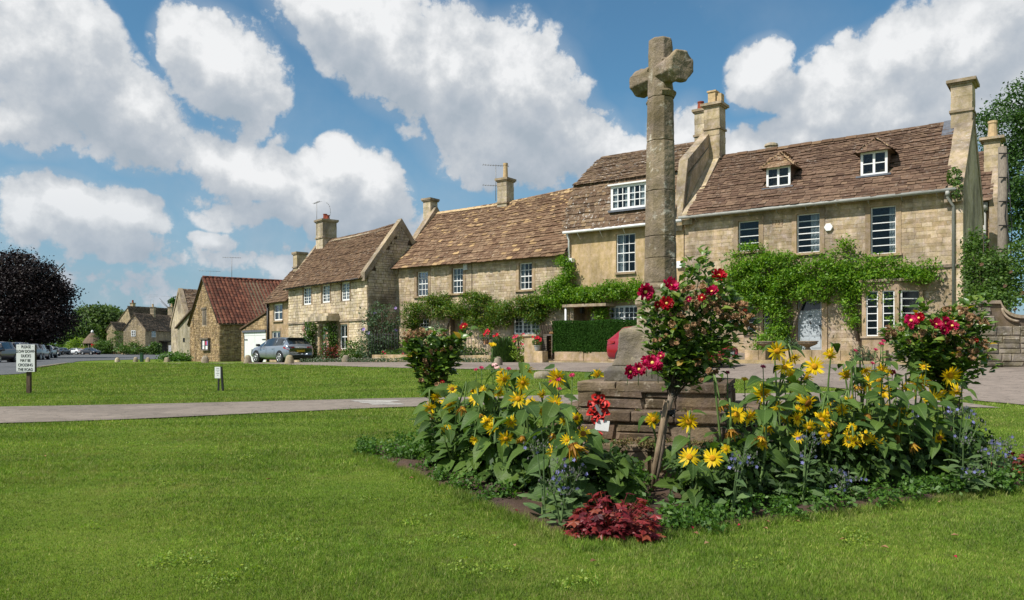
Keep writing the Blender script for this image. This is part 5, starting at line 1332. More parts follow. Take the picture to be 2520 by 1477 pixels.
coping(h2, Frame(F2.pt(-W2 / 2, 0, 0).xy, F2.v), 0, .45, [(0, zr2 + .25), (-W2 / 2 - .2, ze2)][::-1], M['coping'], .4) if False else None
m_ = MB()
for sgn in (1, -1):
    m_.prism([F2.pt(-W2 / 2, -.08, zr2 + .28), F2.pt(-W2 / 2 + sgn * (W2 / 2 + .25), -.08, ze2 + .05), F2.pt(-W2 / 2 + sgn * (W2 / 2 + .25), -.08, ze2 - .3), F2.pt(-W2 / 2, -.08, zr2 - .1)], F2.Vv * .45)
m_.build('coping', M['coping'], h2)
M['plaster'] = stone_mat('grey_plaster', [(.40, .345, .25), (.37, .32, .23)], (.24, .20, .14), .6, None, 0, 10)
a0 = F2.pix(436, 0, -.8)[0]; l0, l1 = -W2 - .3, -1.0
m_ = MB(); F3 = Frame((-28.9, 69.0), (.62, -.785))
u0 = F3.pix(437, 0)[0]; u1 = F3.pix(472, 0)[0]; zl_ = F3.pix(437, 806)[1]; zr3 = F3.pix(472, 768)[1]
m_.prism([F3.pt(u0, 0, -.5), F3.pt(u1 + 1, 0, -.5), F3.pt(u1 + 1, 0, zr3 + .3), F3.pt(u0, 0, zl_)], F3.Vv * 5); lt_ = m_.build('lean_to', M['plaster'], h2)
m_ = MB(); m_.prism([F3.pt(u0 - .2, -.2, zl_ - .12), F3.pt(u1 + 1, -.2, zr3 + .32), F3.pt(u1 + 1, 5, zr3 + .32), F3.pt(u0 - .2, 5, zl_ - .12)], (0, 0, .12)); m_.build('lean_to_roof', M['tileF'], lt_)
q = rect(F3, 451, 832, 455, 842, 0); m_ = MB(); F3.box(m_, q[0], q[1], -.03, .02, q[2], q[3]); m_.build('window', M['carglass'], lt_)
aerial('tv aerial on the ridge of the old cottage behind the barn', F2.pt(-W2 / 2, 3, zr2), 2.2, 2.0, .4, 7)

# ================================================================== far end of the street
FF = Frame(P(358, 0, 155).xy, (1, 0.02))
def far_house(name, label, px0, px1, Y, yb, ye, yr, xr, length, mat, wins=(), rmat='tileF', chims=(), vd=(.06, 1), limit=80):
    o = P(px1, 0, Y); F = Frame((o.x, o.y), (-vd[1] * -1, -vd[0]))
    F = Frame((o.x, o.y), (vd[1], -vd[0]))
    w_ = (px1 - px0) / FPX * Y; zb, ze, zr = [CAM_H + (HOR - q) / FPX * Y for q in (yb, ye, yr)]
    t = thing(name, label, 'house', F.pt(-w_ / 2, 0, zb)); fr = (xr - px0) / (px1 - px0)
    m_ = MB(); m_.prism([F.pt(-w_, 0, zb - 1), F.pt(0, 0, zb - 1), F.pt(0, 0, ze), F.pt(-w_ * (1 - fr), 0, zr), F.pt(-w_, 0, ze)], F.Vv * length); wl_ = m_.build('wall', M['mortar'], t)
    tp = lambda u: ze + (zr - ze) * ((1 + u / w_) / fr if u < -w_ * (1 - fr) else (-u / w_) / (1 - fr))
    stones(wl_, F, -w_, 0, zb - .2, zr, -.002, [], mat, h=.28, wd=.55, gap=.02, proud=.03, seed=int(px0), limit=limit, top=tp)
    Fs = Frame(F.pt(0, 0, 0).xy, F.v)
    stones(wl_, Fs, 0, length, zb - .2, ze, -.002, [], mat, h=.28, wd=.55, gap=.02, proud=.03, seed=int(px0) + 1, limit=limit)
    m_ = MB()
    for e in (.25, -w_ - .25):
        m_.prism([F.pt(-w_ * (1 - fr), -.15, zr), F.pt(e, -.15, ze - .2), F.pt(e, length + .1, ze - .2), F.pt(-w_ * (1 - fr), length + .1, zr)], (0, 0, .14))
    rf = m_.build('roof', M['mortarD'], t)
    tile_roof(rf, F.pt(.3, -.1, ze - .1), F.pt(.3, length, ze - .1), F.pt(-w_ * (1 - fr), -.1, zr + .16), F.pt(-w_ * (1 - fr), length, zr + .16), M[rmat], .45, .35, .6, .5, .07, limit=limit, seed=int(px1))
    for (side, a, b, c, d) in wins:
        fr_ = F if side == 0 else Fs; r_ = rect(fr_, a, b, c, d, 0)
        window(t, fr_, *r_, -.1, 1, 2, fw=.13, bw=.07, surround=.0, sill=False, lights=2, reveal=-.02)
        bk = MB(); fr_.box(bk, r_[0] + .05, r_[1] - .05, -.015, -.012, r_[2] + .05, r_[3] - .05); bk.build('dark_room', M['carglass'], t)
    for (u, v, wd, z1, pots) in chims:
        chimney(t, F, u, v, zr - 1.2, z1, wd, wd, M['chimney'], bands=(.5,), cap=.12, pots=pots)
    return t, F, Fs, zb, ze, zr, w_
fc, Ff, Fs_, zb, ze, zr, wf = far_house('corner_cottage', 'small stone cottage with white casements at the far road corner, side wall in sun', 302, 358, 155, 869, 812, 775, 330, 16.5, M['wallF'],
    wins=((0, 323.5, 813, 334, 828), (1, 372, 814, 382, 830), (1, 425, 818, 432, 832), (1, 364, 849, 374, 867 - 4), (1, 376, 850, 386, 864)),
    chims=((-2.2, 7.0, .75, 9.3, ((0, 0, .2, .6, 'potstone'),)), (-2.2, 14.5, .9, 9.7, ((.2, 0, .2, .7, 'potstone'),))))
m_ = MB(); q = rect(Fs_, 396, 842, 412, 870); Fs_.box(m_, q[0], q[1], -.05, .02, zb, q[3]); m_.build('door', M['barkd'], fc)
m_ = MB(); Fs_.box(m_, q[0] - .8, q[1] + .8, -1.0, 0, q[3], q[3] + .25); m_.build('door_hood', M['barkd'], fc)
fh, *_r = far_house('manor_house', 'large distant stone house, its long roof and chimneys rising behind the corner cottage', 268, 325, 200, 869, 800, 757, 312, 30, M['wallF'], vd=(.42, 1),
    chims=((-2.0, 2.0, .9, 12.4, ((.0, 0, .25, .7, 'redpot'),)), (-2.0, 16.0, 1.3, 13.2, ((.3, 0, .25, .9, 'redpot'), (-.4, 0, .25, .9, 'redpot')))), limit=30)
far_house('roadside_house', 'distant stone house under the trees left of the corner cottage, two small gables', 262, 284, 185, 869, 812, 795, 273, 6, M['wallF'], limit=20)
aerial('left tv aerial of the pair above the distant manor roof', P(371, 772, 190), 4.5, 3.2, .1, 6)
aerial('right tv aerial of the pair above the distant manor roof', P(378, 772, 188), 4.0, 3.0, -.5, 6)
aerial('tv aerial just left of the old cottage roof beyond the corner cottage', P(417, 775, 180), 4.2, 3.4, .1, 6)
# white gate by the corner cottage
wg = thing('picket_gate', 'white picket gate at the foot of the old cottage by the far road', 'gate', P(424, 872, 120)); FP = Frame(P(415, 0, 120).xy, (1, 0))
for k in range(9):
    m_ = MB(); a = k * .14; FP.box(m_, a, a + .08, 0, .04, CAM_H - 18 / FPX * 120, CAM_H + 5 / FPX * 120); m_.build('picket', M['white'], wg)
m_ = MB(); FP.box(m_, 0, 1.25, .041, .08, .2, .3); FP.box(m_, 0, 1.25, .041, .08, .9, 1.0); m_.build('rail', M['white'], wg)
# round shelter with a conical stone roof, telephone kiosk, low wall
sh = P(227, 872, 172); st = thing('round_shelter', 'round open shelter with a conical stone-tiled roof beyond the parked cars', 'shelter', sh)
m_ = MB(); m_.lathe((sh.x, sh.y, 0), [(2.05, 2.0), (1.95, 2.2), (1.4, 3.0), (.68, 3.9), (.06, 4.45)], 16, jitter=.015)
m_.build('roof', M['tileF'], st)
m_ = MB(); m_.lathe((sh.x, sh.y, 4.4), [(.28, 0), (.22, .3), (.05, .5)], 8); m_.build('finial', M['white'], st)
for k in range(7):
    a = k / 7 * 6.28 + .3; m_ = MB(); m_.tube([(sh.x + 1.7 * math.cos(a), sh.y + 1.7 * math.sin(a), -.6), (sh.x + 1.7 * math.cos(a), sh.y + 1.7 * math.sin(a), 2.1)], .11, 6); m_.build('post', M['staddle'], st)
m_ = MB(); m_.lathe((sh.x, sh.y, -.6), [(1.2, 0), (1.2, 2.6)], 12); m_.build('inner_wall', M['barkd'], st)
kx = P(231.5, 866, 166)
kt = thing('telephone_kiosk', 'red telephone kiosk half hidden beside the round shelter', 'telephone kiosk', kx)
m_ = MB(); m_.box(kx + Vector((-.55, 0, -.9)), (1.1, 0, 0), (0, .9, 0), (0, 0, 2.3)); m_.box(kx + Vector((-.62, -.05, 1.41)), (1.24, 0, 0), (0, 1.0, 0), (0, 0, .25)); m_.build('cabinet', M['geranium'], kt)
m_ = MB()
for i in range(3):
    for j in range(5): m_.box(kx + Vector((-.42 + i * .29, -.02, -.5 + j * .36)), (.24, 0, 0), (0, .01, 0), (0, 0, .3))
m_.build('panes', M['carglass'], kt)
lw = thing('roadside_wall', 'low stone wall running from the parked cars to the corner cottage', 'wall', P(270, 872, 164)); FW = Frame(P(180, 0, 168).xy, (1, -.08))
m_ = MB(); FW.box(m_, 0, 11.5, 0, .5, -.8, 1.0); w0_ = m_.build('wall_core', M['mortarD'], lw)
stones(w0_, FW, 0, 11.5, -.4, 1.0, -.002, [], M['wallB'], h=.24, wd=.5, gap=.02, proud=.03, rubble=True, limit=100, seed=66)
for (x, y, Y, r_, h_, mt, nm, lb) in ((165, 872, 175, 3.5, 3.0, 'bush', 'bush', 'dark green bush under the copper beech by the far road'),
    (218 - 20, 868, 172, 3.0, 3.1, 'bushy', 'bush', 'bright yellow-green bush left of the round shelter'), (252, 868, 166, 2.0, 2.6, 'bush', 'bush', 'round green bush right of the round shelter'),
    (275, 866, 172, 4.0, 4.8, 'treef', 'bush', 'tall shrubbery beside the corner cottage'), (325, 869, 153.5, 3.2, 2.0, 'bush', 'bush', 'climbing greenery at the foot of the corner cottage side wall'), (380, 869, 150, .9, 1.9, 'bush', 'bush', 'small shrub in a tub by the corner cottage front')):
    c = P(x, y, Y); t = thing(nm, lb, 'bush', c)
    leaves_obj('foliage', cloud_leaves([(c.x, c.y, c.z + h_ * .45, r_, r_ * .7, h_ * .55), (c.x + r_ * .4, c.y, c.z + h_ * .3, r_ * .6, r_ * .6, h_ * .4), (c.x - r_ * .5, c.y, c.z + h_ * .35, r_ * .5, r_ * .6, h_ * .35)], 2200, .16, NR, clump=25, nc=.3), M[mt], t)
    m_ = MB(); m_.tube([c - Vector((0, 0, .3)), c + Vector((0, 0, h_ * .5))], .12, 5); m_.build('stem', M['barkd'], t)

# ================================================================== trees
def tree(label, base, blobs, n, size, mat, clump=40, trunk_r=.3, name='tree', nc=None, seed=1, levels=2, kind_name='crown', lh=None, bark_='barkd', up=.35):
    t = thing(name, label, 'tree', base); b = Vector(base)
    top = max(q[2] for q in blobs); m_ = MB(); limbs(m_, b - Vector((0, 0, .3)), b + Vector((.05, 0, 1)), trunk_r, 1.0, 4, levels, random.Random(seed), lh or (top - b.z) * .75)
    m_.build('trunk', M[bark_], t)
    Q = cloud_leaves(blobs, n, size, np.random.default_rng(seed), clump=clump, shell=.45, nc=nc, up=up)
    leaves_obj(kind_name, Q, M[mat], t)
    return t
bb = P(45, 872, 98); c = lambda px, py, Y: P(px, py, Y)
def bl(px, py, Y, rx, rz, ry=None): q = P(px, py, Y); return (q.x, q.y, q.z, rx / FPX * Y, (ry or rx) / FPX * Y, rz / FPX * Y)
tree('large copper beech with near-black purple leaves behind the parked cars', bb, [bl(40, 760, 98, 120, 100), bl(20, 700, 98, 85, 75), bl(75, 690, 97, 62, 60), bl(120, 745, 98, 58, 62), bl(-50, 740, 98, 110, 110), bl(130, 790, 97, 52, 48), bl(90, 800, 96, 70, 45), bl(10, 800, 96, 90, 45), bl(28, 655, 98, 40, 38), bl(100, 680, 98, 38, 34), bl(140, 725, 98, 30, 26), bl(-80, 800, 97, 90, 50)],
     74000, .15, 'beech', 45, .5, name='copper_beech', nc=.62, seed=5)
tree('leafy green tree behind the round shelter', P(240, 870, 215), [bl(240, 800, 215, 50, 40), bl(228, 775, 215, 30, 22), bl(255, 790, 215, 34, 34), bl(205, 810, 215, 34, 30)], 12000, .42, 'treef', 40, .4, nc=1.0, seed=6)
tree('darker tree standing behind, right of the leafy green tree', P(276, 870, 235), [bl(272, 795, 235, 32, 36), bl(255, 778, 235, 24, 20), bl(290, 800, 235, 22, 26)], 7000, .45, 'tree', 40, .4, nc=1.0, seed=7)
tree('green tree at the edge of the copper beech, over the yellow-green bush', P(195, 870, 200), [bl(195, 820, 200, 38, 34), bl(180, 840, 200, 34, 22), bl(212, 835, 200, 26, 20)], 8000, .40, 'treef', 40, .4, nc=.9, seed=8)
tree('dark conifer tip rising between the corner cottage and the old cottage', P(432, 870, 210), [bl(436, 790, 210, 10, 55), bl(430, 760, 210, 8, 25)], 3000, .35, 'hedge', 30, .3, name='conifer', nc=.6, seed=9)
tl = thing('distant_treeline', 'far green hedge and trees along the road behind the parked cars', 'trees', P(60, 872, 240)); tl['kind'] = 'stuff'; del tl['category']
leaves_obj('foliage', cloud_leaves([bl(px, 860, 240, 50, 22) for px in range(-400, 300, 40)], 16000, .5, NR, clump=30, nc=1.2), M['treef'], tl)
tree('broad green tree rising over the small chimney at the right', P(2560, 880, 46), [bl(2560, 420, 46, 130, 110), bl(2480, 330, 46, 70, 60), bl(2520, 250, 46, 60, 50), bl(2450, 400, 46, 48, 46), bl(2500, 500, 46, 60, 70), bl(2620, 300, 46, 110, 120), bl(2540, 560, 46, 70, 60), bl(2428, 300, 46, 26, 24), bl(2440, 465, 46, 22, 22)],
     30000, .085, 'tree', 38, .35, nc=.30, seed=11, levels=3, lh=7)

# ================================================================== right-hand edge: wing, pole, climbing roses, garden wall
hW = thing('rear_wing', 'small stone wing with its own banded chimney behind the right gable', 'house', FR.pt(2, 7, .6))
VW = 7.2; wu0 = FR.pix(2395, 0, VW)[0]; wu1 = FR.pix(2456, 0, VW)[0]; zew = FR.pix(2430, 496, VW)[1]
m_ = MB(); FR.box(m_, wu0, wu1, VW, VW + 5, .2, zew); ww_ = m_.build('wall', M['mortar'], hW)
stones(ww_, FR, wu0, wu1, .3, zew, VW - .002, [], M['wallB'], h=.11, wd=.34, gap=.01, proud=.014, seed=77, limit=150)
zrw = zew + 2.5
m_ = MB(); m_.prism([FR.pt(wu0, VW - .25, zew - .05), FR.pt(wu1 - .3, VW - .25, zew - .05), FR.pt(wu1 - .3, VW + 2.6, zrw), FR.pt(wu0, VW + 2.6, zrw)], (0, 0, .06)); rw_ = m_.build('roof', M['mortarD'], hW)
tile_roof(rw_, FR.pt(wu0, VW - .28, zew + .02), FR.pt(wu1 - .25, VW - .28, zew + .02), FR.pt(wu0, VW + 2.6, zrw + .08), FR.pt(wu1 - .25, VW + 2.6, zrw + .08), M['tileR'], .24, .15, .34, .24, .04, limit=80, seed=78)
m_ = MB(); m_.prism([FR.pt(wu1 - .3, VW - .2, .3), FR.pt(wu1 - .3, VW + 5, .3), FR.pt(wu1 - .3, VW + 5, zew), FR.pt(wu1 - .3, VW + 2.6, zrw + .35), FR.pt(wu1 - .3, VW - .2, zew + .1)], FR.U * .3); m_.build('gable_wall', M['coping'], hW)
uc = FR.pix(2443, 0, VW + 1.6)[0]; z1_ = FR.pix(2443, 345, VW + 1.6)[1]; z0_ = FR.pix(2443, 455, VW + 1.6)[1]
chimney(hW, FR, uc, VW + 1.6, z0_ - .6, z1_, .60, .62, M['chimney'], bands=(.38,), cap=.16, pots=((0, 0, .20, .75, 'potstone'),))
m_ = MB(); m_.tube([FR.pt(FR.pix(2423, 0, VW - .15)[0], VW - .15, zew - .1), FR.pt(FR.pix(2423, 0, VW - .15)[0], VW - .15, .8)], .06, 6); m_.tube([FR.pt(FR.pix(2423, 0, VW - .15)[0], VW - .15, zew - .05), FR.pt(FR.pix(2423, 0, VW - .15)[0], VW - .15, zew - .4)], .13, 6); m_.build('downpipe', M['gutter'], hW)
pp = P(2467, 0, 25); tpz = P(2467, 362, 25).z
pt_ = thing('telegraph_pole', 'grey wooden telegraph pole with loose cables in front of the small wing', 'pole', (pp.x, pp.y, .6))
m_ = MB(); m_.tube([(pp.x, pp.y, .4), (pp.x, pp.y, tpz)], [.16, .12], 10); m_.build('pole_shaft', M['pole'], pt_)
m_ = MB(); m_.tube([(pp.x + .05, pp.y - .15, tpz - .3), (pp.x + .1, pp.y - .17, tpz - 1.2), (pp.x - .02, pp.y - .16, tpz - 2.2), (pp.x + .2, pp.y - .1, tpz - 3.2), (pp.x + .14, pp.y - .12, .8)], .018, 5); m_.tube([(pp.x + .13, pp.y, tpz - .1), (pp.x + .3, pp.y, tpz - 2.5), (pp.x + .2, pp.y, .8)], .014, 5)
for k in range(5): m_.box((pp.x - .2, pp.y - .16, tpz - .25 - k * .75), (.34, 0, 0), (0, .03, 0), (0, 0, .03))
m_.build('cables', M['black'], pt_)
# garden wall with a swept coping
FG = Frame(P(2411, 0, 21.6).xy, (.985, -.17))
gwt = thing('garden_wall', 'weathered stone garden wall with a swept scroll coping at the road edge', 'wall', FG.pt(2, 0, .5))
topz = FG.pix(2414, 748)[1]; LW = 5.0
def gtop(u):
    # dip between the raised end and the next rise
    if u < .52: return topz
    if u < 1.05: t = (u - .52) / .53; return topz - .40 * (1 - (1 - t) ** 2) ** .5
    if u < 2.2: return topz - .40
    return topz - .40 + min(1, (u - 2.2)) * .1
m_ = MB(); us = [0, .3, .5, .55, .62, .72, .85, 1.0, 1.2, 2.2, 3.2, LW]
for a, b in zip(us[:-1], us[1:]): m_.prism([FG.pt(a, 0, .2), FG.pt(b, 0, .2), FG.pt(b, 0, gtop(b)), FG.pt(a, 0, gtop(a))], FG.Vv * .45)
gwo_ = m_.build('wall_core', M['mortarD'], gwt)
stones(gwo_, FG, 0, LW, .2, topz, -.002, [], M['gwall'], h=.21, wd=.42, gap=.014, proud=.03, rubble=True, seed=81, top=lambda u: gtop(u) + .02, limit=200)
FGl = Frame(FG.pt(0, .45, 0).xy, -FG.v); stones(gwo_, FGl, 0, .45, .2, topz, -.002, [], M['gwall'], h=.27, wd=.45, gap=.012, proud=.02, seed=82, limit=20)
m_ = MB()
for a, b in zip(us[:-1], us[1:]): m_.prism([FG.pt(a - (.06 if a == 0 else 0), -.07, gtop(a)), FG.pt(b, -.07, gtop(b)), FG.pt(b, -.07, gtop(b) + .09), FG.pt(a - (.06 if a == 0 else 0), -.07, gtop(a) + .09)], FG.Vv * .6)
m_.build('coping', M['coping'], gwt)
ra = [FG.pt(.62 + .42 * math.cos(t) + .35, -.04, topz - .12 + .36 * math.sin(t)) for t in [3.14 + k * .17 for k in range(10)]]
m_ = MB(); m_.tube(ra, .035, 6); m_.build('scroll_moulding', M['coping'], gwt)
M['flowerp'] = M['petrose']
def bloom_mesh(name, mat, k=12, r=.05, layers=3, seed=0, cup=.6, ruff=.05):
    rr = random.Random(seed); m_ = MB()
    for L in range(layers):
        n = max(4, k - L * 2); rl = r * (1 - (.24 if layers < 4 else .17) * L)
        for i in range(n):
            a = i / n * 6.283 + L * .4 + rr.uniform(-.12, .12); ca, sa = math.cos(a), math.sin(a); w_ = rl * 2.1 / n * 2.0
            tilt = cup * (.35 + .38 * L) + rr.uniform(-.12, .15)
            pts = []
            for (t, ww, lift) in ((.08, .25, 0), (.55, .95, .12), (.92, 1.0, .25), (1.04, .45, .20)):
                x = rl * t; z = rl * (math.sin(tilt) * t + lift * .5) + rr.uniform(-.004, .004) * 1
                for s in (-1, 0, 1):
                    y = s * ww * w_ * .5; zz = z + (abs(s) * rl * .10 if t > .3 else 0) + rr.uniform(-ruff, ruff) * rl
                    xx = x * math.cos(tilt * .6); pts.append((xx * ca - y * sa, xx * sa + y * ca, zz))
            f = [(q * 3 + s, q * 3 + s + 1, (q + 1) * 3 + s + 1, (q + 1) * 3 + s) for q in range(3) for s in (0, 1)]
            m_.add(pts, f, True)
    return m_.mesh(name, M[mat])
def pollen_mesh(r=.012):
    m_ = MB(); m_.lathe((0, 0, 0), [(r * .6, 0), (r, r * .5), (r * .8, r * 1.1), (r * .2, r * 1.3)], 8, smooth=True); return m_.mesh('stamens', M['pollen'])
cr = thing('climbing_rose', 'climbing rose shrub with pale apricot blooms over the garden wall beside the right gable', 'climbing rose', P(2440, 880, 23.5))
Q = cloud_leaves([bl(2430, 680, 23.5, 48, 70), bl(2400, 640, 24, 26, 60), bl(2470, 690, 23.5, 50, 60), bl(2500, 640, 23.5, 30, 45), bl(2440, 740, 23, 60, 30), bl(2400, 590, 24, 16, 30), bl(2385, 680, 24, 16, 50)], 9000, .048, NR, clump=14, nc=.12)
leaves_obj('foliage', Q, M['bush'], cr)
m_ = MB()
for k in range(9): a = P(2420 + k * 9, 900, 23.6); b_ = P(2395 + k * 13, R.uniform(580, 680), 23.6); m_.tube([a, a.lerp(b_, .5) + Vector((R.uniform(-.2, .2), 0, 0)), b_], .012, 4)
m_.build('stem', M['barkd'], cr)
bm1 = bloom_mesh('bloom', 'petrose', 9, .055, 2, 3)
for (x, y) in ((2472, 703), (2497, 760), (2487, 668), (2515, 720), (2440, 758), (2468, 755), (2415, 650)): link('bloom', bm1, cr, P(x, y, 22.7), Quaternion((1, .5, -.2, 0)).normalized() @ Quaternion((.8, .6, 0, 0)), R.uniform(.9, 1.4))

# ================================================================== wisterias, front garden walls, pots, hedge
def wisteria(label, F, spots, n, mat, size=.075, seed=0, stems=(), proud=(.12, .5)):
    """spots: (px,py,rx,rz) on the wall plane"""
    rs = np.random.default_rng(seed)
    blobs = []
    for (x, y, rx, rz) in spots:
        dv = -proud[1] * .7; u, z = F.pix(x, y, dv); Y = F.pt(u, dv, 0).y; sc_ = Y / FPX; q = F.pt(u, dv, z)
        blobs.append((q.x, q.y, q.z, rx * sc_, max(.25, min(.6, rx * sc_ * .5)), rz * sc_))
    t = thing('wisteria', label, 'climber', F.pt(F.pix(spots[0][0], 0)[0], -.2, .7))
    Q = cloud_leaves(blobs, int(n * 1.15), size, rs, clump=44, nc=size * 2.5, shell=.5, up=.35, aspect=.40)
    c_ = Q.mean(1); v = (c_[:, 0] - F.o.x) * F.v.x + (c_[:, 1] - F.o.y) * F.v.y; Q = Q[v < -.04]
    leaves_obj('foliage', Q, M[mat], t)
    m_ = MB()
    for st_ in stems: m_.tube([F.pt(F.pix(x, 0, -.12)[0], -.14 + .04 * (i % 2), F.pix(x, y, -.12)[1]) for i, (x, y) in enumerate(st_)], [.06 - .03 * i / len(st_) for i in range(len(st_))], 6)
    m_.build('stem', M['bark'], t); return t
wisteria('huge bright green wisteria spreading over the door and bay of the right-hand house', FR,
    [(1845, 640, 48, 42), (1830, 690, 50, 45), (1890, 665, 50, 45), (1870, 715, 60, 38), (1940, 660, 42, 40), (1950, 700, 55, 40), (2010, 665, 45, 40), (2010, 715, 50, 30), (2070, 650, 40, 42), (2080, 690, 48, 42), (2130, 660, 40, 35), (2140, 695, 38, 30), (2185, 665, 42, 34), (2230, 672, 38, 20), (2262, 680, 34, 14), (2290, 655, 20, 22), (2085, 605, 8, 16), (1800, 690, 22, 25), (1910, 745, 38, 35), (1925, 790, 30, 50), (1915, 820, 28, 35), (2190, 720, 18, 28), (2202, 760, 9, 50), (2090, 735, 16, 40), (2100, 790, 5, 40), (2150, 725, 20, 20), (1850, 740, 40, 12)],
    30000, 'wisteria', .062, 3, stems=[[(1925, 850), (1915, 800), (1930, 740), (1900, 690)], [(1940, 850), (1960, 780), (1990, 700)], [(2205, 820), (2198, 760), (2190, 700)], [(2112, 840), (2100, 780), (2090, 720), (2080, 600)]])
wisteria('long darker wisteria trained above the ground floor windows of the low cottage', FR,
    [(1020, 770, 32, 28), (1010, 795, 20, 16), (1050, 755, 38, 25), (1085, 760, 38, 25), (1120, 765, 32, 20), (1080, 735, 28, 12), (1150, 755, 36, 22), (1170, 735, 36, 16), (1195, 745, 28, 22), (1180, 785, 36, 20), (1200, 805, 24, 12), (1230, 765, 36, 22), (1270, 760, 40, 22), (1240, 790, 22, 14), (1300, 755, 36, 28), (1330, 750, 30, 30), (1325, 780, 26, 14)],
    19000, 'wisteria2', .062, 4, stems=[[(1095, 860), (1100, 800), (1120, 760)], [(1010, 860), (1015, 780), (1030, 740)], [(1340, 830), (1330, 770), (1300, 740)]], proud=(.12, .45))
wisteria('wisteria swag running from the low cottage over the porch of the rendered house', FR,
    [(1365, 715, 34, 25), (1390, 700, 26, 24), (1370, 740, 36, 16), (1410, 728, 34, 18), (1450, 725, 34, 18), (1490, 722, 34, 18), (1530, 718, 36, 20), (1560, 710, 28, 22), (1580, 720, 20, 22), (1500, 705, 18, 10), (1398, 665, 8, 24), (1385, 640, 8, 8), (1478, 772, 14, 24)],
    14000, 'wisteria', .060, 5, stems=[[(1505, 830), (1500, 780), (1480, 730), (1420, 720)]], proud=(.12, .55))
bs = []
for k in range(14): bs.append((0, 0))
def clump_plant(name, label, cat, px, py, Y, rx, h, mat, n, size, aspect=.5, vert=False, flowers=None, stems=8, seed=1, ground=None):
    z = G(P(px, py, Y).x, Y) if ground is None else ground
    c = P(px, py, Y); c.z = z; t = thing(name, label, cat, c); rs = np.random.default_rng(seed)
    if vert:
        k = n; a = rs.random(k) * 6.28; r_ = rx * rs.random(k) ** .5 * .6; X0 = c.x + r_ * np.cos(a); Y0 = c.y + r_ * np.sin(a)
        hh = h * rs.uniform(.3, 1, k); X1 = X0 + np.cos(a) * rx * .45 * rs.random(k); Y1 = Y0 + np.sin(a) * rx * .45 * rs.random(k); zb = z + hh * rs.uniform(0, .8, k)
        wd = size * .16
        A = np.stack([X0 + (X1 - X0) * .5 - wd, Y0, zb], -1); B = np.stack([X0 + (X1 - X0) * .5 + wd, Y0, zb], -1); C = np.stack([X1, Y1, zb + size * 1.5 * rs.uniform(.6, 1.3, k)], -1)
        me = np_mesh('foliage', np.stack([A, B, C], 1) - np.array([c.x, c.y, c.z]), 3, M[mat]); link('foliage', me, t)
    else:
        leaves_obj('foliage', above(cloud_leaves([(c.x, c.y, z + h * .5, rx, rx * .8, h * .55), (c.x + rx * .4, c.y, z + h * .35, rx * .6, rx * .6, h * .4), (c.x - rx * .4, c.y, z + h * .3, rx * .6, rx * .6, h * .35)], n, size, rs, clump=16, nc=size * 2.5, aspect=aspect), -.1), M[mat], t)
    m_ = MB()
    for k in range(stems): a = R.uniform(0, 6.28); m_.tube([c + Vector((0, 0, -.05)), c + Vector((rx * .25 * math.cos(a), rx * .25 * math.sin(a), h * .45)), c + Vector((rx * .6 * math.cos(a), rx * .6 * math.sin(a), h * R.uniform(.6, .95)))], .01 + .006 * h, 4)
    m_.build('stem', M['barkd'], t)
    if flowers:
        fm, cnt, sz = flowers; bmf = bloom_mesh('bloom', fm, 7, sz, 2, 5)
        for k in range(cnt): a = R.uniform(2.6, 6.8); rr = R.uniform(.3, 1); link('bloom', bmf, t, c + Vector((rx * rr * math.cos(a), rx * .8 * rr * math.sin(a), h * R.uniform(.45, 1.0))), Quaternion((.85, .5, 0, 0)).normalized(), R.uniform(.8, 1.3))
    return t
# low wall along the long cottage
def low_wall(label, u0, u1, v, z1, mat='lowwall', bl=.8, th=.3, name='low_wall', cap=True, z0=None):
    t = thing(name, label, 'wall', FR.pt((u0 + u1) / 2, v, .4)); u = u0
    while u < u1 - .01:
        l = min(bl * R.uniform(.7, 1.3), u1 - u)
        if u1 - u - l < .2: l = u1 - u
        zz = (z0 if z0 is not None else G(*fuv(u, v)) - .1)
        m_ = MB(); FR.box(m_, u + .005, u + l - .005, v + R.uniform(-.01, .01), v + th, zz, z1 + R.uniform(-.012, .012)); m_.build('stone_block', M[mat], t, bevel=.012); u += l
    return t
low_wall('low honey stone wall along the front of the long cottage garden', FR.pix(915, 0, -3.9)[0], FR.pix(1290, 0, -3.9)[0], -3.9, .80, bl=1.1)
tb0, tb1 = FR.pix(1832, 0, -3.8)[0], FR.pix(1884, 0, -3.8)[0]
low_wall('short length of low stone wall under the left fluted urn', tb0, tb1, -3.8, 1.06, bl=.65, th=.5)
low_wall('low stone wall under the right fluted urn and in front of the bay', FR.pix(1932, 0, -3.8)[0], FR.pix(2180, 0, -3.8)[0], -3.8, 1.06, bl=.9, th=.5)
m_ = MB(); FR.box(m_, -9.9, -.4, -3.35, -.02, .2, .93); tag(m_.build('terrace', M['road']), kind='structure')
m_ = MB(); FR.box(m_, -10.2, -1.0, -4.25, -3.82, .3, .72); tag(m_.build('kerb', M['lowwall']), kind='structure')
m_ = MB(); FR.box(m_, -27, -10.3, -3.5, -.05, .2, .58); tag(m_.build('garden_soil', M['soil']), kind='structure')
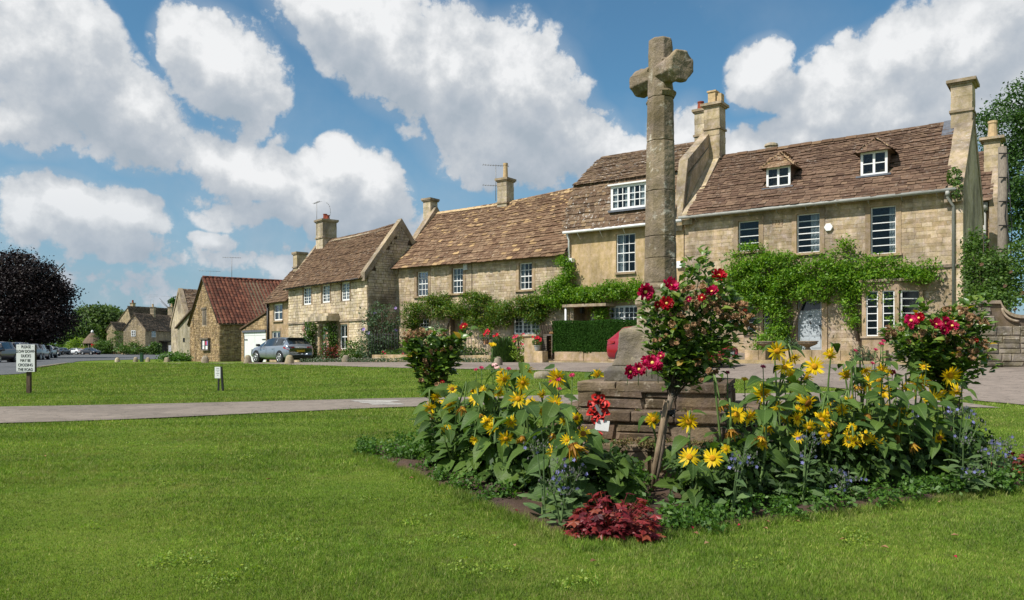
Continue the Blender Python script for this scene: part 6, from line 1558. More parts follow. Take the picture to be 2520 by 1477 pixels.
for (x, lb) in ((1885, 'left fluted stone urn on the low wall, nearer the big rose'), (1988, 'right fluted stone urn on the low wall before the pale blue door')):
    u, z = FR.pix(x, 0, -3.55)[0], 1.07; c = FR.pt(u, -3.55, z); t = thing('urn', lb, 'urn', c); m_ = MB(); n = 24; prof = [(.10, 0), (.10, .03), (.06, .06), (.09, .10), (.24, .16), (.31, .22), (.30, .25), (.34, .27), (.34, .295), (.28, .295), (.26, .24), (.02, .22)]
    vs = []
    for r_, zz in prof:
        for k in range(n): a = k / n * 6.283; rr = r_ * (1 + (.04 * (k % 2) if .08 < zz < .25 else 0)); vs.append((c.x + rr * math.cos(a), c.y + rr * math.sin(a), c.z + zz))
    m_.add(vs, [(i * n + k, i * n + (k + 1) % n, (i + 1) * n + (k + 1) % n, (i + 1) * n + k) for i in range(len(prof) - 1) for k in range(n)]); m_.build('bowl', M['coping'], t)
# hedge on its stone base
hv = -4.0; hu0, hu1 = FR.pix(1359, 0, hv)[0], FR.pix(1600, 0, hv)[0]; hz0, hz1 = FR.pix(1440, 868, hv)[1], FR.pix(1440, 789, hv)[1]
hg = thing('clipped_hedge', 'neatly clipped dark green box hedge in front of the rendered house', 'hedge', FR.pt((hu0 + hu1) / 2, hv + .5, hz0))
rs = np.random.default_rng(12); k = 30000; U_ = hu0 + (hu1 - hu0) * rs.random(k); face = rs.choice(4, k, p=[.6, .22, .10, .08])
Vv_ = np.where(face == 0, hv, np.where(face == 1, hv + 1.0 * rs.random(k), hv + rs.random(k))); Zz = np.where(face == 1, hz1, hz0 + (hz1 - hz0) * rs.random(k))
U_ = np.where(face == 2, hu0, np.where(face == 3, hu1, U_))
rnd_ = .09; ex = np.clip(((hu0 + .25) - U_) / .25, 0, 1); ez = np.clip((Zz - (hz1 - .22)) / .22, 0, 1) ; Vv_ = np.where(face == 0, Vv_ + rnd_ * (ex ** 2 + ez ** 3), Vv_); Zz = np.where(face == 1, Zz - rnd_ * np.clip(((hv + .2) - Vv_) / .2, 0, 1) ** 2, Zz)
Zz = Zz + .02 * np.sin(U_ * 3.1); Vv_ = Vv_ + .02 * np.sin(U_ * 4 + Zz * 5) + rs.normal(0, .012, k)
Pp = np.stack([FR.o.x + FR.u.x * U_ + FR.v.x * Vv_, FR.o.y + FR.u.y * U_ + FR.v.y * Vv_, Zz], -1)
nn_ = rs.normal(size=(k, 3)); t_ = np.cross(nn_, rs.normal(size=(k, 3))); nn_ /= np.linalg.norm(nn_, axis=1)[:, None]; t_ /= np.linalg.norm(t_, axis=1)[:, None]; b_ = np.cross(nn_, t_); s_ = .024 * rs.uniform(.6, 1.4, k)[:, None]
leaves_obj('foliage', np.stack([Pp - t_ * s_, Pp - b_ * s_ * .6, Pp + t_ * s_, Pp + b_ * s_ * .6], 1), M['hedge'], hg)
m_ = MB(); FR.box(m_, hu0 + .06, hu1 - .05, hv + .07, hv + .93, hz0 + .03, hz1 - .07); m_.build('hedge_core', M['hedge'], hg)
low_wall('two-course dressed stone base under the clipped hedge', hu0 + .12, hu1 - .2, hv - .02, hz0 + .02, mat='ashlar', bl=1.1, th=.6, z0=hz0 - .33)
m_ = MB(); FR.box(m_, hu0 - .1, hu1, hv - .3, hv + .5, .3, hz0 - .335); tag(m_.build('step', M['lowwall']), kind='structure')
# pillar, pots, log store, railings
pu0, pu1 = FR.pix(1290, 0, -4.3)[0], FR.pix(1313, 0, -4.3)[0]; pz = FR.pix(1300, 823, -4.3)[1]
gp_ = thing('gate_pillar', 'squat stone pillar with yellow trailing flowers by the rosemary bush', 'pillar', FR.pt(pu0, -4.3, .4))
m_ = MB(); FR.box(m_, pu0, pu1 + .12, -4.3, -3.7, .2, pz - .08); m_.build('pillar_shaft', M['lowwall'], gp_, bevel=.02)
m_ = MB(); FR.box(m_, pu0 - .05, pu1 + .17, -4.36, -3.64, pz - .079, pz); m_.build('pillar_cap', M['coping'], gp_)
lb_ = low_wall('small stone block holding the pot of red geraniums', FR.pix(1313, 0, -4.6)[0], FR.pix(1335, 0, -4.6)[0], -4.6, FR.pix(1322, 864, -4.6)[1], bl=2, th=.4, name='stone_block_plinth')
def pot(label, x, y, v, mat='terracotta', fl='geranium', n=9, r=.13, hh=.22, spread=.22):
    u, z = FR.pix(x, y, v); c = FR.pt(u, v, z); t = thing('flower_pot', label, 'flower pot', c)
    m_ = MB(); m_.lathe(c, [(r * .7, 0), (r, hh * .85), (r * 1.12, hh * .85), (r * 1.12, hh), (r * .9, hh), (r * .85, hh * .8)], 14); m_.build('pot', M[mat], t)
    leaves_obj('foliage', cloud_leaves([(c.x, c.y, c.z + hh + spread * .5, spread, spread, spread * .7)], 320, .035, NR), M['bush'], t)
    bmf = bloom_mesh('bloom', fl, 8, .055, 2, 7)
    for k in range(n): a = R.uniform(0, 6.28); link('bloom', bmf, t, c + Vector((spread * .9 * math.cos(a) * R.random(), -spread * R.uniform(.2, .9), hh + spread * R.uniform(.5, 1.5))), Quaternion((.85, .5, 0, 0)).normalized(), R.uniform(.8, 1.3))
    return t
pot('grey pot of scarlet geraniums on the small stone block', 1322, 863, -4.5, 'gutter', n=11)
pot('pot of red geraniums left of the rosemary, behind the railings', 1196, 848, -3.2, n=8, spread=.3)
pot('pot of red geraniums beside the low cottage wall behind the railings', 1222, 852, -3.0, n=6, spread=.22)
clump_plant('climbing_geranium', 'pink geraniums with trailing yellow foliage spilling down beside the stone pillar', 'flowering plant', 1277, 870, FR.pt(FR.pix(1277, 0, -4.1)[0], -4.1, 0).y, .30, 1.05, 'bushy', 900, .035, flowers=('geraniumP', 16, .06), seed=20, ground=.62)
clump_plant('rosemary_bush', 'upright dark green rosemary bush spilling over the low wall', 'bush', 1240, 885, FR.pt(FR.pix(1240, 0, -4.1)[0], -4.1, 0).y, .62, 1.25, 'rosemary', 5200, .13, vert=True, seed=21, ground=.50)
ls = thing('log_store', 'slatted wooden log store filled with cut logs beside the hedge', 'log store', FR.pt(FR.pix(1347, 0, -3.9)[0], -3.9, .6)); la, lb = FR.pix(1334, 0, -3.9)[0], FR.pix(1358, 0, -3.9)[0]; lz0, lz1 = FR.pix(1346, 884, -3.9)[1], FR.pix(1346, 826, -3.9)[1]
for k in range(11):
    zz = lz0 + (lz1 - lz0) * k / 11; m_ = MB(); FR.box(m_, la, la + (lb - la) * .48, -3.92 + R.uniform(-.01, .01), -3.88, zz + .008, zz + (lz1 - lz0) / 11 - .008); m_.build('slat', M['curtain'] if False else M['wood'], ls)
m_ = MB(); FR.box(m_, la, lb, -3.85, -3.0, lz1, lz1 + .05); FR.box(m_, la, la + .04, -3.87, -3.0, lz0, lz1 - .003); FR.box(m_, lb - .04, lb, -3.87, -3.0, lz0, lz1 - .003); m_.build('frame', M['wood'], ls)
m_ = MB()
for i in range(3):
    for j in range(8): q_ = FR.pt(la + (lb - la) * (.58 + .16 * i), -3.7, lz0 + .08 + j * .14); m_.tube([q_, q_ + FR.Vv * .4], .065, 7)
m_.build('logs', M['log'], ls)
wp = MB(); wa, wb = FR.pix(1330, 0, -2.0)[0], FR.pix(1360, 0, -2.0)[0]
for k in range(14): 
    for j in range(7): FR.box(wp, wa + (wb - wa) * k / 14, wa + (wb - wa) * (k + .9) / 14, -2.0 + (.03 if (k + j) % 2 else 0), -1.97 + (.03 if (k + j) % 2 else 0), .6 + j * .22, .6 + j * .22 + .20)
tag(wp.build('wattle_panel', M['barkd']), 'dark woven wattle panel behind the log store', 'fence panel')
rl_ = thing('iron_railing', 'black iron railing standing on the low wall of the long cottage', 'railing', FR.pt(FR.pix(1180, 0, -3.75)[0], -3.75, .8)); ra_, rb_ = FR.pix(1128, 0, -3.75)[0], FR.pix(1218, 0, -3.75)[0]; k = ra_
barm = MB().tube([(0, 0, 0), (0, 0, .95)], .012, 5).mesh('bar', M['black'])
while k < rb_: link('bar', barm, rl_, FR.pt(k, -3.75, .78)); k += .19
m_ = MB(); m_.tube([FR.pt(ra_, -3.75, 1.55), FR.pt(rb_, -3.75, 1.55)], .012, 4); m_.tube([FR.pt(ra_, -3.75, .90), FR.pt(rb_, -3.75, .90)], .012, 4); m_.build('rail', M['black'], rl_)
rl2 = thing('iron_railing', 'black iron railing in front of the dark gable of the gabled cottage', 'railing', FR.pt(FR.pix(940, 0, -3.3)[0], -3.3, .5)); k = FR.pix(908, 0, -2.6)[0]
while k < FR.pix(985, 0, -2.6)[0]: link('bar', barm, rl2, FR.pt(k, -2.6, .55), s=(1, 1, 1.4)); k += .2
m_ = MB(); m_.tube([FR.pt(FR.pix(908, 0, -2.6)[0], -2.6, 1.78), FR.pt(FR.pix(985, 0, -2.6)[0], -2.6, 1.78)], .012, 4); m_.build('rail', M['black'], rl2)
# garden planting in front of the row
fl_ = [('buddleia', 'tall grey-green buddleia against the dark gable', 'bush', 938, 870, -1.6, 1.0, 2.9, 'buddleia', 3200, .07, ('lilac', 5, .09)),
       ('shrub', 'rounded green shrub at the corner of the gabled cottage', 'bush', 882, 880, None, .85, 1.1, 'bush', 2200, .06, None),
       ('shrub', 'low leafy shrubs behind the railings under the long cottage wisteria', 'bush', 1160, 868, -3.0, .8, .75, 'bush', 1600, .06, None),
       ('shrub', 'pale feathery shrub under the left ground floor window of the long cottage', 'bush', 1077, 830, -1.0, .5, 1.9, 'buddleia', 1300, .05, None),
       ('shrub', 'green shrub hugging the right side of the bay window', 'bush', 2262, 850, -.8, .75, 1.25, 'wisteria', 3200, .05, None),
       ('shrub', 'small grey-green bush between the two stone urns', 'bush', 1935, 855, -2.9, .45, .5, 'buddleia', 900, .04, None),
       ('shrub', 'bright leafy shrub behind the left stone urn', 'bush', 1888, 850, -2.4, .5, .75, 'wisteria', 1300, .05, None),
       ('shrub', 'low tufted plant growing over the wall before the bay', 'bush', 2122, 880, -3.9, .35, .5, 'buddleia', 800, .035, None),
       ('shrub', 'low plant with tiny pink flowers left of the gabled cottage railing', 'bush', 965, 888, -3.3, .7, .5, 'bush', 1300, .05, ('geraniumP', 6, .05)),
       ('shrub', 'slim green plant growing in front of the wide ground floor window', 'bush', 1315, 830, -1.5, .35, 1.6, 'bush', 600, .05, None)]
for i, (nm, lb, ct, x, y, v, rx, h_, mt, n, sz, fl) in enumerate(fl_):
    Y = (FR.pt(FR.pix(x, 0, v)[0], v, 0).y if v is not None else 42.3)
    clump_plant(nm, lb, ct, x, y, Y, rx, h_, mt, n, sz, flowers=fl, seed=100 + i, ground=(.93 if (v is not None and x > 1850 and v > -3.5) else None))
ed = thing('daisy_border', 'band of tiny white daisies growing along the foot of the low wall', 'flowers', FR.pt(-22, -4.2, .45)); ed['kind'] = 'stuff'; del ed['category']
bl_ = [(*FR.pt(u, -4.15, G(*fuv(u, -4.15)) + .10), .5, .18, .12) for u in np.arange(-29, -17.5, .6)]
leaves_obj('foliage', cloud_leaves(bl_, 5000, .03, NR), M['buddleia'], ed); leaves_obj('flowers', cloud_leaves([(a, b, c_ + .03, d, e, f) for a, b, c_, d, e, f in bl_], 1500, .018, NR), M['daisy'], ed)
# climbing roses on the gabled cottage, base shrubs
for (lb, x, ytop, w_, sd) in (('climbing rose on the left side of the gabled cottage door', 764, 800, 14, 1), ('climbing rose on the right side of the gabled cottage door', 815, 810, 10, 2)):
    u, _ = FA.pix(x, 0, -.3); t = thing('climbing_rose', lb, 'climbing rose', FA.pt(u, -.3, .25)); zt = FA.pix(x, ytop, -.3)[1]
    q_ = FA.pt(u, -.3, 0); bls = [(q_.x + R.uniform(-.15, .15), q_.y, .3 + (zt - .3) * k / 7, .36 if k > 1 else .28, .25, .35) for k in range(8)]
    leaves_obj('foliage', cloud_leaves(bls, 1900, .06, NR, clump=10, nc=.12), M['bush'], t); m_ = MB(); m_.tube([FA.pt(u, -.25, .1), FA.pt(u + .1, -.2, zt - .3)], .03, 5); m_.build('stem', M['barkd'], t)
    for k in range(6): link('bloom', bm1, t, FA.pt(u + R.uniform(-.3, .3), -.62, R.uniform(1.3, zt - .1)), Quaternion((.7, .7, 0, 0)), 1.3)
clump_plant('shrub', 'purple-tinged shrub at the doorstep of the gabled cottage', 'bush', 822, 886, 44.0, .65, .95, 'heuchera', 500, .05, seed=130)
clump_plant('shrub', 'grey-green shrub mixed in at the doorstep of the gabled cottage', 'bush', 806, 886, 44.5, .6, .8, 'buddleia', 1100, .05, seed=131)
for i, (x, y, lb) in enumerate(((420, 886, 'low verge plants at the foot of the plastered lean-to'), (462, 888, 'small green shrub at the left corner of the barn'), (437, 889, 'weedy tuft between the lean-to and the barn'))):
    clump_plant('verge_plant', lb, 'plant', x, y, 63, .9 + .2 * i, .7, 'weed', 700, .09, seed=140 + i)

# ================================================================== guard stones and green post
def ground_hit(px, py, y0=3.5, y1=200):
    prev = None; Y = y0
    while Y < y1:
        p = P(px, py, Y)
        if p.z <= G(p.x, Y): return p
        Y *= 1.004
    return P(px, py, y1)
def guard_stone(label, px, py, wpx, hpx, mat='staddle', Y=None, top=.55, seed=0):
    p = ground_hit(px, py) if Y is None else P(px, 0, Y)
    p.z = G(p.x, p.y); s = p.y / FPX; w_, h_ = wpx * s, hpx * s; rr = random.Random(seed + int(px))
    m_ = MB(); n = 9; prof = [(.5, -.1), (.5, .15), (.46, .45), (.38, .75), (.30, .93), (.16, 1.0)] if top < .9 else [(.5, -.1), (.52, .2), (.5, .5), (.44, .8), (.30, .95), (.12, 1.0)]
    vs = []
    for i, (r_, z) in enumerate(prof):
        for k in range(n): a = k / n * 6.283; q = r_ * w_ * (1 + rr.uniform(-.10, .10)); vs.append((p.x + q * math.cos(a), p.y + q * math.sin(a) * .8, p.z + z * h_ * (1 + rr.uniform(-.03, .03))))
    m_.add(vs, [(i * n + k, i * n + (k + 1) % n, (i + 1) * n + (k + 1) % n, (i + 1) * n + k) for i in range(len(prof) - 1) for k in range(n)] + [tuple(range((len(prof) - 1) * n, len(prof) * n))], True)
    o = m_.build('guard_stone', M[mat]); return tag(o, label, 'guard stone', 'rough stones set along the edge of the green')
for a in (('tapered guard stone in front of the silver car', 712, 892, 24, 22, 'staddle', 38), ('tapered guard stone at the foot of the garage door', 610, 893, 20, 20, 'staddle', 43),
          ('pale tapered guard stone in front of the barn gable', 505, 893, 19, 19, 'staddle', 46), ('guard stone beside the rounded shrub near the gabled cottage', 851, 894, 22, 18, 'staddle', 39),
          ('short pale stone post glimpsed left of the small rose tree', 1011, 898, 14, 16, 'staddle', 34), ('leaning grey guard stone below the rosemary bush', 1226, 893, 24, 22, 'gwall', 30),
          ('squat round pitted boulder below the clipped hedge', 1336, 909, 44, 18, 'gwall', 23.5), ('dark stubby guard stone nearest the far road bend', 289, 890, 13, 11, 'wallAg', 62),
          ('pale guard stone left of the green post', 334, 889, 12, 12, 'staddle', 62), ('pale guard stone right of the green post', 364, 889, 12, 11, 'staddle', 62), ('pale guard stone by the pink drive', 411, 891, 15, 12, 'staddle', 58)):
    guard_stone(a[0], a[1], a[2], a[3], a[4], a[5], Y=a[6], top=.95 if 'boulder' in a[0] else .5)
p = P(347, 0, 62); p.z = G(p.x, p.y); m_ = MB(); m_.box(p + Vector((-.1, 0, -.1)), (.22, 0, 0), (0, .2, 0), (0, 0, .75)); m_.box(p + Vector((-.13, -.03, .65)), (.28, 0, 0), (0, .26, 0), (0, 0, .05)); tag(m_.build('post', M['post_green'], bevel=.01), 'dark green marker post standing among the far guard stones', 'post')

# ================================================================== signs
sp = P(65, 965, 0); Ys = 19.6; sp = P(64, 0, Ys); gz = G(sp.x, Ys)
s_ = Ys / FPX
FS = Frame((P(40, 0, Ys).x, Ys), (1, -.06))
bw_ = 47 * s_; zt_ = P(0, 848, Ys).z; zb_ = P(0, 915, Ys).z
gz = P(0, 964, Ys).z if P(0, 964, Ys).z < gz + .3 else gz
st = thing('road_sign', 'white road sign about ducks on a short brown post in the grass', 'sign', (sp.x, Ys, gz))
m_ = MB(); FS.box(m_, 0, bw_, 0, .012, zb_, zt_); pl = m_.build('sign_board', M['signwhite'], st)
m_ = MB(); FS.box(m_, -.003, bw_ + .02, .013, .05, zb_ - .004, zt_ - .01); m_.build('backing', M['barkd'], st)
lines = ['PLEASE', 'SLOW DOWN', 'DUCKS', 'MAY BE', 'CROSSING', 'THE ROAD']; lh = (zt_ - zb_) / 6
for i, tx in enumerate(lines): text_obj(tx, lh * .90, FS, bw_ * (.5 + (.03 if i in (0, 2) else 0)), -.004, zt_ - lh * (i + .52), M['text'], pl, .002, 'lettering', sx=.78)
for (a, b) in ((.1, .93), (.9, .93), (.04, .03)):
    m_ = MB(); m_.tube([FS.pt(bw_ * a, -.006, zb_ + (zt_ - zb_) * b), FS.pt(bw_ * a, 0, zb_ + (zt_ - zb_) * b)], .008, 6); m_.build('screw', M['aerial'], pl)
m_ = MB(); FS.box(m_, bw_ * .47, bw_ * .67, .051, .12, min(gz, G(sp.x, Ys)) - .3, zt_ - .1); m_.build('post', M['post'], st)
q = ground_hit(540, 941); Yq = q.y; s_ = Yq / FPX
Yq = 21.0; s_ = Yq / FPX; FSm = Frame((P(530, 0, Yq).x, Yq), (.95, -.25)); zt_ = P(0, 903, Yq).z; zb_ = P(0, 931, Yq).z; bw_ = 14 * s_
st2 = thing('small_sign', 'small pale notice on a leaning dark stake in the middle of the green', 'sign', FSm.pt(.1, 0, G(FSm.o.x, Yq)))
m_ = MB(); FSm.box(m_, -.02, bw_, 0, .01, zb_, zt_); pl = m_.build('sign_board', M['signwhite'], st2)
for i in range(5): 
    m_ = MB(); w_ = bw_ * (.6, .7, .35, .6, .3)[i]; FSm.box(m_, bw_ * .48 - w_ / 2, bw_ * .48 + w_ / 2, -.002, -.0005, zt_ - .04 - i * .045 - .006, zt_ - .04 - i * .045 + .006); m_.build('print_line', M['aerial'], pl)
m_ = MB(); m_.prism([FSm.pt(bw_, -.01, G(FSm.o.x, Yq) - .15) + Vector((.05, 0, 0)), FSm.pt(bw_ + .05, -.01, G(FSm.o.x, Yq) - .15) + Vector((.05, 0, 0)), FSm.pt(bw_ + .045, -.01, zt_ + .01), FSm.pt(bw_ + .002, -.01, zt_ + .01)], FSm.Vv * .04); m_.build('stake', M['blackplastic'], st2)
m_ = MB(); m_.prism([FSm.pt(.06, .012, G(FSm.o.x, Yq) - .15), FSm.pt(.10, .012, G(FSm.o.x, Yq) - .15), FSm.pt(.10, .012, zb_ + .05), FSm.pt(.06, .012, zb_ + .05)], FSm.Vv * .03); m_.build('stake', M['blackplastic'], st2)

# ================================================================== cars
HATCH = [(0, .42, .80, .84, .76, .60), (.06, .30, .95, .99, .84, .66), (.14, .26, .98, 1.06, .87, .64), (.55, .24, .98, 1.40, .89, .60), (.95, .23, .97, 1.44, .90, .60), (1.35, .22, .96, 1.455, .90, .60), (2.05, .22, .94, 1.45, .90, .59), (2.55, .22, .93, 1.38, .90, .57), (2.62, .22, .93, 1.36, .90, .57),
         (3.30, .22, .92, .98, .89, .68), (3.75, .23, .84, .90, .88, .70), (4.10, .28, .72, .78, .84, .62), (4.26, .36, .62, .64, .74, .5)]
SEDAN = [(0, .42, .82, .86, .74, .60), (.08, .28, .93, .97, .84, .66), (.55, .25, .95, 1.0, .88, .66), (1.05, .24, .94, 1.30, .89, .58), (1.35, .23, .93, 1.34, .89, .58), (1.6, .22, .92, 1.35, .89, .57), (2.2, .22, .91, 1.33, .89, .56), (2.45, .22, .90, 1.28, .89, .56), (2.5, .22, .90, 1.26, .89, .56),
         (3.15, .22, .88, .94, .88, .68), (3.7, .23, .80, .86, .87, .70), (4.15, .28, .68, .72, .83, .62), (4.3, .36, .58, .60, .74, .5)]
SUVP = [(x * 1.05, zb + .04, zl + .16, zt + (.24 if zt > 1.1 else .16), w_ * 1.03, wt * 1.08) for x, zb, zl, zt, w_, wt in HATCH]
def car(label, loc, heading, prof, paint, scale=1.0, group=None, plate='W', extra=None, name='parked_car', detail=True):
    L = prof[-1][0]; h = Vector((heading[0], heading[1])).normalized(); ang = math.atan2(h.y, h.x)
    t = thing(name, label, 'car', loc, group); t.rotation_euler = (0, 0, ang); t.scale = (scale,) * 3
    rings = []
    for (x, zb, zl, zt, w_, wt) in prof:
        x -= L / 2; zm = zb + (zl - zb) * .45
        half = [(w_ * .86, zb), (w_ * .98, zb + .10), (w_, zm), (w_ * .985, zl - .10), (w_ * .93, zl), (wt + .01, max(zl + .005, zt - .05)), (wt * .82, max(zl + .01, zt - .008)), (0, max(zl + .012, zt) + .012)]
        ring = [(x, -a, b) for a, b in half] + [(x, a, b) for a, b in reversed(half[:-1])]
        rings.append(ring)
    m = len(rings[0]); V = [v for r_ in rings for v in r_]; Fb = []; Fg = []; ncab = [i for i, q in enumerate(prof) if q[3] - q[2] > .15]
    i0, i1 = ncab[0], ncab[-1]
    for i in range(len(prof) - 1):
        for k in range(m - 1):
            f = (i * m + k, i * m + k + 1, (i + 1) * m + k + 1, (i + 1) * m + k)
            side = k in (4, m - 6)
            glass_ = False
            if side and i0 <= i < i1: glass_ = True
            if i == i1 and k in (5, 6, 7, 8)[:4] and 5 <= k <= m - 7: glass_ = True
            if i == i0 - 1 and 5 <= k <= m - 7: glass_ = True
            if side and i == i1: glass_ = True
            (Fg if glass_ else Fb).append(f)
    Fb.append(tuple(range(m))); Fb.append(tuple(reversed(range((len(prof) - 1) * m, len(prof) * m))))
    for i in range(len(prof) - 1): Fb.append((i * m, (i + 1) * m, (i + 1) * m + m - 1, i * m + m - 1))
    b_ = MB(); b_.add(V, Fb, True); bo = b_.build('body', M[paint], t, local=True)
    g_ = MB(); g_.add(V, Fg, True); go = g_.build('windows', M['carglass'], t, local=True)
    # pillars
    pl_ = MB()
    for i in (i0, (i0 + i1) // 2, i1):
        for s in (-1, 1):
            a = rings[i][4]; b = rings[i][5]
            pl_.tube([(a[0], s * abs(a[1]), a[2]), (b[0], s * abs(b[1]), b[2])], .035 if i != (i0 + i1) // 2 else .02, 4)
    pl_.build('pillars', M[paint] , t, local=True)
    for (xw, s) in ((.78, 1), (.78, -1), (L - .86, 1), (L - .86, -1)):
        x = xw - L / 2; wy = .90 * (prof[4][4] / .9)
        a_ = MB(); a_.tube([(x, s * (wy - .30), .33), (x, s * (wy + .004), .33)], .385, 20, smooth=False); a_.build('wheel_arch', M['blackplastic'], t, local=True)
        w_ = MB(); w_.tube([(x, s * (wy - .22), .32), (x, s * (wy - .02), .32), (x, s * (wy + .012), .32)], [.32, .32, .30], 20, smooth=False); wo_ = w_.build('wheel', M['rubber'], t, local=True)
        r_ = MB()
        for k in range(5):
            aa = k / 5 * 6.283 + .3; r_.prism([(x + .03 * math.sin(aa), s * (wy + .016), .32 - .03 * math.cos(aa)), (x - .03 * math.sin(aa), s * (wy + .016), .32 + .03 * math.cos(aa)), (x + .22 * math.cos(aa) - .045 * math.sin(aa), s * (wy + .016), .32 + .22 * math.sin(aa) + .045 * math.cos(aa)), (x + .22 * math.cos(aa) + .045 * math.sin(aa), s * (wy + .016), .32 + .22 * math.sin(aa) - .045 * math.cos(aa))], (0, s * .012, 0))
        r_.tube([(x, s * (wy + .012), .32), (x, s * (wy + .03), .32)], .05, 8)
        ri = [(x + .225 * math.cos(k / 16 * 6.283), s * (wy + .02), .32 + .225 * math.sin(k / 16 * 6.283)) for k in range(17)]; r_.tube(ri, .018, 4)
        r_.build('rim', M['rim'], wo_, local=True)
    def bx(n, x0, x1, y0, y1, z0, z1, mt, par=t):
        q_ = MB(); q_.box((x0, y0, z0), (x1 - x0, 0, 0), (0, y1 - y0, 0), (0, 0, z1 - z0)); return q_.build(n, M[mt], par, local=True, bevel=.008)
    zl = prof[1][2]
    for s in (-1, 1):
        a, b = sorted((s * .42, s * .835)); q_ = MB(); xr = -L / 2
        q_.prism([(xr + .02, s * .40, zl - .16), (xr + .02, s * .40, zl - .03), (xr + .045, s * .80, zl - .02), (xr + .36, s * .905, zl - .05), (xr + .36, s * .905, zl - .12), (xr + .04, s * .83, zl - .19)], (-.02, s * .008, 0)); q_.build('tail_light', M['redlamp'], t, local=True)
        q_ = MB(); xf = L / 2; q_.prism([(xf - .12, s * .45, .60), (xf - .12, s * .45, .68), (xf - .30, s * .86, .76), (xf - .30, s * .86, .64)], (.03, s * .02, 0)); q_.build('headlight', M['rim'], t, local=True)
        bx('wing_mirror', xf - 1.42, xf - 1.22, s * .93 if s > 0 else -1.10, s * 1.10 if s > 0 else -.93, .93, 1.07, 'blackplastic')
        if detail:
            for xd in (2.75, 1.75): 
                a, b = sorted((s * (prof[4][4] * 1.0), s * (prof[4][4] + .02))); bx('door_handle', xd - L / 2 - .3, xd - L / 2 - .12, a, b, zl - .17, zl - .14, paint)
            sm = MB()
            for xd in (1.35, 2.25, 3.15): sm.tube([(xd - L / 2, s * (prof[4][4] + .002), .34), (xd - L / 2, s * (prof[4][4] + .003), .62), (xd - L / 2, s * (prof[4][4] * .985 + .003), zl - .1)], .005, 3)
            sm.build('door_seam', M['blackplastic'], t, local=True)
    po_ = bx('number_plate', -L / 2 - .02, -L / 2 + .10, -.26, .26, zl - .34, zl - .22, 'plate'); bx('number_plate', L / 2 - .06, L / 2 + .015, -.26, .26, .42, .53, 'plateW')
    bx('bumper_trim', -L / 2 - .012, -L / 2 + .2, -.62, .62, .26, .40, 'blackplastic'); bx('grille', L / 2 - .1, L / 2 + .005, -.42, .42, .40, .58, 'blackplastic')
    ua = MB(); ua.box((-L / 2 + .3, -.7, .16), (L - .6, 0, 0), (0, 1.4, 0), (0, 0, .25)); ua.build('underside', M['blackplastic'], t, local=True)
    if extra == 'roofbox': q_ = MB(); q_.lathe((-.3, 0, 1.72), [(.5, 0), (.62, .08), (.6, .24), (.4, .32)], 12, squash=(1.5, .7), smooth=True); q_.build('roof_box', M['carn'], t, local=True)
    if extra == 'badge':
        q_ = MB()
        for k in range(4): rr_ = [(-L / 2 + .028 - .03, -.09 + k * .06 + .038 * math.cos(a / 12 * 6.283), zl - .10 + .038 * math.sin(a / 12 * 6.283)) for a in range(13)]; q_.tube(rr_, .007, 4)
        q_.build('badge', M['rim'], t, local=True)
        c_ = bpy.data.curves.new('plate_lettering', 'FONT'); c_.body = 'WV16 YXG'; c_.size = .105; c_.align_x = 'CENTER'; c_.align_y = 'CENTER'; c_.extrude = .002;
        o_ = link('plate_lettering', text_mesh(c_, 'plate_lettering', M['text']), po_); o_.location = (-L / 2 - .022, 0, zl - .28); o_.rotation_euler = (rad(90), 0, rad(-90))
        sp_ = MB(); sp_.box((-L / 2 + .42, -.56, 1.395), (.22, 0, 0), (0, 1.12, 0), (-.06, 0, .035)); sp_.build('spoiler', M[paint], t, local=True)
        an = MB(); an.tube([(-L / 2 + 1.2, 0, 1.46), (-L / 2 + 1.0, 0, 1.54)], .012, 4); an.build('roof_aerial', M['blackplastic'], t, local=True)
    return t
def gpt(x, y, dz=.02): return (x, y, G(x, y) + dz)
car('silver-blue hatchback with yellow rear plate parked before the white garage', gpt(-13.45, 46.4, .0), (-.72, .69), HATCH, 'silver', 1.0, extra='badge', name='hatchback_car')
car('red car on the road, mostly hidden behind the cross pedestal', gpt(5.18, 25.9), (.83, -.56), HATCH, 'red', .93, name='red_car')
gpk = 'cars parked along the far left road'
for (lb, px, Y, hd, pf, pt_n, sc_, ex) in (
    ('grey-brown car cut by the left edge, front wheel showing', -12, 64, (.15, -1), SUVP, 'card_b', 1.0, None),
    ('dark navy four-by-four facing the camera, left of the duck sign', 34, 68, (.25, -1), SUVP, 'carn', 1.0, None),
    ('dark roof glimpsed just behind the top of the duck sign', 62, 80, (.2, -1), SUVP, 'card_b', 1.0, None),
    ('brown car with bright rear lamp, right of the duck sign', 92, 84, (-.35, 1), SUVP, 'card_b', .95, None),
    ('dark blue estate with a roof box behind the brown car', 113, 101, (.35, -1), HATCH, 'carn', 1.08, 'roofbox'),
    ('grey hatchback seen square from behind', 132, 128, (-.55, 1), HATCH, 'carg', 1.0, None),
    ('navy saloon behind the grey hatchback', 151, 150, (.1, -1), SEDAN, 'carn', 1.0, None),
    ('low white sports coupe among the parked cars', 182, 157, (-1, .25), [(x, a, b, c * .95 if c > 1.1 else c, d, e) for x, a, b, c, d, e in SEDAN], 'carw', .98, None),
    ('small navy car with a white front plate right of the white coupe', 224, 155, (1, -.55), SEDAN, 'carn', .98, None)):
    x = (px - 1260) / FPX * Y; car(lb, gpt(x, Y, .03), hd, pf, pt_n, sc_, gpk, extra=ex, detail=False)

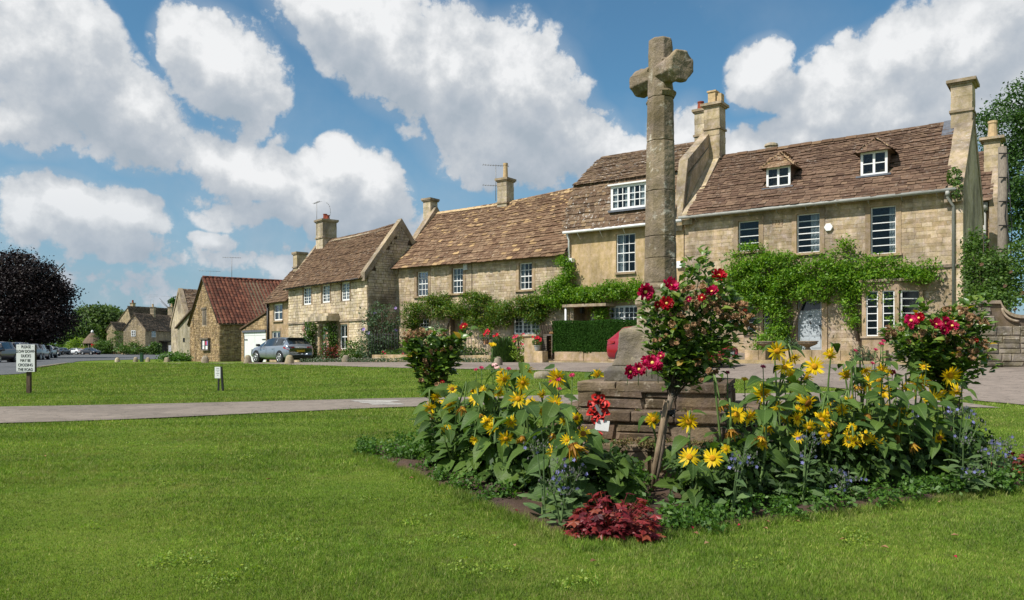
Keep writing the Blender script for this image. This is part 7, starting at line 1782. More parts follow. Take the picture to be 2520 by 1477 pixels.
# ================================================================== war memorial cross
CX, CY = 1.51, 8.1
e1 = Vector((.949, -.316)); FM = Frame((CX, CY), e1); CC = (CX, CY, 0)
def zz_(py): return CAM_H + (HOR - py) / FPX * CY
R8 = rad(-63.4); R4 = rad(-108.4)
mem = thing('war_memorial', 'tall weathered octagonal stone cross on a square pedestal and three stone steps', 'stone cross', (CX, CY, 0))
def subdiv_obj(o, strength=.006, sub=2, ns=.08, bev=.012):
    b_ = o.modifiers.new('bevel', 'BEVEL'); b_.width = bev; b_.segments = 2
    s_ = o.modifiers.new('sub', 'SUBSURF'); s_.subdivision_type = 'SIMPLE'; s_.levels = sub; s_.render_levels = sub
    tx = bpy.data.textures.get('wear%g' % ns) or bpy.data.textures.new('wear%g' % ns, 'CLOUDS'); tx.noise_scale = ns; tx.noise_depth = 3
    d_ = o.modifiers.new('wear', 'DISPLACE'); d_.texture = tx; d_.strength = strength; d_.mid_level = .5; d_.texture_coords = 'GLOBAL'
    return o
js = [698, 637, 584, 473, 351, 244]
def rad_at(z): t = (z - zz_(698)) / (zz_(244) - zz_(698)); return .170 + (.136 - .170) * t
for a, b in zip(js[:-1], js[1:]):
    z0, z1 = zz_(a), zz_(b); m_ = MB(); k = max(2, int((z1 - z0) / .06)); m_.lathe(CC, [(rad_at(z0 + (z1 - z0) * i / k), z0 + .002 + (z1 - z0 - .004) * i / k) for i in range(k + 1)], 8, rot=R8)
    subdiv_obj(m_.build('shaft_block', M['cross'], mem), .008, 3, .05, .006)
zt0 = zz_(244); ztop = zz_(97)
m_ = MB(); m_.lathe(CC, [(.134, zt0 + .002), (.133, zt0 + .1), (.130, zz_(205)), (.128, zz_(180)), (.127, zz_(150)), (.126, zz_(120)), (.124, ztop - .02), (.09, ztop)], 8, rot=R8, jitter=.01)
hd_ = subdiv_obj(m_.build('cross_head', M['cross'], mem), .012, 3, .06, .008)
ad_ = Vector((.447, -.894, 0)); bd_ = Vector((.894, .447, 0)); zc = zz_(184)
m_ = MB(); prof = [(-.375, .118), (-.35, .135), (-.27, .132), (-.2, .118), (-.1, .116), (.1, .116), (.2, .118), (.26, .134), (.335, .142), (.352, .128)]
vs = []
for (s, r_) in prof:
    for k in range(8):
        a = (k + .5) / 8 * 6.283; vs.append(Vector((CX, CY, zc)) + ad_ * s + bd_ * (r_ * math.cos(a) * 1.08) + Vector((0, 0, r_ * math.sin(a) * 1.08 - (.02 if s > .22 and math.sin(a) < -.5 else 0))))
n_ = len(prof); m_.add(vs, [(i * 8 + k, i * 8 + (k + 1) % 8, (i + 1) * 8 + (k + 1) % 8, (i + 1) * 8 + k) for i in range(n_ - 1) for k in range(8)] + [tuple(reversed(range(8))), tuple(range((n_ - 1) * 8, n_ * 8))])
subdiv_obj(m_.build('cross_arm', M['cross'], mem), .018, 3, .07, .008)
def ring_bits(zc_, r_, ang0, ang1, hgt, nm='broken_moulding'):
    m_ = MB(); ks = 6
    for i in range(ks):
        a, b = ang0 + (ang1 - ang0) * i / ks, ang0 + (ang1 - ang0) * (i + 1) / ks
        def pp_(t, rr, z): return (CX + rr * math.cos(t), CY + rr * math.sin(t), z)
        m_.add([pp_(a, .10, zc_ - hgt), pp_(a, r_ * .86, zc_ - hgt), pp_(a, r_, zc_ - .01), pp_(a, r_ * .97, zc_ + .008), pp_(a, .1, zc_ + .03), pp_(b, .10, zc_ - hgt), pp_(b, r_ * .86, zc_ - hgt), pp_(b, r_, zc_ - .01), pp_(b, r_ * .97, zc_ + .008), pp_(b, .1, zc_ + .03)],
               [(0, 1, 6, 5), (1, 2, 7, 6), (2, 3, 8, 7), (3, 4, 9, 8), (0, 4, 3, 2, 1), (5, 6, 7, 8, 9)])
    subdiv_obj(m_.build(nm, M['cross'], mem), .01, 2, .05, .004)
ring_bits(zz_(231), .160, rad(-95), rad(20), .05); ring_bits(zz_(156), .148, rad(-95), rad(10), .035); ring_bits(zz_(252), .145, rad(150), rad(185), .03); ring_bits(zz_(172), .142, rad(150), rad(190), .03)
m_ = MB(); m_.lathe(CC, [(.245, 1.34), (.240, 1.55), (.262, 1.585), (.266, 1.625), (.235, 1.655), (.205, 1.69), (.205, 1.725), (.215, 1.75), (.205, 1.775), (.182, 1.79), (.176, zz_(698))], 8, rot=R8); subdiv_obj(m_.build('shaft_base', M['cross'], mem), .008, 2, .06, .004)
q2 = 2 ** .5
m_ = MB(); m_.lathe(CC, [(.425 * q2, .97), (.412 * q2, .995), (.388 * q2, 1.04), (.374 * q2, 1.11), (.364 * q2, 1.20), (.360 * q2, 1.305), (.335 * q2, 1.335), (.20 * q2, 1.37)], 4, rot=R4); subdiv_obj(m_.build('pedestal', M['pedestal'], mem), .012, 4, .05, .012)
m_ = MB(); m_.lathe(CC, [(.484 * q2, .822), (.484 * q2, .925), (.435 * q2, .968)], 4, rot=R4); subdiv_obj(m_.build('plinth', M['plinth'], mem), .004, 2, .08, .008)
for i, (hf, z0, z1) in enumerate(((.70, .57, .822), (.95, .30, .568), (1.22, -.1, .298))):
    m_ = MB(); FM.box(m_, -hf + .03, hf - .03, -hf + .03, hf - .03, z0, z1 - .01); so_ = m_.build('step', M['mortarD'], mem)
    Fl = Frame(FM.pt(0, 0, 0).xy, -FM.v)  # left side seen from the left
    stones(so_, FM, -hf, hf, z0, z1 - .045, -hf + .03, [], M['step'], h=.15, wd=.36, gap=.010, proud=.028, rubble=True, seed=90 + i, limit=60)
    stones(so_, Fl, -hf, hf, z0, z1 - .045, -hf + .03, [], M['step'], h=.15, wd=.36, gap=.010, proud=.028, rubble=True, seed=94 + i, limit=60)
    Fr = Frame(FM.pt(0, 0, 0).xy, FM.v); stones(so_, Fr, -hf, hf, z0, z1 - .045, -hf + .03, [], M['step'], h=.15, wd=.36, gap=.010, proud=.028, rubble=True, seed=97 + i, limit=60)
    x = -hf
    while x < hf - .01:
        l = min(R.uniform(.35, .55), hf - x)
        if hf - x - l < .2: l = hf - x
        m_ = MB(); FM.box(m_, x + .004, x + l - .004, -hf - .012 + R.uniform(-.008, .008), -hf + .32, z1 - .095 if i < 2 else z1 - .06, z1 + R.uniform(-.004, .004)); subdiv_obj(m_.build('slab', M['step'], so_), .008, 2, .06, .012); x += l
    m_ = MB(); FM.box(m_, -hf + .0, hf - .0, -hf + .325, hf, z1 - .05, z1 - .002); m_.build('slab', M['step'], so_)
# poppy wreath with cards
wc = P(1472, 1006, 6.75); wt_ = thing('poppy_wreath', 'red poppy wreath with a white card leaning on the memorial steps', 'wreath', wc - Vector((0, 0, .12)))
def poppy(c, r_, n_, par):
    m_ = MB(); q = n_.to_track_quat('Z', 'Y'); vs = [c]; 
    for k in range(10): a = k / 10 * 6.283; rr = r_ * (1 + .16 * math.sin(a * 3 + c.x * 90)); vs.append(c + q @ Vector((rr * math.cos(a), rr * math.sin(a), .012 + .012 * math.sin(a * 2 + c.z * 50))))
    m_.add(vs, [(0, k + 1, (k + 1) % 10 + 1) for k in range(10)]); o = m_.build('poppy', M['poppy'], par)
    b_ = MB(); b_.tube([c + n_ * .004, c + n_ * .018], [.011, .009], 8); b_.build('poppy_centre', M['blackplastic'], o)
for k in range(16):
    a = k / 16 * 6.283; ro = .075 if k % 2 else .045; c_ = wc + Vector((ro * math.cos(a), -.01 * (k % 3), ro * 1.35 * math.sin(a))); poppy(c_, .033, Vector((R.uniform(-.5, .3), -1, R.uniform(-.1, .6))).normalized(), wt_)
m_ = MB(); m_.box(wc + Vector((-.035, -.035, .03)), (.05, -.01, -.085), (.018, 0, .012), (0, -.004, 0)); m_.build('ribbon', M['aerial'], wt_)
m_ = MB(); m_.box(wc + Vector((-.035, -.045, -.175)), (.115, 0, -.015), (.015, .02, .085), (0, -.004, .002)); m_.build('card', M['card'], wt_)
wc2 = P(1462, 1073, 6.6); w2 = thing('poppy_spray', 'small fallen poppy with a silver stud among sunflower leaves below the wreath', 'poppy', wc2 - Vector((0, 0, .03)))
poppy(wc2, .045, Vector((-.2, -1, .5)).normalized(), w2); poppy(wc2 + Vector((.03, .01, .01)), .035, Vector((.3, -1, .3)).normalized(), w2)

# ================================================================== flower bed plants
def ground_bed(x, y): return .03
def leaf_grid(name, mat, rows=6, width=.36, heart=True, fold=.18, droop=.35, wave=.03, seed=0, notch=.12, tip=1.4, cols=5):
    rr = random.Random(seed); V = []; cs = np.linspace(-1, 1, cols)
    for i in range(rows + 1):
        t = i / rows
        wd = width * (math.sin(math.pi * min(1, t ** .62)) ** (.75)) * (1 - t ** 4 * .3) if heart else width * math.sin(math.pi * t ** .8)
        wd = max(wd, .012)
        for s in cs:
            x = t - (notch * abs(s) * (1 - t) if heart and t < .3 else 0); y = s * wd
            z = abs(s) * wd * fold * 2 - droop * t * t + rr.uniform(-wave, wave) * (abs(s) > .1); V.append((x, y, z))
    F = [(i * cols + k, (i + 1) * cols + k, (i + 1) * cols + k + 1, i * cols + k + 1) for i in range(rows) for k in range(cols - 1)]
    me = bpy.data.meshes.new(name); me.from_pydata(V, [], F); me.materials.append(M[mat]); me.polygons.foreach_set('use_smooth', [True] * len(F)); return me
SUNL = [leaf_grid('leaf', 'sunleaf', 6, .34, True, .16, d, .025, i) for i, d in enumerate((.25, .5, .12, .4, .65))]
BORL = [leaf_grid('leaf', 'borage', 5, .24, False, .12, d, .05, i + 9) for i, d in enumerate((.3, .6, .15))]
COML = [leaf_grid('leaf', 'comfrey', 6, .22, False, .2, d, .03, i + 19) for i, d in enumerate((.35, .6, .2))]
ROSL = [leaf_grid('leaf', 'roseleaf', 3, .33, False, .22, d, .02, i + 29, cols=3) for i, d in enumerate((.2, .35, .1, .5))]
ROSY = [leaf_grid('leaf', 'roseyellow', 3, .33, False, .22, .3, .02, 39, cols=3)]
def quat_dn(d, n):
    d = Vector(d).normalized(); n = Vector(n); n = (n - d * n.dot(d)); n = n.normalized() if n.length > 1e-4 else d.orthogonal().normalized()
    y = n.cross(d); return Matrix(((d.x, y.x, n.x), (d.y, y.y, n.y), (d.z, y.z, n.z))).to_quaternion()
def add_leaf(parent, meshes, p, d, n, s, name='leaf'):
    return link(name, R.choice(meshes), parent, p, quat_dn(d, n), s)
def petal_mesh(mat, n=19, r0=.017, L=.058, lift=.15, floppy=.3, seed=0, miss=0):
    rr = random.Random(seed); m_ = MB()
    for i in range(n + n // 3):
        if rr.random() < miss: continue
        a = i / n * 6.283 + rr.uniform(-.1, .1) + (.17 if i >= n else 0); ln = L * rr.uniform(.75, 1.15); w_ = .0064 * rr.uniform(.7, 1.3); cv = rr.uniform(-floppy, floppy * .6); sd = rr.uniform(-.2, .2); pts = []
        for (t, ww) in ((0, .45), (.35, 1), (.72, .85), (1, .08)):
            rr_ = r0 + ln * t; z = ln * (lift * t + cv * t * t * 1.6) - (.002 if i >= n else 0); yo = sd * ln * t * t
            for s in (-1, 1): y = s * w_ * ww + yo; pts.append((rr_ * math.cos(a) - y * math.sin(a), rr_ * math.sin(a) + y * math.cos(a), z + (.0015 if s > 0 else 0)))
        m_.add(pts, [(q * 2, q * 2 + 1, q * 2 + 3, q * 2 + 2) for q in range(3)], True)
    return m_.mesh('petals', M[mat])
PETF = [petal_mesh('petal', 19, .017, .056, .12, .25, 1), petal_mesh('petal', 17, .016, .060, .25, .35, 2, .08), petal_mesh('petal', 21, .018, .052, -.05, .3, 3), petal_mesh('petal', 16, .016, .062, .1, .6, 4, .12)]
PETD = [petal_mesh('petal', 19, .018, .058, -.25, .5, 5), petal_mesh('petal', 17, .018, .062, .45, .7, 6, .1), petal_mesh('petal', 18, .018, .058, .8, .5, 7), petal_mesh('petal', 20, .018, .058, .3, .9, 17)]
PETW = [petal_mesh('petalw', 18, .022, .042, 1.5, .5, 8), petal_mesh('petalw', 16, .022, .038, 2.0, .6, 9)]
def disc_mesh(mat, r=.02):
    m_ = MB(); m_.lathe((0, 0, 0), [(r * .9, -.008), (r * 1.08, 0), (r, .006), (r * .6, .010), (r * .1, .011)], 12, smooth=True, jitter=.03); return m_.mesh('disc', M[mat])
DISC = disc_mesh('disc'); DISCB = disc_mesh('discb', .026)
def calyx_mesh():
    m_ = MB(); m_.lathe((0, 0, 0), [(.005, -.03), (.016, -.018), (.026, -.006), (.024, .0)], 9, smooth=True)
    for k in range(10): a = k / 10 * 6.283; m_.add([(.02 * math.cos(a - .25), .02 * math.sin(a - .25), -.01), (.02 * math.cos(a + .25), .02 * math.sin(a + .25), -.01), (.042 * math.cos(a), .042 * math.sin(a), -.004)], [(0, 1, 2)])
    return m_.mesh('calyx', M['stem'])
CAL = calyx_mesh()
def flower_head(parent, p, n, s, kind):
    q = Vector(n).to_track_quat('Z', 'Y') @ Quaternion((0, 0, 1), R.uniform(0, 6.28))
    pm_ = R.choice({'f': PETF, 'd': PETD, 'w': PETW}[kind]); h_ = link('flower_head', pm_, parent, p, q, s)
    d_ = bpy.data.objects.new('disc', DISCB if kind == 'w' or R.random() < .12 else DISC); COL.objects.link(d_); d_.parent = h_
    c_ = bpy.data.objects.new('calyx', CAL); COL.objects.link(c_); c_.parent = h_; return h_
BE_L = (BN, (BL - BN).normalized()); BE_R = (BN, (BR_ - BN).normalized())
def zmin(px):
    r_ = (px - 1260) / FPX; out = []
    for o, d in (BE_L, BE_R):
        den = d.x - r_ * d.y
        if abs(den) > 1e-5:
            t = (r_ * o.y - o.x) / den
            if t > 0: out.append(o.y + d.y * t)
    return min(out) if out else 7.0
def H3(l): return [(910 + x * .4186, 755.6 + y * .4186, s, k) for x, y, s, k in l]
def H4(l): return [(1597 + x * .4070, 772.7 + y * .4070, s, k) for x, y, s, k in l]
heads = H3([(872, 540, 1.05, 'f'), (625, 530, 1.0, 'f'), (790, 425, .95, 'd'), (900, 445, .9, 'd'), (1092, 565, .95, 'f'), (762, 500, .7, 'd'), (830, 680, .75, 'd'), (722, 715, .75, 'd'), (800, 775, .9, 'd'), (1090, 850, 1.05, 'f'), (1255, 745, .8, 'f'), (465, 572, 1.0, 'd'), (548, 592, .95, 'w'), (350, 592, .85, 'd'), (395, 528, .7, 'd'),
            (485, 482, .7, 'f'), (1100, 415, 1.1, 'd'), (1340, 402, .85, 'd'), (930, 372, .6, 'd'), (1195, 815, 1.5, 'w'), (900, 765, .8, 'w'), (770, 385, .6, 'f'), (1012, 612, .6, 'f'), (350, 625, .8, 'w'), (1140, 672, .5, 'd'), (665, 485, .5, 'f'), (600, 495, .6, 'd')]) + \
        H4([(775, 225, 1.2, 'f'), (820, 322, 1.05, 'f'), (1000, 318, 1.25, 'f'), (868, 372, 1.0, 'f'), (1095, 250, .85, 'd'), (690, 482, 1.15, 'd'), (962, 540, 1.2, 'd'), (530, 608, 1.1, 'f'), (603, 622, .9, 'd'), (895, 630, .9, 'd'), (1045, 642, 1.05, 'd'), (1310, 748, .9, 'f'), (1395, 785, .75, 'f'), (1490, 655, 1.1, 'd'),
            (1390, 402, 1.25, 'd'), (1412, 462, 1.0, 'd'), (1632, 412, 1.4, 'd'), (1715, 515, 1.15, 'f'), (1822, 372, 1.3, 'd'), (1862, 268, 1.1, 'd'), (385, 872, 1.1, 'f'), (245, 865, 1.1, 'f'), (465, 820, .6, 'f'), (240, 652, 1.1, 'd'), (28, 640, 1.05, 'f'), (1192, 372, .9, 'd'), (1312, 342, .8, 'd'),
            (680, 752, 1.15, 'w'), (500, 705, 1.0, 'w'), (1320, 612, .9, 'w'), (1592, 790, .9, 'w'), (1552, 440, .7, 'd'), (1410, 335, .7, 'd'), (880, 262, .8, 'd'), (890, 490, .8, 'd'), (1862, 470, .8, 'd'), (440, 540, .9, 'w'), (1105, 650, .7, 'w'), (1090, 520, .6, 'd'), (1530, 575, .6, 'd'), (905, 570, .5, 'f'), (890, 728, .7, 'd'), (970, 690, .8, 'd'), (780, 555, .8, 'd'), (1500, 740, .8, 'w'), (1440, 350, .6, 'd')])
for _ in range(30): heads.append((R.uniform(1850, 2370), R.uniform(895, 1095), R.uniform(.5, .85), R.choice('fdddw')))
for _ in range(13): heads.append((R.uniform(1075, 1420), R.uniform(935, 1085), R.uniform(.5, .8), R.choice('fddw')))
HP = []
for (x, y, s, k) in heads:
    if x < 1500: Z = zmin(x) + .50 + max(0, (1090 - y)) / 200 * 1.0 + R.uniform(-.1, .1)
    else: Z = zmin(x) + .35 + max(0, (1130 - y)) / 270 * 1.25 + R.uniform(-.1, .1)
    if 1440 < x < 1475 and y < 930: Z = 8.9
    if 1500 < x < 1900: Z = min(Z, 6.75 - (.2 if y > 1000 else 0))
    if 1560 < x < 1690: Z = 6.62
    p = P(x, y, Z); HP.append((p, s * (Z / 6.2) ** .5 * .96, k, x))
HP.sort(key=lambda q: q[3])
plants = []; used = [False] * len(HP)
for i in range(len(HP)):
    if used[i]: continue
    grp_ = [i]; used[i] = True
    for j in range(i + 1, len(HP)):
        if not used[j] and len(grp_) < 3 and (HP[j][0] - HP[i][0]).xy.length < .42 and R.random() < .75: grp_.append(j); used[j] = True
    plants.append(grp_)
def in_steps(x, y, mg=.0):
    u, v = FM.uv(x, y); return abs(u) < 1.22 + mg and abs(v) < 1.22 + mg
ORD = ['first', 'second', 'third', 'fourth', 'fifth', 'sixth', 'seventh', 'eighth', 'ninth', 'tenth', 'eleventh', 'twelfth', 'thirteenth', 'fourteenth', 'fifteenth', 'sixteenth', 'seventeenth', 'eighteenth', 'nineteenth', 'twentieth', 'twenty-first', 'twenty-second', 'twenty-third', 'twenty-fourth', 'twenty-fifth', 'twenty-sixth', 'twenty-seventh', 'twenty-eighth', 'twenty-ninth', 'thirtieth', 'thirty-first', 'thirty-second', 'thirty-third', 'thirty-fourth', 'thirty-fifth', 'thirty-sixth', 'thirty-seventh', 'thirty-eighth', 'thirty-ninth', 'fortieth'] + ['forty-' + q for q in ('first', 'second', 'third', 'fourth', 'fifth', 'sixth', 'seventh', 'eighth', 'ninth')] + ['fiftieth'] + ['fifty-' + q for q in ('first', 'second', 'third', 'fourth', 'fifth', 'sixth', 'seventh', 'eighth', 'ninth')] + ['sixtieth'] + ['sixty-' + q for q in ('first', 'second', 'third', 'fourth', 'fifth', 'sixth', 'seventh', 'eighth', 'ninth')]
def sunflower(base, tops, label, nleaf, lsz=.17):
    t = thing('sunflower', label, 'sunflower', base, 'branching sunflowers crowded in the bed around the memorial')
    b = Vector(base); leaves = 0
    for (p, s, k, _x) in tops:
        n = {'f': Vector((R.uniform(-.45, .25), -1, R.uniform(-.05, .5))), 'd': Vector((R.uniform(-.6, .6), -1, R.uniform(-.8, .1))), 'w': Vector((R.uniform(-.5, .5), -.5, -1))}[k].normalized()
        flower_head(t, p, n, s, k)
        back = p - n * .03 * s; bend = back - n * .09 + Vector((0, 0, .03 if k != 'w' else .12)); m1 = b.lerp(bend, .55) + Vector((R.uniform(-.06, .06), R.uniform(-.04, .06), .05)); m2 = b.lerp(bend, .25) + Vector((R.uniform(-.02, .02), .0, 0))
        ctl = smooth3([b - Vector((0, 0, .04)), m2, m1, bend, back], 4)
        m_ = MB(); m_.tube(ctl, [.012 - .007 * i / len(ctl) for i in range(len(ctl))], 6); m_.build('stem', M['stem'], t)
        cnt = max(3, int(nleaf / len(tops)))
        for q in range(cnt):
            f = .18 + .80 * (q + R.random() * .8) / cnt; i = min(len(ctl) - 2, int(f * (len(ctl) - 1))); pt = ctl[i]; a = q * 2.4 + R.uniform(-.6, .6) + p.x * 9
            d = Vector((math.cos(a), math.sin(a), R.uniform(-.35, .35))).normalized()
            if d.y > .35 and R.random() < .6: d.y = -d.y
            pt2 = pt + d * .05 * (1 - f * .4); sz = lsz * R.uniform(.6, 1.2) * (1.1 - .35 * f)
            st_ = MB(); st_.tube([pt, pt2], [.004, .003], 4, caps=False); 
            add_leaf(t, SUNL, pt2, d + Vector((0, 0, -.25)), Vector((R.uniform(-.35, .35), R.uniform(-.9, .1), 1)), sz)
    return t
def smooth3(pts, k=5):
    out = []; n = len(pts)
    for i in range(n - 1):
        p0 = pts[max(i - 1, 0)]; p1 = pts[i]; p2 = pts[i + 1]; p3 = pts[min(i + 2, n - 1)]
        for j in range(k):
            t = j / k; out.append(.5 * ((2 * p1) + (p2 - p0) * t + (2 * p0 - 5 * p1 + 4 * p2 - p3) * t * t + (3 * p1 - p0 - 3 * p2 + p3) * t ** 3))
    out.append(pts[-1]); return out
nl, nr = 0, 0
for grp_ in plants:
    tops = [HP[i] for i in grp_]; c_ = sum((q[0] for q in tops), Vector()) / len(tops); px = tops[0][3]
    bx_, by_ = c_.x + R.uniform(-.05, .05), c_.y + (R.uniform(.05, .18) if px > 1560 else R.uniform(.28, .42))
    if in_steps(bx_, by_, .05) and px < 1900: by_ = min(by_, 6.55)
    if 1560 < px < 1690: by_ = 6.66
    left = px < 1560
    if left: nl += 1; o_ = ORD[nl - 1]; lb = f'{o_} sunflower plant from the left in the clump left of the rose trunk'
    else: nr += 1; o_ = ORD[nr - 1]; lb = f'{o_} sunflower plant from the left in the clump right of the rose trunk'
    sunflower((bx_, by_, .03), tops, lb, 15 if left else 12, .20 if left else .16)
# leafy shoots that fill the clumps between the flowering plants
def leafy(label, px, Z, ztop, n, lsz, meshes=SUNL, name='leafy_sunflower', cat='plant', grp_='leafy shoots between the sunflowers', mat='stem'):
    x = (px - 1260) / FPX * Z; t = thing(name, label, cat, (x, Z, .03), grp_); b = Vector((x, Z, .0)); tp = Vector((x + R.uniform(-.08, .08), Z + R.uniform(-.06, .06), ztop))
    ctl = smooth3([b, b.lerp(tp, .5) + Vector((R.uniform(-.04, .04), 0, 0)), tp], 5); m_ = MB(); m_.tube(ctl, [.010 - .006 * i / len(ctl) for i in range(len(ctl))], 5); m_.build('stem', M[mat], t)
    for q in range(n):
        f = .15 + .85 * (q + R.random()) / n; pt = ctl[min(len(ctl) - 1, int(f * len(ctl)))]; a = q * 2.4 + R.uniform(-.5, .5)
        d = Vector((math.cos(a), math.sin(a), R.uniform(-.2, .4)))
        if d.y > .3 and R.random() < .5: d.y = -d.y
        add_leaf(t, meshes, pt + d.normalized() * .03, d + Vector((0, 0, -.2)), Vector((R.uniform(-.3, .3), R.uniform(-.8, .2), 1)), lsz * R.uniform(.7, 1.25) * (1.15 - .5 * f))
    return t
k_ = 0
for i in range(22):
    px = 1062 + i * 22 + R.uniform(-8, 8); Z = zmin(px) + R.uniform(.85, 1.6); k_ += 1
    if in_steps((px - 1260) / FPX * Z, Z): Z = zmin(px) + .6
    hi_ = .34 if px > 1400 else (R.uniform(.35, .72) if px > 1100 else R.uniform(.3, .55))
    leafy(f'{ORD[k_ - 1]} flowerless leafy stem from the left, in the clump left of the rose trunk', px, Z, hi_, 14, .22)
k_ = 0
for i in range(34):
    px = 1685 + i * 21 + R.uniform(-8, 8); Z = zmin(px) + R.uniform(.55, 1.5); k_ += 1
    if in_steps((px - 1260) / FPX * Z, Z): Z = zmin(px) + .8
    top_ = R.uniform(.25, .50) if px < 1860 else R.uniform(.6, 1.02)
    leafy(f'{ORD[k_ - 1]} flowerless leafy stem from the left, in the clump right of the rose trunk', px, Z, top_, 13, .185)
# dark undergrowth, low weeds
def bed_blobs(ps): return [(x, y, z, rx, rx, rz) for x, y, z, rx, rz in ps]
ug = []
c0 = (BN + BB) / 2
for i in range(150):
    px = R.choice([R.uniform(1090, 1540), R.uniform(1690, 2400), R.uniform(1690, 2400)]); Z = zmin(px) + (R.uniform(.95, 1.8) if px < 1545 else R.uniform(.5, 1.6)); x = (px - 1260) / FPX * Z
    if in_steps(x, Z, .1): continue
    ug.append((x, Z, R.uniform(.08, .34), .16, .16))
u_ = thing('undergrowth', 'dark tangled leaves under the sunflowers', 'undergrowth', (1, 6, .03)); u_['kind'] = 'stuff'; del u_['category']
Q = cloud_leaves(bed_blobs(ug), 15000, .032, np.random.default_rng(31), clump=12, nc=.06, shell=.1); leaves_obj('foliage', Q[Q.mean(1)[:, 2] > .03], M['weedd'], u_)
wd_ = []
for i in range(130):
    t = R.random()
    if R.random() < .30:
        p = BN.lerp(BL, t); 
        if .12 < t < .80 and R.random() < .9: continue
        p = p + Vector((R.uniform(.0, .15), R.uniform(-.03, .15)))
    else: p = BN.lerp(BR_, t) + Vector((R.uniform(-.1, .1), R.uniform(.02, .34)))
    if (p - Vector((P(1505, 0, 4.82).x, 4.86))).length < .42 or (p.y < 6.2 and abs(1260 + p.x / p.y * FPX - 1612) < 38): continue
    wd_.append((p.x, p.y, R.uniform(.03, .09), .11, R.uniform(.05, .12)))
for k in range(16): px = R.uniform(955, 1175); y = R.uniform(1095, 1150); Z = CAM_H * FPX / (y - HOR); wd_.append(((px - 1260) / FPX * Z, Z, .08, .12, .14))
for k in range(22): px = R.uniform(1400, 1570); Z = R.uniform(5.2, 6.3); wd_.append(((px - 1260) / FPX * Z, Z, R.uniform(.06, .2), .12, .12))
u_ = thing('low_weeds', 'bright green nettle-like weeds along the edge of the bed', 'weeds', (0, 5, .03)); u_['kind'] = 'stuff'; del u_['category']
Q = cloud_leaves(bed_blobs(wd_), 26000, .017, np.random.default_rng(32), clump=9, nc=.028, shell=.1); leaves_obj('foliage', Q[Q.mean(1)[:, 2] > .012], M['weed'], u_)
# weedy shrublets at the left corner of the bed
for i, (x, y, rx, h_, lb) in enumerate(((1115, 1150, .22, .46, 'bushy green weed at the left corner of the bed above the bare soil'), (1178, 1165, .16, .34, 'bushy dark weed over the bare soil, next to the left corner one'), (1060, 1120, .22, .30, 'low spreading weed on the grass at the outer left corner of the bed'), (1215, 1235, .10, .14, 'small seedling with pointed leaves alone on the bare soil'), (1000, 1118, .22, .14, 'flat mat of weeds running into the lawn left of the bed'))):
    Z = CAM_H * FPX / (y - HOR); clump_plant('weed', lb, 'weed', x, y, Z, rx, h_, 'weed' if i != 1 else 'bush', 1500 if i < 3 else 420, .022, seed=200 + i, ground=.0)
# borage
def borage(label, px, y, spread, h_, n, sprays, Z=None, lsz=.13):
    Z = Z or zmin(px) + .28; x = (px - 1260) / FPX * Z; t = thing('borage', label, 'borage', (x, Z, .02), 'blue-flowered hairy borage plants at the front of the bed')
    c_ = Vector((x, Z, .02))
    for q in range(n):
        a = q * 2.4; f = q / n; d = Vector((math.cos(a), math.sin(a), R.uniform(.0, .6))); hh = h_ * f * .75
        add_leaf(t, BORL, c_ + Vector((math.cos(a) * .03, math.sin(a) * .03, hh)), d, (R.uniform(-.2, .2), -.4, 1), lsz * (1.2 - .55 * f) * R.uniform(.8, 1.2))
    for (sx, sy) in sprays:
        tp = P(sx, sy, Z + R.uniform(-.12, .12)); m_ = MB(); ctl = smooth3([c_, c_.lerp(tp, .55) + Vector((0, 0, .04)), tp], 4); m_.tube(ctl, [.008 - .005 * i / len(ctl) for i in range(len(ctl))], 5)
        bd = MB(); fl = MB(); lf = []
        for k in range(16):
            o = tp + Vector((R.gauss(0, .045), R.gauss(0, .035), R.gauss(0, .028))); m_.tube([tp - Vector((0, 0, .04)), o + Vector((0, 0, .012))], .0018, 3, caps=False)
            if R.random() < .24:
                nn = Vector((R.uniform(-.6, .6), -1, R.uniform(-.6, .4))).normalized(); q_ = nn.to_track_quat('Z', 'Y')
                for j in range(5): a = j * 1.2566; u1 = q_ @ Vector((math.cos(a), math.sin(a), .1)); u2 = q_ @ Vector((-math.sin(a), math.cos(a), 0)); fl.add([o, o + u1 * .007 + u2 * .005, o + u1 * .015, o + u1 * .007 - u2 * .005], [(0, 1, 2, 3)])
            else: bd.lathe(o - Vector((0, 0, .008)), [(.001, 0), (.005, .004), (.0045, .010), (.001, .018)], 5)
        s_ = m_.build('stem', M['borage'], t); bd.build('buds', M['buds'], s_, kind='stuff')
        if fl.V: fl.build('flowers', M['borageflower'], s_, kind='stuff')
    return t
b3 = lambda x, y: (910 + x * .4186, 755.6 + y * .4186); b4 = lambda x, y: (1597 + x * .4070, 772.7 + y * .4070)
borage('borage at the heart of the left clump, lilac-blue sprays over the big leaves', 1340, 1180, .2, .4, 10, [b3(1020, 812), b3(980, 830)])
borage('grey-green borage beside the red foliage plant, sprays under the lowest sunflower', 1405, 1250, .2, .4, 14, [b3(1130, 920), b3(1180, 975), b3(1215, 965), b3(1090, 990)], Z=5.15, lsz=.11)
borage('low borage with grey buds just left of the red foliage plant', 1380, 1270, .2, .3, 12, [b3(1060, 1050), b3(1150, 1090)], Z=4.98, lsz=.10)
borage('borage right of the rose trunk with small blue spray beside two low sunflowers', 1800, 1230, .2, .4, 12, [b4(560, 862), b4(540, 900), b4(585, 880)])
borage('tall borage in the middle of the right clump, buds near the hanging leaf', 1975, 1230, .2, .5, 16, [b4(950, 745), b4(955, 850), b4(990, 770)], lsz=.15)
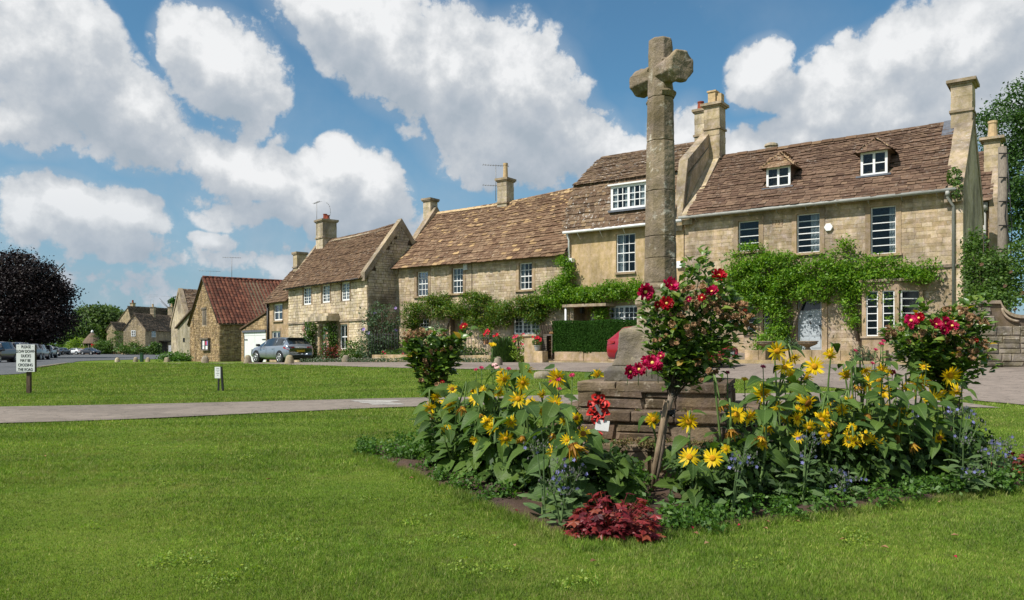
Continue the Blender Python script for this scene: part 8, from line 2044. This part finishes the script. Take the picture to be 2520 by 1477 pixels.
borage('borage low at the front of the right clump with drooping blue sprays', 2080, 1210, .2, .35, 12, [b4(1180, 970), b4(1165, 1040), b4(1130, 955), b4(1210, 985)], lsz=.11)
borage('borage beneath the right rose head with blue sprays left of its trunk', 2260, 1140, .2, .6, 14, [b4(1620, 625), b4(1600, 560), b4(1640, 645)], Z=6.6, lsz=.14)
borage('borage reaching furthest over the lawn, flower sprays right of the trunk', 2350, 1150, .2, .6, 12, [b4(1840, 590), b4(1900, 590), b4(2000, 662), b4(1930, 605)], Z=6.6, lsz=.12)
borage('sprawling borage at the right corner of the bed with many blue sprays', 2430, 1190, .3, .4, 20, [b4(2080, 792), b4(2150, 772), b4(2190, 882), b4(2110, 820), b4(2050, 830), b4(2180, 800)], Z=6.35, lsz=.15)
borage('borage with big rough leaves left of the right corner one', 2370, 1200, .3, .35, 16, [b4(1980, 932), b4(1900, 752), b4(1960, 955)], Z=6.2, lsz=.16)
# broad-leaved plants at the edge
for (lb, x, y, n, sz) in (('pale broad-leaved rosette plant at the edge right of the rose trunk', 1735, 1252, 12, .17), ('pale leaf rosette beside the red foliage plant', 1655, 1290, 8, .13), ('large floppy-leaved plant in the middle of the right edge', 1965, 1250, 11, .19), ('single yellowing broad leaves flat on the soil by the pale rosette', 1795, 1262, 4, .13), ('yellow-green broad leaves lying at the edge under the right rose', 2318, 1195, 5, .16), ('leafy rosette at the foot of the right corner borage', 2480, 1190, 9, .15)):
    Z = CAM_H * FPX / (y - HOR) + .08; xx = (x - 1260) / FPX * Z; t = thing('broad_leaved_plant', lb, 'plant', (xx, Z, .02)); c_ = Vector((xx, Z, .02))
    for q in range(n): a = q * 2.4 + R.uniform(-.3, .3); f = q / n; add_leaf(t, COML, c_ + Vector((0, 0, .02 + .10 * f)), (math.cos(a), math.sin(a), .1 + 1.0 * f), (0, -.2, 1), sz * (1.15 - .5 * f))
# heuchera
def maple_leaf(mat, seed=0):
    rr = random.Random(seed); n = 15; V = [(0, 0, 0)]
    for k in range(n + 1):
        a = -2.75 + 5.5 * k / n; r_ = (1.0 if k % 3 == 1 else .62 if k % 3 == 2 else .55) * (1.0 - .12 * abs(a) / 2.7) * .55 + rr.uniform(-.03, .03); V.append((.3 + r_ * math.cos(a), r_ * math.sin(a), rr.uniform(-.07, .07) - .18 * r_))
    V[0] = (.3, 0, .03)
    me = bpy.data.meshes.new('leaf'); me.from_pydata(V, [], [(0, k, k + 1) for k in range(1, n + 1)]); me.materials.append(M[mat]); return me
HEU = [maple_leaf('heuchera', i) for i in range(5)]
def heuchera(label, c_, rx, h_, n, sz):
    t = thing('heuchera', label, 'red-leaved plant', c_); c_ = Vector(c_); st_ = MB()
    for q in range(n):
        a = R.uniform(0, 6.283); e = R.random() ** .6; el_ = math.acos(1 - e); d = Vector((math.cos(a) * math.sin(el_), math.sin(a) * math.sin(el_), math.cos(el_)))
        rx_ = rx * (1 + .18 * math.sin(a * 2.3 + .6)) * R.uniform(.8, 1.08); p = c_ + Vector((d.x * rx_, d.y * rx_, .03 + d.z * h_ * R.uniform(.6, 1.0) * (1.0 + .28 * math.sin(a * 3 + 1)) + (.05 if R.random() < .08 else 0))); st_.tube([c_, p], .0025, 3, caps=False)
        add_leaf(t, HEU, p, (d.x + R.uniform(-.4, .4), d.y + R.uniform(-.4, .4), -.3 + R.uniform(-.2, .3)), d + Vector((R.uniform(-.4, .4), R.uniform(-.4, .3), .4)), sz * R.choice([.7, .85, 1.0, 1.2, 1.5]))
    st_.build('stem', M['heuchera'], t); return t
heuchera('mound of dark red crinkled foliage at the nearest corner of the bed', (P(1505, 0, 4.82).x, 4.86, .0), .215, .245, 290, .070)
heuchera('dark red foliage plant at the far right corner of the bed', (P(2512, 0, 6.9).x, 6.9, .0), .22, .22, 110, .075)
# strawflowers
STR = bloom_mesh('bloom', 'straw', 12, .022, 3, 11, .9); STRP = bloom_mesh('bloom', 'strawp', 12, .028, 3, 12, .5); STRY = bloom_mesh('bloom', 'petal', 12, .026, 3, 13, .4)
sfl = [(b3(625, 372), STR, 'pink strawflower, further left of the pair above the left clump'), (b3(656, 362), STR, 'pink strawflower, right one of the pair above the left clump'), (b3(866, 400), STR, 'magenta strawflower bud above the top middle of the left clump'), (b3(816, 368), STR, 'small pink strawflower near the leaning grey guard stone'),
       (b3(1112, 485), STR, 'tiny pink strawflower under the large yellow bloom by the steps'), (b3(1190, 408), STR, 'pale pink strawflower bud left of the top step'), (b3(732, 345), STRP, 'large pale pink strawflower at the top of the left clump'), (b3(748, 362), STRP, 'second pale pink strawflower, lower and right of the large pale one'),
       (b3(1070, 445), STR, 'crimson strawflower in front of the large yellow bloom by the steps'), (b3(1112, 432), STR, 'crimson strawflower, right one in front of the large yellow bloom'), (b3(720, 226), STRY, 'tall yellow strawflower rising alone before the iron railing'),
       (b4(1245, 225), STR, 'pink strawflower standing before the low wall under the bay'), (b4(1370, 220), STR, 'pink strawflower just left of the tallest pink pair'), (b4(1415, 168), STR, 'tallest pink strawflower left of the right rose head'), (b4(1404, 186), STR, 'pink strawflower directly below the tallest one'),
       (b4(1350, 302), STR, 'dull red strawflower among the upper right sunflowers'), (b4(1408, 316), STRP, 'pale strawflower bud among the upper right sunflowers'), (b4(475, 360), STR, 'magenta strawflower right of the memorial plinth'), (b4(690, 325), STR, 'dark pink strawflower left of the upper right sunflowers'), (b4(578, 398), STRY, 'small yellow strawflower above the right end of the steps')]
for ((x, y), me_, lb) in sfl:
    Z = min(zmin(x) + 1.35, 6.75 if 1500 < x < 1900 else 99); tp = P(x, y, Z); b = Vector((tp.x + R.uniform(-.03, .03), tp.y + .05, .03)); t = thing('strawflower', lb, 'strawflower', b, 'strawflowers on thin stems among the sunflowers')
    m_ = MB(); ctl = smooth3([b, b.lerp(tp, .5) + Vector((R.uniform(-.02, .02), 0, 0)), tp], 4); m_.tube(ctl, .0038, 5); m_.build('stem', M['stem'], t)
    link('bloom', me_, t, tp, Vector((R.uniform(-.3, .3), -.5, .9)).to_track_quat('Z', 'Y'), R.uniform(.85, 1.15) * (1.5 if me_ is STRY and x < 1300 else 1))
    for q in range(9): f = .45 + .5 * q / 9; a = q * 2.4; add_leaf(t, COML, b.lerp(tp, f), (math.cos(a), math.sin(a), .6), (0, 0, 1), .065 * R.uniform(.7, 1.2))

# ---- standard roses
DB = [bloom_mesh('dead_bloom', 'dead', 7, .016, 2, 50 + i, 1.3) for i in range(3)]
RB = [bloom_mesh('rose_bloom', 'rosepetal', 9, .052, 4, 60 + i, .62 + .2 * i, .22) for i in range(4)]; RR = [bloom_mesh('rose_bloom', 'rosered', 9, .050, 4, 70 + i, .8 + .25 * i, .22) for i in range(3)]; POL = pollen_mesh()
def rose_tree(label, base, crown_base, blobs, nobj, nbulk, blooms, dead, lsz, seed, shoots=()):
    rs = np.random.default_rng(seed); t = thing('standard_rose', label, 'rose tree', base, 'standard rose trees at the corners of the bed'); b = Vector(base); cb_ = Vector(crown_base)
    m_ = MB(); ctl = smooth3([b - Vector((0, 0, .05)), b.lerp(cb_, .35) + Vector((.012, 0, 0)), b.lerp(cb_, .7) + Vector((-.01, 0, 0)), cb_], 5); m_.tube(ctl, [.026 + .004 * math.sin(i * 2.3) for i in range(len(ctl))], 9); m_.build('trunk', M['bark'], t)
    B_ = np.array(blobs, float)
    pts = []
    br = MB()
    for k in range(64):
        i = rs.choice(len(B_), p=(B_[:, 3] / B_[:, 3].sum())); d = rs.normal(size=3); d /= np.linalg.norm(d); tip = Vector(B_[i, :3] + d * B_[i, 3:] * rs.uniform(.4, .98))
        st0 = cb_ + Vector((rs.uniform(-.03, .03), rs.uniform(-.03, .03), rs.uniform(-.05, .05))); mid = st0.lerp(tip, .45) + Vector((rs.uniform(-.04, .04), rs.uniform(-.04, .04), .05)); c_ = smooth3([st0, mid, tip], 5)
        br.tube(c_, [.007 - .005 * j / len(c_) for j in range(len(c_))], 4, caps=False); pts.append(c_)
    for s_ in shoots: c_ = smooth3([cb_.lerp(s_, .55), cb_.lerp(s_, .8) + Vector((.02, 0, 0)), s_], 5); br.tube(c_, .003, 4, caps=False); pts.append(c_ + c_[-4:] * 3)
    br.build('branches', M['barkd'], t)
    # leaves in fives along the twigs
    cand = []
    for q in range(nobj + nbulk):
        if q % 3:
            c_ = pts[rs.integers(len(pts))]; j = rs.integers(len(c_) // 2, len(c_)); p = c_[j] + Vector(rs.normal(size=3) * .035)
        else: i = rs.choice(len(B_), p=(B_[:, 3] / B_[:, 3].sum())); d = rs.normal(size=3); d /= np.linalg.norm(d); p = Vector(B_[i, :3] + d * B_[i, 3:] * rs.uniform(.55, 1.0))
        out = (p - cb_).normalized(); a = rs.random() * 6.28
        cand.append((p, (out + Vector((math.cos(a), math.sin(a), rs.uniform(-.6, .3))) * .9), Vector((rs.uniform(-.5, .5), rs.uniform(-.9, .3), 1)), lsz * rs.uniform(.6, 1.35)))
    cand.sort(key=lambda q: q[0].y - q[3] * 3)
    for (p, d, n, s_) in cand[:nobj]: link('leaf', (ROSY if R.random() < .035 else ROSL)[0 if R.random() < .0 else R.randrange(1 if False else 1)] if False else (R.choice(ROSY) if R.random() < .04 else R.choice(ROSL)), t, p, quat_dn(d, n), s_)
    V = []
    base_b = base_of(t)
    lm = [np.array([v.co[:] for v in me_.vertices]) for me_ in ROSL]; lf = [[tuple(p_.vertices) for p_ in me_.polygons] for me_ in ROSL]; VV = []; FF_ = []
    for (p, d, n, s_) in cand[nobj:]:
        k = rs.integers(len(lm)); Rm = np.array(quat_dn(d, n).to_matrix()); n0 = len(VV); VV += (lm[k] * s_ @ Rm.T + np.array(p - base_b)).tolist(); FF_ += [tuple(i + n0 for i in f) for f in lf[k]]
    me = bpy.data.meshes.new('leaf_mass'); me.from_pydata(VV, [], FF_); me.materials.append(M['roseleaf']); link('leaf_mass', me, t, kind='stuff')
    for (x, y, Y, s_, red) in blooms:
        p = P(x, y, Y); n = Vector((R.uniform(-.8, .6), -1, R.uniform(-.1, 1.0))).normalized(); o = link('rose_bloom', R.choice(RR if red else RB), t, p, n.to_track_quat('Z', 'Y'), s_ * Y / FPX / .13 * 1.12)
        q_ = bpy.data.objects.new('stamens', POL); COL.objects.link(q_); q_.parent = o; q_.location = (0, 0, .012)
        sm_ = MB(); sm_.tube([p - n * .01, p - n * .03 - Vector((0, 0, .10))], .003, 4); sm_.build('stalk', M['stem'], t)
    k = 0
    for (x, y, w_, h_, cnt) in dead:
        for i in range(cnt):
            Y = B_[0, 1] - B_[0, 4] * R.uniform(.3, .95); p = P(x + R.uniform(-w_, w_), y + R.uniform(-h_, h_), Y); link('dead_bloom', R.choice(DB), t, p, Vector((R.uniform(-1, 1), -.6, R.uniform(0, 1))).to_track_quat('Z', 'Y'), R.uniform(.8, 1.4) * lsz / .05)
    return t, b, cb_
def blR(l, Y): return [bl(x, y, Y, rx, ry, rx * .9) for x, y, rx, ry in l]
Yc = 6.4
rb0 = ground_hit(1602, 1212); cb0 = P(1655, 968, Yc - .02)
rose_tree('large rose tree with red and magenta blooms on a leaning trunk before the cross', (rb0.x, 6.32, .02), cb0, blR([(1705, 800, 115, 92), (1640, 800, 68, 66), (1785, 815, 82, 76), (1720, 725, 80, 50), (1605, 770, 40, 46), (1680, 885, 70, 58), (1750, 885, 72, 50), (1832, 800, 36, 40), (1690, 930, 36, 28), (1640, 738, 50, 30), (1790, 745, 45, 40)], Yc), 300, 2300,
    [(1585, 719, 6.12, 50, 0), (1647, 709, 6.08, 50, 0), (1640, 748, 6.1, 42, 1), (1618, 752, 6.15, 24, 1), (1768, 684, 6.2, 46, 1), (1754, 722, 6.15, 38, 0), (1728, 735, 6.15, 26, 1), (1695, 738, 6.1, 18, 0), (1548, 916, 6.15, 40, 0), (1572, 912, 6.1, 40, 0), (1605, 896, 6.05, 46, 0), (1590, 890, 6.12, 30, 0), (1628, 878, 6.15, 26, 0), (1618, 905, 6.1, 36, 0), (1833, 765, 6.15, 12, 1)],
    [(1730, 750, 40, 18, 20), (1800, 770, 35, 20, 22), (1830, 790, 25, 20, 14), (1690, 800, 80, 60, 22), (1760, 900, 50, 40, 10), (1715, 710, 30, 15, 10), (1640, 830, 40, 60, 10)], .068, 51,
    shoots=[P(1724, 640, 6.4), P(1692, 662, 6.4), P(1738, 655, 6.45)])
sk = thing('rose_stake', 'brown wooden stake tied to the leaning trunk of the large rose tree', 'stake', (rb0.x - .02, 6.25, 0)); m_ = MB(); m_.tube([(rb0.x - .03, 6.22, -.05), P(1650, 985, 6.26) + Vector((-.03, 0, 0))], .022, 9); m_.build('stake_pole', M['stake'], sk)
m_ = MB(); tc_ = Vector((rb0.x, 6.30, 0)).lerp(cb0, .78) + Vector((-.005, -.02, 0))
for dz in (-.012, .0, .012): m_.tube([tc_ + Vector((.055 * math.cos(a / 8 * 6.283), .05 * math.sin(a / 8 * 6.283), dz + .004 * a)) for a in range(9)], .008, 5)
m_.tube([tc_, tc_ + Vector((-.09, -.02, -.08))], .007, 4); m_.build('rubber_tie', M['blackplastic'], sk)
Yl = 8.0; cbl = P(1066, 985, Yl)
rose_tree('small rose tree at the left corner with one red bloom at its top right', (cbl.x + .0, Yl, .0), cbl, blR([(1062, 852, 58, 40), (1018, 850, 26, 26), (1072, 905, 46, 36), (1060, 945, 30, 28), (1115, 852, 26, 30), (1095, 880, 34, 36), (1020, 882, 18, 18)], Yl), 280, 1500,
    [(1143, 807, 7.9, 27, 1), (1088, 942, 7.8, 14, 1)], [(1050, 822, 50, 10, 14), (1060, 870, 50, 30, 12), (1070, 930, 35, 25, 7), (1015, 830, 18, 10, 5)], .074, 52, shoots=[P(1143, 815, 7.9)])
Yr = 7.5; cbr = P(2338, 965, Yr)
rose_tree('right-hand rose tree with magenta blooms in front of the garden wall', (cbr.x, Yr, .0), cbr, blR([(2310, 855, 102, 58), (2398, 870, 54, 66), (2235, 850, 62, 42), (2300, 805, 90, 28), (2335, 920, 66, 44), (2195, 826, 22, 16), (2400, 800, 34, 28), (2350, 780, 44, 24), (2280, 890, 60, 40)], Yr), 300, 2300,
    [(2240, 792, 7.05, 40, 0), (2262, 785, 7.1, 34, 1), (2300, 803, 7.0, 40, 0), (2322, 797, 7.05, 40, 0), (2342, 806, 7.02, 36, 0), (2238, 806, 7.0, 20, 0), (2325, 815, 7.0, 26, 0), (2196, 918, 7.0, 18, 0), (2402, 838, 7.1, 12, 1)],
    [(2200, 818, 22, 10, 12), (2290, 830, 60, 18, 14), (2390, 850, 40, 40, 26), (2400, 790, 30, 14, 14), (2350, 770, 40, 10, 12)], .074, 53, shoots=[P(2420, 735, 7.5), P(2395, 745, 7.5), P(2265, 760, 7.4)])
sk = thing('rose_stake', 'thin leaning cane and dark post under the right-hand rose tree', 'stake', (cbr.x - .03, Yr - .05, 0)); m_ = MB(); m_.tube([(cbr.x - .02, Yr - .06, -.05), (cbr.x - .03, Yr - .05, cbr.z)], .03, 8); m_.build('stake_pole', M['barkd'], sk)
m_ = MB(); a = P(2340, 1070, 7.3); m_.tube([a - Vector((.05, 0, .4)), a, P(2375, 930, 7.4)], .006, 5); m_.build('cane', M['barkd'], sk)

# moss and sedum growing on the lowest step
u_ = thing('step_moss', 'low mossy sedum growing over the lowest memorial step', 'moss', (CX, 6.9, .3)); u_['kind'] = 'stuff'; del u_['category']
ms = []
for i in range(60): uu = R.uniform(-1.1, 1.1); q = FM.pt(uu, -1.08 + R.uniform(-.15, .1), .31); ms.append((q.x, q.y, q.z, .08, .03))
for i in range(10): uu = R.uniform(-.9, .9); q = FM.pt(uu, -.9, .575); ms.append((q.x, q.y, q.z, .04, .015))
M['moss'] = leaf_mat('sedum', [(.10, .13, .03), (.16, .12, .04), (.18, .10, .05), (.07, .11, .025)], .8, .1)
leaves_obj('foliage', cloud_leaves(bed_blobs(ms), 6000, .010, np.random.default_rng(41), clump=10, nc=.02, shell=.1), M['moss'], u_)

# fallen petals and dry leaves on the lawn, clover patches
u_ = thing('fallen_petals', 'scattered rose petals and dry leaves on the grass', 'petals', (1.5, 4.5, 0)); u_['kind'] = 'stuff'; del u_['category']
for (mt, lst) in (('rosepetal', [(1640, 1385), (1680, 1305), (1750, 1308), (1854, 1274), (1837, 1262), (1705, 1312), (1820, 1305), (1270, 1268), (2350, 1385), (1700, 1275)]), ('dead', [(1712, 1325), (1883, 1312), (1962, 1295), (1888, 1295), (2075, 1340), (2350, 1330), (2177, 1360), (1265, 1355), (660, 1188), (52, 1135), (75, 1136), (110, 1130), (1460, 1395), (1740, 1350), (2310, 1245), (1345, 1270), (1012, 1185)])):
    m_ = MB()
    for (x, y) in lst:
        c_ = ground_hit(x, y) + Vector((0, 0, .03)); a = R.uniform(0, 6.28); s_ = .016 if mt != 'dead' else .024; m_.add([c_ + Vector((math.cos(a) * s_, math.sin(a) * s_, 0)), c_ + Vector((-math.sin(a) * s_ * .6, math.cos(a) * s_ * .6, .008)), c_ - Vector((math.cos(a) * s_, math.sin(a) * s_, 0)), c_ + Vector((math.sin(a) * s_ * .6, -math.cos(a) * s_ * .6, .012))], [(0, 1, 2, 3)])
    m_.build('petals' if mt != 'dead' else 'dry_leaves', M[mt], u_)
u_ = thing('clover_patches', 'low broad-leaved clover and yellowing weeds in the near lawn', 'clover', (0, 4, 0)); u_['kind'] = 'stuff'; del u_['category']
cp_ = []
for (x, y, r_) in ((480, 1400, .22), (560, 1440, .25), (410, 1380, .12), (420, 1195, .12), (1100, 1330, .16), (1030, 1290, .12), (1400, 1440, .14), (1850, 1390, .12), (700, 1330, .15), (250, 1300, .1), (1180, 1400, .18), (2100, 1330, .2), (2200, 1250, .15), (900, 1230, .14), (1180, 1180, .1), (600, 1130, .2), (300, 1100, .25)):
    Z = CAM_H * FPX / (y - HOR)
    for k in range(4): cp_.append(((x - 1260) / FPX * Z + R.gauss(0, r_ * .6), Z + R.gauss(0, r_ * .5), .018, r_ * .4, .012))
leaves_obj('foliage', above(cloud_leaves(bed_blobs(cp_), 4200, .008, np.random.default_rng(43), clump=5, nc=.03, shell=.0, up=1.2), .004), M['clover'], u_)
for o in list(bpy.data.objects):
    if o.name.startswith(('undergrowth', 'low_weeds', 'step_moss', 'fallen_petals', 'clover_patches', 'daisy_border', 'distant_treeline')): o['kind'] = 'stuff'
